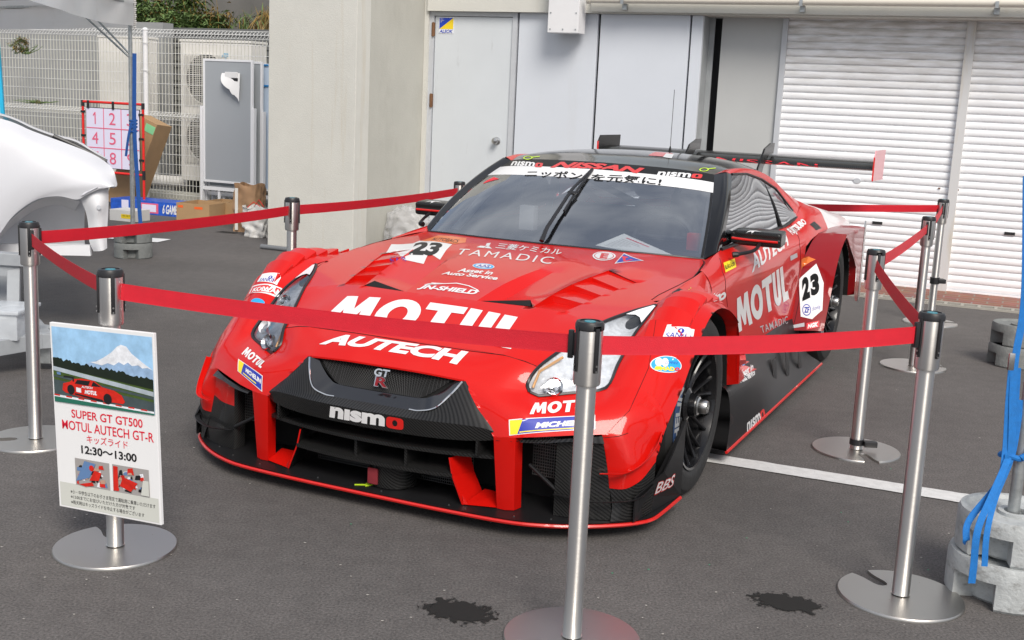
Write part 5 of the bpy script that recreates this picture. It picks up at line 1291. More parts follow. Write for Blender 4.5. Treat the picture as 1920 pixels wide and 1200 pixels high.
bm = bmesh.new(); surf(bm, RF[3:6], 4, 6); cobj('rear_screen', bm, 'paintk', roof, angle=50)
bm = bmesh.new(); surf(bm, RF[5:], 4, 6)
surf(bm, [RF[7], [(0, 3.93, .74), (.26, 3.93, .74), (.46, 3.92, .73), (.6, 3.9, .72), (.70, 3.84, .70)], [(0, 3.93, .3), (.26, 3.93, .3), (.46, 3.92, .3), (.6, 3.9, .3), (.78, 3.8, .3)]], 3, 3)
cobj('boot_lid', bm, 'paintw', angle=40)
ST = [(.602, 1.47, 1.103), (.606, 1.75, 1.094), (.614, 2.02, 1.058), (.640, 2.25, 1.000), (.700, 2.45, .872)]
SB = [(.712, .97, .800), (.714, 1.4, .803), (.716, 1.85, .806), (.719, 2.2, .809), (.722, 2.47, .835)]
bm = bmesh.new()      # roof rail and rear pillar
ro = [(.534, 1.40, 1.100), (.556, 1.58, 1.122), (.572, 1.90, 1.113), (.592, 2.22, 1.068), (.622, 2.48, .985), (.662, 2.72, .912)]
ri = [(.596, 1.45, 1.108), (.603, 1.66, 1.107), (.610, 1.93, 1.083), (.630, 2.20, 1.025), (.672, 2.38, .935), (.715, 2.50, .850)]
md = [((a[0] + c[0]) / 2 + .012, (a[1] + c[1]) / 2, (a[2] + c[2]) / 2 + .010) for a, c in zip(ro, ri)]
surf(bm, [ro, md, ri], 5, 3)
surf(bm, [[(.662, 2.72, .912), (.692, 3.2, .832)], [(.692, 2.78, .890), (.695, 3.25, .828)]], 4, 1)
surf(bm, [[(.662, 2.72, .912), (.692, 2.78, .890)], [(.715, 2.50, .850), (.715, 2.50, .851)]], 2, 1)
surf(bm, [[(.596, 1.45, 1.108), (.603, 1.66, 1.107), (.610, 1.93, 1.083), (.630, 2.20, 1.025), (.672, 2.38, .935), (.715, 2.50, .850)], [(.600, 1.47, 1.096), (.604, 1.75, 1.088), (.612, 2.02, 1.052), (.638, 2.25, .994), (.690, 2.42, .890), (.720, 2.47, .835)]], 5, 1)
cobj('roof_rail', bm, 'paint', angle=40)
bm = bmesh.new()      # windscreen pillars
wl = [ws(1, t / 6) for t in range(7)]; wo = [V((.712, .97, .800)).lerp(V((.600, 1.47, 1.106)), t / 6) + V((.018, -.02, .012)) * 4 * (t / 6) * (1 - t / 6) for t in range(7)]
surf(bm, [wl, [(a + c) / 2 + V((.018, -.022, .008)) for a, c in zip(wl, wo)], wo], 3, 4); surf(bm, [[wo[0], (.70, .90, .786)], [wl[0], (.69, .83, .772)]], 2, 1)
cobj('windscreen_pillar', bm, 'paintk', angle=60)
bm = bmesh.new(); surf(bm, [SB, [(a[0] * .5 + c[0] * .5 + .008, (a[1] + c[1]) / 2, (a[2] + c[2]) / 2) for a, c in zip(SB, ST)], ST], 5, 4)
sgl = cobj('side_window', bm, 'sideglass', angle=60)
bm = bmesh.new()
for sx in (1, -1):
    tube(bm, [(sx * x, y, z) for x, y, z in SB], .009, 6); tube(bm, [(sx * .609, 2.06, 1.045), (sx * .672, 2.08, .93), (sx * .722, 2.10, .808)], .010, 6); tube(bm, [(sx * x, y, z) for x, y, z in ST], .007, 6)
cobj('window_frame', bm, 'satin', sgl, hit=False)
# ---- cockpit
bm = bmesh.new()
surf(bm, [[(0, .66, .76), (.3, .68, .758), (.62, .80, .75)], [(0, 1.0, .77), (.3, 1.0, .77), (.68, 1.0, .765)], [(0, 1.05, .62), (.3, 1.05, .62), (.68, 1.05, .62)]], 4, 4); cobj('dashboard', bm, 'satin', hit=False)
bm = bmesh.new(); box(bm, -.69, .69, 1.0, 2.6, .28, .30); box(bm, -.70, -.69, .9, 2.6, .28, .78); box(bm, .69, .70, .9, 2.6, .28, .78); box(bm, -.66, .66, 2.5, 2.52, .3, .82); cobj('cockpit_tub', bm, 'satin', hit=False)
bm = bmesh.new()
for sx in (1, -1):
    tube(bm, [(sx * .64, .93, .72), (sx * .58, 1.2, .93), (sx * .52, 1.46, 1.075), (sx * .53, 2.0, 1.07), (sx * .62, 2.1, .78)], .020, 10)
    tube(bm, [(sx * .66, 1.05, .55), (sx * .66, 2.05, .72)], .018, 8); tube(bm, [(sx * .53, 2.0, 1.07), (sx * .5, 2.6, .82)], .018, 8)
tube(bm, [(-.53, 2.0, 1.07), (.53, 2.0, 1.07)], .02, 8); tube(bm, [(-.52, 1.46, 1.075), (.52, 1.46, 1.075)], .018, 8); tube(bm, [(-.53, 2.0, 1.07), (.62, 2.1, .60)], .018, 8)
cobj('roll_cage', bm, mat('pale_cage_tube', (.32, .33, .35), .4), hit=False)
bm = bmesh.new(); prism(bm, [(1.35, .42), (1.75, .38), (1.95, .95), (2.05, .95), (2.0, .36), (1.3, .36)], .16, .56, fn=lambda a, b_, h: (h, a, b_)); cobj('driver_seat', bm, 'satin', hit=False, smooth=False)
bm = bmesh.new(); tube(bm, [(.36 + .14 * cos(t), 1.22 + .03 * sin(t), .80 + .10 * sin(t)) for t in [i * pi / 10 for i in range(21)]], .014, 8); tube(bm, [(.24, 1.22, .80), (.48, 1.22, .80)], .012, 6); cobj('steering_wheel', bm, 'black', hit=False)
bm = bmesh.new(); box(bm, .50, .56, 1.14, 1.18, .76, .84, bev=.005); cobj('cockpit_switch_box', bm, 'red', hit=False)
bm = bmesh.new(); box(bm, -.36, -.28, 1.15, 1.2, .78, .90, bev=.005); cobj('fire_bottle', bm, 'greyd', hit=False)
# notice sheet lying on the dashboard behind the glass
def scrpx(x, y, off=-.02):
    d = cray(x, y); best = None
    h = BVS.ray_cast(ccam, d)
    while h[0] is None and y > 400: y -= 2; d = cray(x, y); h = BVS.ray_cast(ccam, d)
    return h[0] + d * (-off)
BVS = BVHTree.FromPolygons([v.co[:] for v in scr.data.vertices], [p.vertices[:] for p in scr.data.polygons])
bm = bmesh.new(); cn_ = [scrpx(1116, 460, -.012), scrpx(1170, 438, -.02), scrpx(1266, 484, -.012), scrpx(1180, 476, -.03)]; poly(bm, [cn_[0], cn_[3], cn_[2], cn_[1]])
ns = cobj('notice_sheet', bm, 'paper', hit=False, smooth=False)
def qd(q, src, mt, par, name='printed_text', off=.002):
    b = src
    for v in b.verts: v.co = bil(q, v.co.x, v.co.y) + V((0, -.5, .86)) * off
    return obj(name, b, mt, par, smooth='keep')
qn = [cn_[0], cn_[0].lerp(cn_[3], .9), cn_[2].lerp(cn_[1], .3), cn_[1]]
qd(qn, poly_bm([[(.18, .10 + .085 * i), (.80 - .1 * (i % 3), .10 + .085 * i), (.80 - .1 * (i % 3), .12 + .085 * i), (.18, .12 + .085 * i)] for i in range(8)]), 'p_mix', ns)
qd(qn, poly_bm([[(.2, .82), (.85, .82), (.85, .87), (.2, .87)]]), 'sred', ns)

# ---- carbon front beam, grille, intake
def msurf(name, rows, mt, par=CAR, ku=5, kv=4, uc=(), vc=(), hit=True, angle=30):
    b = bmesh.new(); surf(b, rows, ku, kv, uc, vc); return cobj(name, b, mt, par, hit=hit, angle=angle)
beam_ = msurf('front_beam', [[(0, -.72, .285), (.2, -.72, .286), (.33, -.71, .289), (.41, -.69, .292), (.450, -.67, .295)], [(0, -.792, .290), (.2, -.783, .291), (.33, -.760, .293), (.41, -.733, .297), (.455, -.714, .302)], [(0, -.80, .350), (.2, -.791, .350), (.33, -.765, .349), (.41, -.740, .344), (.453, -.724, .333)],
    [(0, -.757, .367), (.19, -.757, .369), (.245, -.748, .385), (.287, -.710, .436), (.316, -.676, .476)]], 'carbon', vc=(1, 2), angle=24)
M['troughk'] = mat('gloss_black_trough', (.012, .012, .014), .08, coat=1.)
gs = msurf('grille_surround', [[(0, -.757, .367), (.19, -.757, .369), (.245, -.748, .385), (.285, -.712, .432), (.312, -.677, .474)], [(0, -.712, .398), (.16, -.711, .400), (.208, -.70, .413), (.246, -.685, .440), (.278, -.670, .470)]], 'troughk', angle=60)
bm = bmesh.new()
for sx in (1, -1): tube(bm, [(sx * x, y, z) for x, y, z in spl([(.15, -.7575, .3685), (.19, -.758, .370), (.245, -.750, .387), (.285, -.714, .434), (.308, -.682, .472)], 4)], .0035, 6)
cobj('chrome_edge', bm, 'chrome', gs, hit=False)
bm = bmesh.new()
surf(bm, [[(0, -.70, .392), (.16, -.70, .394), (.25, -.67, .436), (.29, -.66, .468)], [(0, -.655, .480), (.16, -.655, .480), (.25, -.655, .475), (.29, -.655, .472)]], 3, 2)
cobj('grille_backing', bm, 'void', gs, hit=False)
bm = bmesh.new()
def gpt(u, v):
    w_ = .165 + .115 * v ** .8; return V((u * (w_ / .28) , -.7115 + .048 * v, .400 + .080 * v))
for k in range(-17, 60):
    for sgn in (1, -1):
        P0_, P1_ = None, None; pts = []
        for i in range(9):
            v = i / 8; u = sgn * (-.28 + k * .0125 + v * .105 - .06)
            if abs(u) <= .28: pts.append(gpt(u, v))
        if len(pts) > 1: tube(bm, [pts[0], pts[-1]], .0009, 4, cap=False)
cobj('grille_mesh', bm, mat('dark_mesh', (.05, .05, .05), .5, metal=.3), gs, hit=False)
def gtp(src, x0, x1, z0, z1, mt, k=0, par=None):
    for v in src.verts:
        u = v.co.x; w_ = v.co.y; v.co = V((x0 + (x1 - x0) * u, -.722 - .001 * k + .04 * w_ * .3, z0 + (z1 - z0) * w_))
    return src
em = cobj('emblem', gtp(text_bm('GT', .03), -.016, .044, .456, .480, 'chrome'), 'chrome', gs, hit=False, smooth=False)
cobj('emblem_letter', gtp(text_bm('R', .07), -.014, .044, .418, .454, 'chrome'), 'chrome', em, hit=False, smooth=False)
cobj('emblem_letter', gtp(text_bm('R', .02), -.009, .038, .421, .451, 'dred', 2), 'dred', em, hit=False, smooth=False)
# intake cavity, shelves, struts
bm = bmesh.new(); box(bm, -.80, .80, -.50, -.48, .05, .40); box(bm, -.455, .455, -.62, -.5, .27, .284); cobj('intake_backing', bm, 'void', hit=False, smooth=False)
def shelf(name, xe, z, yc, ye, th=.012, depth=.20):
    b = bmesh.new(); n = 24; F_ = []
    for i in range(n + 1):
        x = -xe + 2 * xe * i / n; y = yc + (ye - yc) * (abs(x) / xe) ** 2.2
        F_.append([b.verts.new((x, y, z)), b.verts.new((x, y, z + th)), b.verts.new((x, y + depth, z + th + .02)), b.verts.new((x, y + depth, z + .02))])
    for A, B_ in zip(F_, F_[1:]):
        for k in range(4): b.faces.new((A[k], B_[k], B_[(k + 1) % 4], A[(k + 1) % 4]))
    return cobj(name, b, 'carbon', hit=False, angle=30)
shelf('intake_shelf', .458, .232, -.772, -.700); shelf('intake_shelf', .315, .156, -.775, -.745, depth=.18)
bm = bmesh.new()
for sx in (1, -1): bq = bmesh.new(); box(bq, sx * .40 - .004, sx * .40 + .004, -.74, -.60, .245, .30); cobj('intake_strut', bq, 'carbon', hit=False, smooth=False)
for x in (-.06, .14): bq = bmesh.new(); box(bq, x - .005, x + .005, -.755, -.60, .168, .232); cobj('intake_strut', bq, 'carbon', hit=False, smooth=False)
for x0, x1, z0_, z1_ in ((-.32, -.10, .075, .225), (.10, .32, .075, .225), (-.655, -.545, .17, .31), (.545, .655, .17, .31)):
    bm = bmesh.new(); nn_ = round((x1 - x0) / .0085)
    for i in range(nn_ + 1):
        x = x0 + (x1 - x0) * i / nn_; box(bm, x - .0011, x + .0011, -.60, -.597, z0_, z1_)
    z = z0_
    while z < z1_: box(bm, x0, x1, -.603, -.600, z, z + .0022); z += .0105
    cobj('radiator_mesh', bm, mat('grey_mesh', (.10, .10, .10), .4, metal=.5), hit=False, smooth=False)
bm = bmesh.new(); lathe(bm, [(.085, .068), (.085, .150), (.001, .150)], 32, c=(.045, -.66, 0)); tow = cobj('tow_housing', bm, 'carbon', hit=False)
bm = bmesh.new(); box(bm, -.012, .028, -.752, -.744, .078, .135, bev=.003); cobj('tow_strap', bm, mat('red_tow_webbing', (.25, .02, .03), .8, bump=.5, bs=400), hit=False)
bm = bmesh.new(); surf(bm, [[(0, -.66, .250), (.05, -.66, .250), (.10, -.65, .246)], [(0, -.72, .262), (.05, -.715, .260), (.10, -.69, .248)], [(0, -.66, .278), (.05, -.66, .275), (.10, -.65, .262)]], 3, 3); cobj('inlet_hump', bm, 'carbon', hit=False)
# red fins and lower red frames
for sx in (1, -1):
    b = bmesh.new()
    lo = [(.468, -.706, .066), (.498, -.708, .066), (.526, -.694, .066), (.533, -.655, .066), (.472, -.655, .066)]; hi_ = [(.455, -.728, .318), (.498, -.726, .322), (.530, -.719, .324), (.536, -.675, .324), (.460, -.675, .318)]
    A = [b.verts.new((sx * x, y, z)) for x, y, z in lo]; B_ = [b.verts.new((sx * x, y, z)) for x, y, z in hi_]
    for i in range(5): b.faces.new((A[i], A[(i + 1) % 5], B_[(i + 1) % 5], B_[i]))
    b.faces.new(A); b.faces.new(B_); cobj('front_fin', b, 'paint', angle=20)
    b = bmesh.new()         # slanted sheet, red outboard, carbon inboard
    pf = [(.298, -.742, .222), (.312, -.742, .16), (.352, -.738, .066)]; pk = [(.318, -.640, .222), (.335, -.630, .15), (.372, -.62, .066)]
    for dx, mi in ((0.006, 0), (0, 1)):
        A = [b.verts.new((sx * (x + dx), y, z)) for x, y, z in pf]; B_ = [b.verts.new((sx * (x + dx), y, z)) for x, y, z in pk]
        for k in range(2): b.faces.new((A[k], A[k + 1], B_[k + 1], B_[k])).material_index = mi
    for k in range(2): b.faces.new([b.verts.new(p) for p in ((sx * pf[k][0], pf[k][1], pf[k][2]), (sx * (pf[k][0] + .006), pf[k][1], pf[k][2]), (sx * (pf[k + 1][0] + .006), pf[k + 1][1], pf[k + 1][2]), (sx * pf[k + 1][0], pf[k + 1][1], pf[k + 1][2]))]).material_index = 0
    b.faces.new([b.verts.new(p) for p in ((sx * .358, -.738, .068), (sx * .47, -.705, .068), (sx * .47, -.62, .092), (sx * .378, -.62, .092))])
    b.faces.new([b.verts.new(p) for p in ((sx * .352, -.736, .100), (sx * .358, -.738, .068), (sx * .372, -.73, .068))])
    cobj('intake_frame', b, ['paint', 'carbon'], hit=False, smooth=False)
    # carbon outer face beside the mesh
    b = bmesh.new(); surf(b, [[(.548, -.712, .318), (.62, -.69, .325), (.70, -.655, .334), (.787, -.60, .342)], [(.548, -.725, .312), (.62, -.71, .318), (.70, -.672, .326), (.80, -.612, .322)], [(.548, -.69, .306), (.62, -.67, .312), (.70, -.64, .318), (.79, -.60, .315)]], 4, 2, vc=(1,), mirror=False)
    if sx < 0:
        for v in b.verts: v.co.x *= -1
    cobj('inlet_lip', b, 'carbon', hit=False)
    b = bmesh.new(); surf(b, [[(.655, -.665, .316), (.72, -.640, .320), (.786, -.600, .345)], [(.655, -.665, .235), (.73, -.640, .235), (.808, -.593, .24)]], 4, 4, mirror=False, mi=0 if sx > 0 else 1); surf(b, [[(.655, -.665, .235), (.73, -.640, .235), (.808, -.593, .24)], [(.655, -.665, .16), (.73, -.645, .16), (.822, -.597, .165)], [(.655, -.665, .066), (.74, -.65, .066), (.840, -.605, .066)]], 4, 4, mirror=False); surf(b, [[(.655, -.665, .316), (.655, -.665, .066)], [(.655, -.60, .316), (.655, -.60, .066)]], 1, 1, mirror=False)
    surf(b, [[(.820, -.595, .17), (.885, -.575, .18), (.915, -.545, .205), (.936, -.48, .25)], [(.835, -.60, .12), (.885, -.58, .12), (.912, -.54, .11), (.934, -.48, .11)], [(.84, -.62, .066), (.88, -.585, .066), (.908, -.54, .066), (.93, -.48, .066)]], 3, 3, mirror=False)
    if sx < 0:
        for v in b.verts: v.co.x *= -1
    cobj('outer_duct', b, ['carbon', 'paint'], angle=30)
    b = bmesh.new(); tube(b, [(sx * .55, -.64, .215), (sx * .655, -.66, .155)], .007, 8); cobj('tie_rod', b, 'satin', hit=False)
    # dive planes
    for path in ([(.80, -.625, .222), (.87, -.600, .228), (.912, -.548, .252), (.938, -.487, .300), (.945, -.452, .345)], [(.66, -.672, .140), (.78, -.665, .135), (.88, -.600, .135), (.918, -.545, .142), (.940, -.485, .170)]):
        b = bmesh.new(); rows = []
        for dx, dy, dz in ((-.006, .006, 0), (.004, -.014, .003), (.006, -.017, .007)): rows.append([(x + dx * min(1, max(0, (x - .78) * 5)), y + dy, z + dz) for x, y, z in path])
        surf(b, rows, 5, 2, mirror=False); shell(b, .003)
        if sx < 0:
            for v in b.verts: v.co.x *= -1
        hl = cobj('dive_plane', b, 'paint' if path[0][0] > .7 else 'satin', angle=30)
# splitter
SO = spl([(0, -.792), (.27, -.790), (.53, -.775), (.66, -.750), (.78, -.700), (.88, -.635), (.945, -.575), (.97, -.50), (.972, -.40), (.968, -.235)] and [(0, -.792, 0), (.27, -.790, 0), (.53, -.775, 0), (.66, -.738, 0), (.77, -.678, 0), (.86, -.607, 0), (.912, -.550, 0), (.942, -.49, 0), (.950, -.40, 0), (.955, -.225, 0)], 5)
def splz(x): return .052 + .010 * max(0, min(1, (abs(x) - .6) / .1)) * 0
bm = bmesh.new()
outl = [(-p.x, p.y) for p in SO[::-1]] + [(p.x, p.y) for p in SO[1:]]
top_, bot_ = [], []
for x, y in outl: top_.append(bm.verts.new((x, y, .064))); bot_.append(bm.verts.new((x * .99, y + .008, .040)))
ct = bm.verts.new((0, -.25, .064)); cb_ = bm.verts.new((0, -.25, .040))
for i in range(len(outl) - 1):
    bm.faces.new((top_[i], top_[i + 1], ct)); bm.faces.new((bot_[i + 1], bot_[i], cb_))
    bm.faces.new((bot_[i], bot_[i + 1], top_[i + 1], top_[i]))
spt = cobj('splitter', bm, 'satin', angle=25)
bm = bmesh.new(); tube(bm, [(x * 1.001, y - .003, .0545) for x, y in outl], .0065, 6); cobj('splitter_edge', bm, 'redstrip', spt, hit=False)
bm = bmesh.new()
for i in range(6, len(outl) - 6, 5):
    x, y = outl[i]; lathe(bm, [(.001, .0665), (.003, .0665), (.003, .064)], 8, c=(x * .97, y + .03, 0))
cobj('splitter_bolt', bm, 'steel', spt, hit=False)
b = bmesh.new(); prism(b, [(0, 0), (.035, 0), (.035, -.012), (.06, .006), (.035, .024), (.035, .012), (0, .012)], .0655, .0662)
for v in b.verts: x, y = v.co.x * 1.1, v.co.y * 1.1; v.co.x, v.co.y = -.055 + x * .85 - y * .5, -.765 + x * .5 + y * .85
cobj('tow_arrow', b, 'lime', spt, hit=False, smooth=False)
for sx in (1, -1):
    b = bmesh.new(); prism(b, [(-.58, .066), (-.232, .066), (-.226, .34), (-.28, .30), (-.36, .245), (-.44, .205), (-.58, .15)],   .952, .957, fn=lambda a, z_, h: ((h - max(0, (-a - .44)) * .35) * sx, a, z_)); FEN = (globals().get('FEN') or []) + [cobj('splitter_fence', b, 'satin', smooth=False)]
# ---- side skirts
bm = bmesh.new()
SK = [[(.88, .44, .32), (.925, .45, .29), (.945, .44, .18), (.950, .40, .062)], [(.85, .80, .32), (.905, .84, .27), (.935, .84, .17), (.950, .80, .062)],
      [(.81, 1.2, .315), (.86, 1.25, .24), (.905, 1.25, .15), (.950, 1.2, .062)], [(.80, 1.8, .315), (.835, 1.8, .22), (.88, 1.8, .13), (.950, 1.8, .062)], [(.80, 2.30, .315), (.83, 2.32, .20), (.87, 2.32, .12), (.950, 2.36, .062)]]
surf(bm, SK, 4, 6); surf(bm, [[(.88, .44, .32), (.925, .45, .29), (.945, .44, .18), (.950, .40, .062)], [(.70, .50, .32), (.70, .50, .29), (.70, .48, .18), (.70, .44, .062)]], 3, 1)
surf(bm, [[(.80, .84, .325), (.80, 1.5, .325), (.80, 2.3, .325)], [(.83, .84, .316), (.81, 1.5, .313), (.80, 2.3, .313)]], 3, 1)
surf(bm, [[(.950, .40, .062), (.950, 2.36, .062)], [(.6, .40, .05), (.6, 2.36, .05)]], 1, 1)
sk = cobj('side_skirt', bm, 'satin', angle=30)
bm = bmesh.new()
for sx in (1, -1): tube(bm, [(sx * .951, .40, .057), (sx * .951, 2.36, .057)], .0065, 6)
cobj('skirt_edge', bm, 'redstrip', sk, hit=False)
for sx in (1, -1):
    for y in (1.02, 1.38, 1.66, 1.95):
        b = bmesh.new(); prism(b, [(y, .075), (y + .06, .075), (y + .20, .225), (y + .12, .225)], .87, .873, fn=lambda a, z_, h: (sx * (h + (.30 - z_) * .27 - .020), a, z_)); 
        for v in b.verts: v.co.x -= sx * max(0, v.co.z - .2) * .20
        cobj('skirt_vane', b, 'satin', sk, hit=False, smooth=False)
# ---- wheels
def wheel(name, x, y, r, w_, sx):
    t = bpy.data.objects.new(name, None); COL.objects.link(t); t.parent = CAR; t.location = (0, y, 0); t.empty_display_size = .1
    X = lambda d: sx * (x + d)
    b = bmesh.new(); lathe(b, [(.236, X(-.012)), (.245, X(-.004)), (r * .80, X(.003)), (r * .93, X(-.004)), (r * .985, X(-.022)), (r, X(-.05)), (r, X(-w_ + .05)), (r * .985, X(-w_ + .02)), (r * .9, X(-w_)), (.24, X(-w_))], 72, c=(0, 0, r), axis='x')
    ty = obj('tyre', b, 'rubber', t, smooth=True)
    b = bmesh.new(); lathe(b, [(.240, X(-.012)), (.238, X(-.002)), (.229, X(-.004)), (.222, X(-.03)), (.214, X(-.10)), (.21, X(-.25))], 64, c=(0, 0, r), axis='x')
    rim = obj('rim', b, 'wheel', t, smooth=True)
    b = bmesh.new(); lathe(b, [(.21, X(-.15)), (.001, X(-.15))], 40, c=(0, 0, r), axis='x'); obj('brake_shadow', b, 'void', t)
    b = bmesh.new(); lathe(b, [(.19, X(-.13)), (.11, X(-.13))], 48, c=(0, 0, r), axis='x'); obj('brake_disc', b, mat('brake_disc', (.10, .10, .10), .35, metal=.8), t)
    b = bmesh.new()
    for k in range(10):
        a = 2 * pi * k / 10 + .13
        for da in (-.115, .115):
            pts = []
            for i in range(6):
                s = i / 5; rr = .048 + (.226 - .048) * s; aa = a + da * (.35 + .9 * s); pts.append((X(-.062 + .036 * sin(pi * s * .5) - .035 * (1 - s) * s * 2), rr * cos(aa), r + rr * sin(aa)))
            tube(b, pts, [.015, .010, .0085, .0075, .0075, .009], 7)
    obj('spokes', b, 'wheel', rim, smooth=True)
    b = bmesh.new(); lathe(b, [(.062, X(-.10)), (.062, X(-.045)), (.045, X(-.035)), (.040, X(-.010)), (.001, X(-.010))], 32, c=(0, 0, r), axis='x'); hb = obj('hub', b, 'wheel', rim, smooth=True)
    b = bmesh.new(); lathe(b, [(.035, X(-.03)), (.034, X(-.004)), (.026, X(.0)), (.026, X(.022)), (.022, X(.030)), (.013, X(.031)), (.012, X(.022)), (.001, X(.022))], 24, c=(0, 0, r), axis='x'); obj('wheel_nut', b, 'steel', rim, smooth=True)
    # painted sidewall band with lettering
    def sw(src, a0, a1, r0, r1, mt, nm, k=1):
        cut(src, 14, 2)
        for v in src.verts:
            a = a0 + (a1 - a0) * v.co.x; rr = r0 + (r1 - r0) * v.co.y; q = (rr - .245) / (r * .80 - .245); xx = -.004 + .007 * min(1, q) - max(0, rr - r * .80) * .15
            v.co = V((X(xx + .0016 * k), rr * cos(a) * (1), r + rr * sin(a)))
        return obj(nm, src, mt, ty, smooth='keep')
    if sx > 0:
        for a_ in ((pi * .84, pi * 1.22),):
            sw(poly_bm(RECT), a_[1], a_[0], .258, r * .925, 'tyreblue', 'sidewall_band'); sw(poly_bm(RECT), a_[1] + .11, a_[1], .258, r * .925, 'tyreyel', 'sidewall_band')
            sw(text_bm('MICHELIN', .04), a_[1] - .02, a_[0] + .04, .266, r * .905, 'tyretxt', 'sidewall_lettering', 2)
    return t
M['tyreblue'] = mat('faded_blue', (.02, .05, .13), .6); M['tyreyel'] = mat('faded_yellow', (.42, .32, .04), .6); M['tyretxt'] = mat('faded_grey', (.28, .29, .30), .6)
for sx in (1, -1): wheel('front_wheel', .938, 0, .335, .31, sx); wheel('rear_wheel', .920, 2.72, .352, .33, sx)
# ---- headlights
M['lampgrey'] = mat('lamp_reflector', (.70, .71, .73), .22, metal=.12, var=.22, vs=45); M['lampwhite'] = mat('lamp_white', (.80, .82, .84), .3)
for sx in (1, -1):
    mx_ = lambda pts: [V((sx * x, y, z)) for x, y, z in pts]
    #   inner edge (front to tip) and outer edge (front to tip)
    inn = [(.520, -.600, .450), (.505, -.585, .476), (.523, -.541, .526), (.565, -.42, .578), (.622, -.27, .640), (.69, -.11, .673), (.746, -.013, .689)]
    out = [(.546, -.583, .437), (.64, -.527, .449), (.735, -.455, .466), (.742, -.365, .532), (.747, -.25, .606), (.750, -.13, .652), (.749, -.013, .690)]
    b = bmesh.new(); rows = []
    for A, B_ in zip(inn, out):
        A, B_ = V(A), V(B_); rows.append([A, A.lerp(B_, .33) + V((.004, -.006, .006)) * min(1, (B_ - A).length * 8), A.lerp(B_, .67) + V((.004, -.006, .006)) * min(1, (B_ - A).length * 8), B_])
    surf(b, rows, 4, 4, mirror=False)
    for v in b.verts: v.co = V((sx * v.co.x, v.co.y, v.co.z)) 
    le = cobj('headlight', b, 'lens', angle=60)
    # recessed bucket
    b = bmesh.new(); rows2 = []
    for r_ in rows: rows2.append([V(p) + V((-.012, .03, -.022)) * (1 if 0 < j < 3 else .12) for j, p in enumerate(r_)])
    surf(b, rows2, 3, 4, mirror=False)
    for v in b.verts: v.co.x *= sx
    bk = cobj('reflector', b, 'lampgrey', le, hit=False, angle=60)
    b = bmesh.new()
    edge = spl(inn, 4) + spl(out[::-1], 4) + [V(inn[0])]
    tube(b, [V((sx * p.x, p.y - .001, p.z + .001)) for p in edge], .0062, 6, cap=False); cobj('lamp_surround', b, 'black', le, hit=False)
    def lampring(c, r, nm, mt, d=V((.25, -.8, .45))):
        c = V(c); d = d.normalized(); b = bmesh.new(); lathe(b, [(r, 0), (r * .92, .012), (r * .72, .004), (r * .45, -.004), (.001, .002)], 28)
        m_ = d.to_track_quat('Z', 'Y').to_matrix()
        for v in b.verts: v.co = m_ @ v.co + c; v.co.x *= sx
        return cobj(nm, b, mt, le, hit=False)
    lampring((.585, -.548, .468), .033, 'projector_lamp', 'chrome'); lampring((.655, -.478, .505), .028, 'projector_lamp', 'lampgrey'); lampring((.67, -.33, .585), .026, 'indicator_lamp', 'chrome')
    b = bmesh.new(); tube(b, [V((sx * x, y, z)) for x, y, z in ((.524, -.585, .463), (.528, -.545, .512), (.575, -.46, .552))], .005, 6); cobj('indicator_strip', b, 'amber', le, hit=False)
    b = bmesh.new(); lerp = lambda t, s: (V(rows[0][0]) * 0 + cr1([V(q[0]) for q in rows], t * 6).lerp(cr1([V(q[3]) for q in rows], t * 6), s))
    g = [[b.verts.new(lerp(.79 + .19 * i / 6 + .035 * sin(pi * j / 3) * (1 - i / 6), .08 + .84 * j / 3) + V((.004, -.004, .006))) for j in range(4)] for i in range(7)]
    for i in range(6):
        for j in range(3): b.faces.new((g[i][j], g[i + 1][j], g[i + 1][j + 1], g[i][j + 1]))
    for v in b.verts: v.co.x *= sx
    cobj('lamp_eyelid', b, 'lampwhite', le, hit=False, smooth=False)
# ---- wing louvres
def topz(x, y):
    h = None
    for o in (skin, bonnet):
        hh = o_bvh(o).ray_cast(V((x, y, 2)), V((0, 0, -1)))
        if hh[0] and (h is None or hh[0].z > h): h = hh[0].z
    return h if h else .6
_bv = {}
def o_bvh(o):
    if o.name not in _bv: _bv[o.name] = BVHTree.FromPolygons([v.co[:] for v in o.data.vertices], [p.vertices[:] for p in o.data.polygons])
    return _bv[o.name]
for sx in (1, -1):
    b = bmesh.new()
    for k in range(8):
        y0 = -.28 + k * .084; y1 = y0 + .084; h = .021 if k < 6 else .013; n = 8; F_, T_, D_ = [], [], []
        for i in range(n + 1):
            x = .792 + .128 * i / n; a = topz(x, y0) + .002; c = topz(x, y1 - .004)
            F_.append(b.verts.new((sx * x, y0, a))); T_.append(b.verts.new((sx * x, y1 - .006, c + h * (1 if 0 < i < n else .9)))); D_.append(b.verts.new((sx * x, y1 - .002, c - .004)))
        for i in range(n): b.faces.new((F_[i], F_[i + 1], T_[i + 1], T_[i])); b.faces.new((T_[i], T_[i + 1], D_[i + 1], D_[i]))
        b.faces.new((F_[0], T_[0], D_[0])); b.faces.new((F_[n], T_[n], D_[n]))
    cobj('wing_louvre', b, 'paint', angle=20)
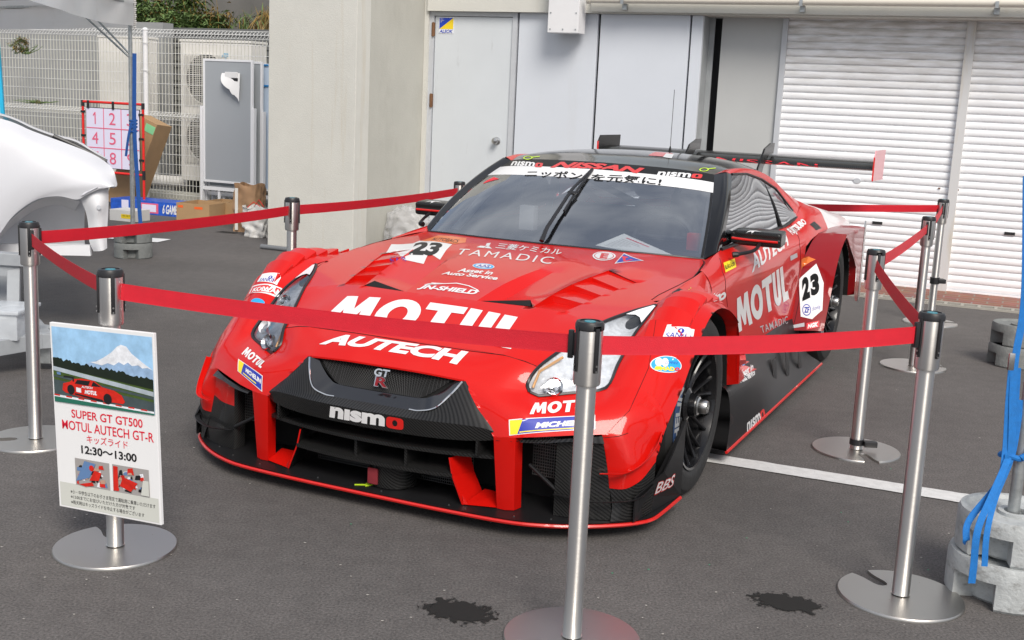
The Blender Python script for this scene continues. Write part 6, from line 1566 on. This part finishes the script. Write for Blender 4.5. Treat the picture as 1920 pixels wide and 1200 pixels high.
# ---- mirrors
for sx in (1, -1):
    b = bmesh.new(); rows = []
    for x, s in ((.700, .35), (.712, .8), (.76, 1), (.84, 1.0), (.915, 1.0), (.932, .93), (.936, .75)):
        yc_ = 1.175; rows.append([(x, yc_ - .05 * s, .845), (x, yc_ - .045 * s, .845 + .028 * s), (x, yc_ + .05, .845 + .036 * s), (x, yc_ + .055, .845 - .030 * s), (x, yc_ - .04 * s, .845 - .036 * s), (x, yc_ - .052 * s, .845 - .010), (x, yc_ - .05 * s, .845)])
    surf(b, rows, 4, 3, mirror=False, uc=(2, 3))
    for e in (rows[0], rows[-1]): b.faces.new([b.verts.new(p) for p in e[:-1]])
    for v in b.verts: v.co.x *= sx
    mr_ = cobj('wing_mirror', b, 'carbon', angle=50)
    b = bmesh.new(); tube(b, [(sx * .715, 1.128, .838), (sx * .80, 1.121, .836), (sx * .925, 1.121, .836)], .0055, 6); cobj('mirror_stripe', b, 'redstrip', mr_, hit=False)
    b = bmesh.new(); tube(b, spl([(sx * .775, .93, .785), (sx * .80, .95, .79), (sx * .84, 1.05, .80), (sx * .845, 1.13, .825)], 4), [.013] * 4 + [.008] * 9, 8); cobj('mirror_arm', b, 'satin', mr_, hit=False)
# ---- rear wing
bm = bmesh.new()
prof = [(3.66, 1.072), (3.69, 1.092), (3.76, 1.112), (3.86, 1.118), (3.97, 1.118), (3.97, 1.112), (3.86, 1.106), (3.76, 1.088), (3.69, 1.062)]
prism(bm, prof, -.93, .93, fn=lambda a, z_, h: (h, a, z_)); wing = cobj('rear_wing', bm, 'carbon', angle=40)
for sx in (1, -1):
    b = bmesh.new(); prism(b, [(3.64, 1.00), (4.06, .995), (4.08, 1.19), (3.68, 1.19), (3.64, 1.15)], .931, .938, fn=lambda a, z_, h: (h * sx, a, z_)); ep = cobj('wing_endplate', b, 'satin' if sx < 0 else mat('pink_clear_endplate', (.75, .35, .38), .3), wing, hit=False, smooth=False)
    b = bmesh.new(); box(b, .9305 if sx > 0 else -.9395, .9395 if sx > 0 else -.9305, 3.636, 3.648, 1.0, 1.15); cobj('endplate_edge', b, 'redstrip', ep, hit=False)
    b = bmesh.new(); prism(b, [(3.30, .84), (3.42, .84), (3.55, 1.05), (3.70, 1.13), (3.80, 1.13), (3.82, 1.20), (3.72, 1.20), (3.56, 1.165), (3.42, 1.05)], .252 - .006, .252 + .006, fn=lambda a, z_, h: ((h - .0) * sx, a, z_)); cobj('wing_support', b, 'carbon', hit=False, smooth=False)
bm = bmesh.new(); tube(bm, [(0.03, 2.27, 1.150), (0.03, 2.275, 1.50)], .0016, 5); lathe(bm, [(.012, 1.148), (.008, 1.17), (.003, 1.19)], 10, c=(.03, 2.27, 0)); cobj('aerial', bm, 'satin', hit=False)
# wiper
bm = bmesh.new(); wp = [ws(0, .0) + V((0.0, -.012, .014)), ws(0, .1) + V((.0, -.02, .025)), ws(0, .5) + V((.004, -.018, .028)), ws(0, .84) + V((.004, -.008, .012))]
tube(bm, wp, [.011, .009, .008, .006], 8); tube(bm, [ws(.0, .30) + V((.02, -.006, .010)), ws(0, .55) + V((.016, -.008, .012)), ws(0, .84) + V((.006, -.006, .008))], .006, 6); tube(bm, [ws(0, .46) + V((.0, -.02, .028)), ws(0, .5) + V((.02, -.01, .012))], .009, 6)
cobj('wiper', bm, 'black', hit=False)
# shut lines and small hardware on the skins
SB_ = None
# ================================================================ LETTERING AND MARKS ON THE CAR
_vs, _fs, _ow = [], [], []
for o in SURF:
    k = len(_vs); _vs += [v.co[:] for v in o.data.vertices]
    for p in o.data.polygons: _fs.append([k + i for i in p.vertices]); _ow.append(o)
BV = BVHTree.FromPolygons(_vs, _fs)
MISS = []
def sub_bvh(objs):
    vs, fs = [], []
    for o in objs:
        k = len(vs); vs += [v.co[:] for v in o.data.vertices]; fs += [[k + i for i in p.vertices] for p in o.data.polygons]
    return BVHTree.FromPolygons(vs, fs)
def with_half(*os): return [o for o in os] + [HALF[o.name] for o in os if o.name in HALF]
ONLY = None
def hitpx(x, y, tag_=''):
    d = cray(x, y)
    if ONLY:
        h = ONLY[0].ray_cast(ccam, d)
        if h[0] is None: MISS.append((tag_, x, y)); return None, None, None
        return h[0], (h[1] if h[1].dot(d) < 0 else -h[1]), ONLY[1]
    h = BV.ray_cast(ccam, d)
    if h[0] is None: MISS.append((tag_, x, y)); return None, None, None
    n = h[1] if h[1].dot(d) < 0 else -h[1]
    return h[0], n, _ow[h[2]]
def decal(name, src, px4, mt, lay=0, nx=10, ny=4, label=None, par=None):       # px4: bl, br, tr, tl
    H = [hitpx(x, y, name) for x, y in px4]
    ok = [h for h in H if h[0] is not None]
    if len(ok) < 2: src.free(); return None
    if len(ok) < 4:
        pm = sum((h[0] for h in ok), V((0, 0, 0))) / len(ok); nm = sum((h[1] for h in ok), V((0, 0, 0))).normalized()
        for k, (x, y) in enumerate(px4):
            if H[k][0] is None:
                d = cray(x, y); H[k] = (ccam + d * ((pm - ccam).dot(nm) / d.dot(nm)), nm, ok[0][2])
    q = [h[0] for h in H]; n = sum((h[1] for h in H), V((0, 0, 0))).normalized()
    pn = (q[1] - q[0]).cross(q[3] - q[0]).normalized()
    if pn.dot(n) < 0: pn = -pn
    n = (n + pn).normalized(); owner = par or H[0][2]
    cut(src, nx, ny)
    for v in src.verts:
        P_ = bil(q, v.co.x, v.co.y); h = (ONLY[0] if ONLY else BV).ray_cast(P_ + n * .06, -n, .16)
        if h[0] is not None:
            hn = h[1] if h[1].dot(n) > 0 else -h[1]; v.co = h[0] + hn * (.0012 + .0004 * lay)
        else: v.co = P_ + n * (.002 + .0004 * lay)
    for f in src.faces:
        if f.normal.dot(n) < 0: f.normal_flip()
    src.normal_update()
    for f in src.faces:
        if f.normal.dot(n) < 0: f.normal_flip()
    o = obj(name, src, mt, owner, smooth='keep')
    return o
def motul_bm():
    b = bmesh.new()
    def pg(p):
        f = b.faces.new([b.verts.new((x, y, 0)) for x, y in p]); f.normal_update()
    pg([(0, 0), (.062, 0), (.075, .50), (.112, .10), (.145, .10), (.175, .50), (.188, 0), (.250, 0), (.222, 1), (.158, 1), (.128, .55), (.094, 1), (.030, 1)])
    n = 28; O, I = [], []
    for i in range(n):
        t = 2 * pi * i / n; O.append(b.verts.new((.372 + .112 * cos(t), .5 + .51 * sin(t), 0))); I.append(b.verts.new((.372 + .047 * cos(t), .5 + .26 * sin(t), 0)))
    for i in range(n): b.faces.new((O[i], O[(i + 1) % n], I[(i + 1) % n], I[i]))
    pg([(.558, 0), (.628, 0), (.628, .77), (.690, .77), (.690, 1), (.492, 1), (.492, .77), (.558, .77)])
    U = [(.705, 1), (.705, .30)] + [(.780 - .075 * cos(t), .30 - .31 * sin(t)) for t in [pi * i / 10 for i in range(1, 10)]] + [(.855, .30), (.855, 1), (.795, 1), (.795, .32)] + [(.780 + .015 * cos(t), .32 - .10 * sin(t)) for t in [pi * i / 6 for i in range(1, 6)]] + [(.765, .32), (.765, 1)]
    pg(U)
    pg([(.875, 0), (1, 0), (1, .24), (.940, .24), (.940, 1), (.875, 1)])
    bmesh.ops.triangulate(b, faces=b.faces[:]); return b
def MO(px4, lay=1): return decal('lettering', motul_bm(), px4, 'paintw', lay, 16, 5)
def T(body, px4, mt='paintw', bold=.03, shear=0., lay=1, nx=12, ny=3, spacing=1., name='lettering'): return decal(name, text_bm(body, bold, shear, spacing), px4, mt, lay, nx, ny)
def PG(polys, px4, mt, lay=0, nx=8, ny=6, name='decal'): return decal(name, poly_bm(polys), px4, mt, lay, nx, ny)
def sub(q, a0, a1, b0, b1):
    f = lambda a, b: (( (q[0][0] * (1 - a) + q[1][0] * a) * (1 - b) + (q[3][0] * (1 - a) + q[2][0] * a) * b), ((q[0][1] * (1 - a) + q[1][1] * a) * (1 - b) + (q[3][1] * (1 - a) + q[2][1] * a) * b))
    return [f(a0, b0), f(a1, b0), f(a1, b1), f(a0, b1)]
def nismo(q, lay=1, white='paintw', bold=.03):
    T('nısm', sub(q, 0, .745, 0, 1), white, bold, 0, lay, name='lettering')
    a, k = sub(q, .765, 1, -.04, .98), .3
    b = bmesh.new(); n = 20
    O = [(.5 + .5 * math.copysign(abs(cos(t)) ** .45, cos(t)), .5 + .5 * math.copysign(abs(sin(t)) ** .45, sin(t))) for t in [2 * pi * i / n for i in range(n)]]
    I = [(.5 + .15 * cos(t), .5 + .27 * sin(t)) for t in [2 * pi * i / n for i in range(n)]]
    A = [b.verts.new((x, y, 0)) for x, y in O]; B_ = [b.verts.new((x, y, 0)) for x, y in I]
    for i in range(n): b.faces.new((A[i], A[(i + 1) % n], B_[(i + 1) % n], B_[i]))
    bmesh.ops.triangulate(b, faces=b.faces[:]); decal('lettering', b, a, 'redstrip', lay, 4, 3)
# bonnet
MO([(598, 607), (958, 655), (994, 601), (642, 556)])
T('AUTECH', [(598, 646), (863, 686), (879, 660), (624, 626)], 'paintw', .05, .12, 1, 16, 4)
T('TAMADIC', [(855, 478), (1034, 496), (1040, 483), (862, 467)], 'paintw', .0, .1, 1, 14, 2, 1.25)
T('三菱ケミカル', [(928, 466), (1051, 479), (1056, 468), (936, 456)], 'paintw', .012, 0, 1, 14, 2)
PG([[(0, 0), (.42, 0), (.56, .35), (.2, .35)], [(.46, 0), (.9, .0), (.72, .35), (.6, .35)], [(.5, .4), (.72, .4), (.8, 1), (.55, .9)]], [(893, 464), (926, 467), (926, 456), (897, 455)], 'paintw')
qa = [(883, 508), (930, 508), (930, 493), (883, 493)]
qa = [(884, 503), (925, 507), (929, 496), (888, 493)]
PG([ell(28)], qa, 'paintw', 0); PG([ell(28, rx=.46, ry=.44)], qa, 'cyang', 1); PG([ell(28, rx=.36, ry=.32)], qa, 'paintw', 2); T('AAS', sub(qa, .2, .8, .28, .72), 'blueg', .03, .2, 3, 4, 2)
T('Asset in', [(857, 510), (923, 516), (926, 509), (861, 503)], 'paintw', .03, .3, 1, 8, 2); T('Auto Service', [(827, 515), (932, 526), (935, 519), (832, 509)], 'paintw', .03, .3, 1, 8, 2)
T('JN-SHIELD', [(781, 543), (892, 556), (897, 545), (790, 534)], 'paintw', .045, .25, 1, 8, 2)
PG([[(0, 0), (.06, 0), (.10, .62), (.33, .70), (.55, 1), (.80, .78), (.97, .30), (1, 0), (.96, 0), (.93, .28), (.78, .66), (.55, .84), (.34, .56), (.09, .48)]], [(795, 534), (899, 548), (901, 536), (803, 527)], 'paintw', 1, 10, 4)
# number panel on the bonnet, right hand side of the car
PG([[(.02, .34), (.20, .34), (.27, 0), (.58, -.02), (.66, .34), (.82, .18), (1, .80), (.52, 1.0), (.42, .82), (.10, .80)]], [(722, 492), (848, 492), (848, 452), (722, 452)], 'paintw', 0, 16, 12)
T('23', [(766, 478), (817, 480), (834, 457), (780, 455)], 'blackd', .05, 0, 1, 8, 4); T('zf.com', [(731, 488), (760, 491), (764, 484), (733, 481)], 'blueg', .0, .1, 1, 4, 2)
PG([[(.05, 0), (.82, 0), (1, .35), (.96, 1), (.28, 1)]], [(782, 453), (870, 460), (878, 447), (800, 441)], 'orangeg', 0, 8, 3); T('AUTOBACS', [(808, 451), (858, 456), (862, 450), (812, 446)], 'blackd', .01, .2, 1, 6, 2)
qe = [(1108, 488), (1150, 490), (1158, 474), (1114, 471)]
PG([ell(28)], qe, 'paintw', 0); PG([ell(28, rx=.43, ry=.42)], qe, 'redstrip', 1); PG([ell(28, rx=.39, ry=.38)], qe, 'paintw', 2); T('E', sub(qe, .34, .68, .2, .8), 'redstrip', .06, 0, 3, 3, 3)
qt = [(1152, 495), (1208, 493), (1206, 478), (1160, 474)]
PG([[(0, 0), (1, .22), (.22, 1)]], qt, 'paintw', 0); PG([[(.05, .07), (.92, .24), (.23, .90)]], qt, 'blueg', 1); PG([[(.2, .66), (.42, .60), (.40, .50), (.32, .52), (.36, .2), (.54, .36), (.62, .3), (.5, .22), (.38, .12), (.28, .15), (.22, .52), (.16, .56)]], qt, 'sred', 2)
# windscreen banner
qb = [(983, 333), (1078, 341), (1084, 328), (989, 320)]
T('ニッポン', [(983, 332), (1090, 338), (1094, 324), (989, 320)], 'blackd', .02, 0, 1, 10, 2)
T('を元気に!', [(1106, 340), (1238, 349), (1242, 335), (1110, 326)], 'blackd', .02, 0, 1, 10, 2)
T('NISSAN', [(1031, 315), (1204, 327), (1209, 316), (1043, 304)], 'redstrip', .05, .25, 2, 14, 2)
nismo([(957, 311), (1016, 314), (1019, 306), (962, 303)]); nismo([(1231, 330), (1315, 335), (1318, 327), (1235, 322)])
PG([[(0, 0), (1, .75), (.5, 1), (.1, .4)]], [(905, 345), (930, 345), (938, 333), (915, 333)], 'sred', 1, 3, 3)
for (x, y) in ((990, 296), (1320, 318)):
    b = bmesh.new(); n = 20; A = [b.verts.new((.5 + .5 * cos(2 * pi * i / n), .5 + .5 * sin(2 * pi * i / n), 0)) for i in range(n)]; B_ = [b.verts.new((.5 + .36 * cos(2 * pi * i / n), .5 + .36 * sin(2 * pi * i / n), 0)) for i in range(n)]
    for i in range(n): b.faces.new((A[i], A[(i + 1) % n], B_[(i + 1) % n], B_[i]))
    decal('decal', b, [(x - 10, y + 4), (x + 8, y + 4), (x + 10, y - 3), (x - 8, y - 3)], 'lime', 1, 2, 2); PG([[(0, .3), (1, .5), (1, .7), (0, .5)]], [(x + 8, y + 2), (x + 22, y + 2), (x + 22, y - 5), (x + 8, y - 5)], 'lime', 1, 2, 2)
PG([[(0, 0), (.8, .1), (1, 1), (.2, .9)]], [(1215, 292), (1258, 297), (1262, 288), (1222, 284)], 'redstrip', 1, 4, 2); PG([[(.3, 0), (.9, 0), (1, 1), (.4, .9)]], [(1235, 294), (1262, 298), (1264, 290), (1240, 286)], 'paintw', 2, 3, 2)
# bumper
MO([(993, 777), (1112, 770), (1114, 748), (1000, 755)])
qm = [(955, 817), (1116, 805), (1116, 778), (954, 787)]
PG(RECT, qm, 'paintw', 0); PG(RECT, sub(qm, .012, .99, .05, .95), 'blueg', 1); PG([[(0, 0), (.55, 0), (1, 1), (0, 1)]], sub(qm, .012, .16, .05, .95), 'yellowg', 2, 4, 3)
PG(RECT, sub(qm, .12, .80, .14, .21), 'yellowg', 2, 10, 1); T('MICHELIN', sub(qm, .30, .95, .34, .70), 'paintw', .05, .25, 3, 10, 2)
ql = [(446, 696), (492, 735), (493, 705), (447, 673)]
PG(RECT, ql, 'paintw', 0); PG(RECT, sub(ql, .03, .97, .05, .95), 'blueg', 1); PG([[(0, 0), (.55, 0), (1, 1), (0, 1)]], sub(ql, .03, .24, .05, .95), 'yellowg', 2, 4, 3); T('MICHELIN', sub(ql, .32, .95, .42, .74), 'paintw', .05, .1, 3, 8, 2); PG(RECT, sub(ql, .22, .75, .17, .25), 'yellowg', 2, 6, 1)
MO([(453, 664), (489, 691), (499, 680), (464, 650)])
nismo([(618, 782), (757, 806), (757, 785), (620, 761)], 1, 'paintw', .05)
# wing stickers, car right
q = [(482, 529), (519, 535), (528, 518), (492, 514)]
PG(RECT, q, 'paintw', 0); T('SANKIN', sub(q, .08, .92, .10, .48), 'blueg', .01, 0, 1, 5, 2); PG([ell(16, rx=.5, ry=.5)], sub(q, .40, .60, .55, .92), 'blueg', 1, 2, 2); PG([ell(12, rx=.2, ry=.4)], sub(q, .43, .57, .58, .89), 'paintw', 2, 2, 2)
q = [(467, 551), (522, 557), (529, 541), (474, 537)]
PG(RECT, q, 'paintw', 0); PG(RECT, sub(q, .03, .97, .1, .9), 'redstrip', 1); T('KOIWAI', sub(q, .08, .92, .24, .78), 'paintw', .045, 0, 2, 5, 2)
PG([ell()], [(470, 574), (496, 576), (497, 562), (471, 560)], 'cyang', 1)
# wing stickers, car left
q = [(1241, 636), (1298, 640), (1302, 618), (1251, 609)]
PG(RECT, q, 'paintw', 0); T('SANKIN', sub(q, .08, .92, .08, .46), 'blueg', .01, 0, 1, 5, 2); PG([ell(16, rx=.5, ry=.5)], sub(q, .42, .66, .54, .92), 'blueg', 1, 2, 2); PG([ell(12, rx=.2, ry=.4)], sub(q, .46, .62, .57, .89), 'paintw', 2, 2, 2)
q = [(1236, 659), (1287, 666), (1294, 646), (1243, 640)]
PG(RECT, q, 'paintw', 0); PG(RECT, sub(q, .03, .97, .08, .92), 'redstrip', 1); T('KOIWAI', sub(q, .08, .92, .24, .78), 'paintw', .045, 0, 2, 5, 2)
q = [(1218, 700), (1277, 703), (1278, 671), (1219, 668)]
PG([ell(32)], q, 'paintw', 0); PG([ell(32, rx=.47, ry=.46)], q, 'cyang', 1); T('COMPANY', sub(q, .48, .90, .58, .74), 'blueg', .0, .3, 2, 4, 1)
PG([ell(14, .25, .62, .11, .26), ell(14, .44, .60, .11, .26)], q, 'paintw', 2); T('MAD', sub(q, .32, .78, .18, .42), 'yellowg', .06, 0, 2, 4, 2); T('O', sub(q, .78, .94, .2, .42), 'sred', .08, 0, 3, 2, 2); PG([[(.12, .2), (.22, .15), (.36, .2), (.3, .36), (.16, .38)]], q, 'yellowg', 2)
ONLY = (sub_bvh(FEN), FEN[0])
T('BBS', [(1226, 929), (1262, 912), (1266, 886), (1230, 905)], 'redstrip', .05, .2, 0, 3, 2); T('BBS', [(1227, 927), (1261, 911), (1265, 888), (1231, 906)], 'paintw', .01, .2, 1, 3, 2)
# door and flanks
ONLY = (sub_bvh(with_half(flk, rfl)), flk)
MO([(1384, 624), (1479, 560), (1472, 495), (1378, 562)])
T('AUTECH', [(1409, 512), (1478, 460), (1473, 440), (1406, 478)], 'paintw', .035, 0, 1, 10, 3)
T('TAMADIC', [(1428, 625), (1477, 606), (1476, 592), (1424, 612)], 'greyd', .01, 0, 1, 8, 2, 1.15)
ONLY = None; T('Jatco', [(1336, 566), (1361, 566), (1360, 541), (1336, 551)], 'paintw', .05, .1, 1, 5, 3); ONLY = (sub_bvh(with_half(flk, rfl)), flk)
q = [(1360, 511), (1380, 501), (1377, 485), (1356, 493)]
PG(RECT, q, 'yellowg', 0, 4, 4); T('BLÅKLÄDER', sub(q, .06, .94, .25, .8), 'blackd', .03, 0, 1, 4, 2)
T('FUJITSUBO', [(1489, 445), (1515, 422), (1504, 410), (1474, 430)], 'paintw', .05, 0, 1, 8, 3)
PG([[(0, .1), (.55, 0), (1, .12), (1, .62), (.70, 1), (.0, .78)]], [(1502, 604), (1541, 594), (1545, 492), (1502, 500)], 'paintw', 0, 10, 12, name='number_panel')
PG([[(0, 0), (1, .55), (.62, 1), (0, .9)]], [(1502, 508), (1530, 497), (1526, 478), (1502, 484)], 'orangeg', 1, 8, 6)
T('2', [(1504, 565), (1519, 558), (1516, 516), (1503, 522)], 'blackd', .07, 0, 2, 5, 5); T('3', [(1521, 556), (1537, 550), (1534, 510), (1518, 516)], 'blackd', .07, 0, 2, 5, 5)
q = [(1504, 592), (1521, 592), (1520, 570), (1504, 570)]
PG([ell(20)], q, 'blueg', 1, 4, 4); PG([ell(20, rx=.42, ry=.42)], q, 'paintw', 2, 4, 4); T('ZF', sub(q, .2, .8, .25, .75), 'blueg', .04, 0, 3, 2, 2); T('zf.com/jp', [(1523, 585), (1538, 580), (1538, 571), (1523, 575)], 'blueg', .0, 0, 2, 5, 1)
PG(RECT, [(1512, 618), (1536, 613), (1536, 601), (1512, 606)], 'sred', 1, 4, 2); T('NGK', [(1514, 616), (1534, 612), (1534, 603), (1514, 608)], 'paintw', .06, .2, 2, 4, 1); PG(RECT, [(1482, 616), (1508, 612), (1508, 605), (1484, 610)], 'greyd', 1, 4, 2)
ONLY = None
PG([[(0, 0), (.9, 0), (.6, .3), (.8, .4), (.5, .6), (.65, .7), (.3, 1), (0, .8)]], [(1384, 716), (1424, 690), (1410, 655), (1384, 655)], 'redstrip', 1, 5, 5)
q = [(1388, 688), (1399, 684), (1399, 662), (1389, 664)]
PG([ell(16)], q, 'cyang', 2, 2, 2); T('Asset in', [(1390, 706), (1412, 692), (1411, 681), (1390, 694)], 'paintw', .04, 0, 2, 4, 2); T('Auto Service', [(1389, 718), (1415, 703), (1414, 692), (1390, 707)], 'paintw', .04, 0, 2, 4, 2)
nismo([(1400, 810), (1434, 783), (1432, 765), (1400, 793)], 1)
# dark graphic low on the door
# handle, vents, latches, shut lines
def line(pts, r=.0018, mt='blackd', name='shut_line', k=6):
    P_ = []
    for (x, y) in pts:
        h, n, o = hitpx(x, y, name)
        if h is not None: P_.append((h, n, o))
    if len(P_) < 2: return
    b = bmesh.new(); L = []
    for (p, n, o), (p2, n2, o2) in zip(P_, P_[1:]):
        for j in range(k):
            q_ = p.lerp(p2, j / k); nn = n.lerp(n2, j / k).normalized(); hh = (ONLY[0] if ONLY else BV).ray_cast(q_ + nn * .04, -nn, .1); L.append(hh[0] if hh[0] is not None else q_)
    L.append(P_[-1][0]); tube(b, L, r, 4); obj(name, b, mt, P_[0][2])
line([(536, 615), (560, 612), (584, 613), (640, 621), (720, 633), (800, 646), (880, 658), (944, 666), (985, 678), (1006, 687)])
line([(1318, 488), (1322, 494), (1312, 508), (1300, 520), (1272, 535), (1235, 553), (1222, 562)], .0022)
line([(1349, 484), (1354, 510), (1360, 545), (1364, 575)], .0016); line([(1483, 421), (1494, 438), (1499, 460), (1500, 500), (1499, 560), (1488, 610)], .0018)
line([(930, 826), (1050, 822), (1125, 822), (1160, 818), (1178, 812)], .0012); line([(1230, 600), (1216, 690), (1180, 770), (1130, 820)], .0010)
PG(RECT, [(1482, 489), (1495, 482), (1494, 474), (1481, 480)], 'greyd', 1, 2, 2, name='door_handle')
PG(RECT, [(1260, 549), (1284, 556), (1298, 547), (1273, 541)], 'satin', 1, 2, 2, name='bonnet_latch'); PG([[(0, .2), (.6, 0), (1, .8), (.8, 1), (.6, .4), (0, .5)]], [(1286, 544), (1297, 545), (1297, 539), (1286, 539)], 'lime', 2, 2, 2)
PG(RECT, [(1518, 421), (1530, 432), (1540, 428), (1526, 415)], 'satin', 1, 2, 2, name='fuel_flap')
ONLY = (sub_bvh([wing]), wing); T('NISSAN', [(1342, 301), (1535, 314), (1533, 308), (1344, 295)], 'sred', .0, 0, 1, 10, 2); ONLY = None
for q in ([(1398, 441), (1422, 441), (1434, 434), (1404, 432)], [(796, 384), (818, 386), (838, 379), (806, 376)]):
    PG([[(0, .2), (.12, .8), (.45, .95), (1, .55), (.5, .7), (.45, .1), (.3, .55), (.1, .35)]], q, 'paintw', 1, 3, 2)
print('MISSED', MISS)
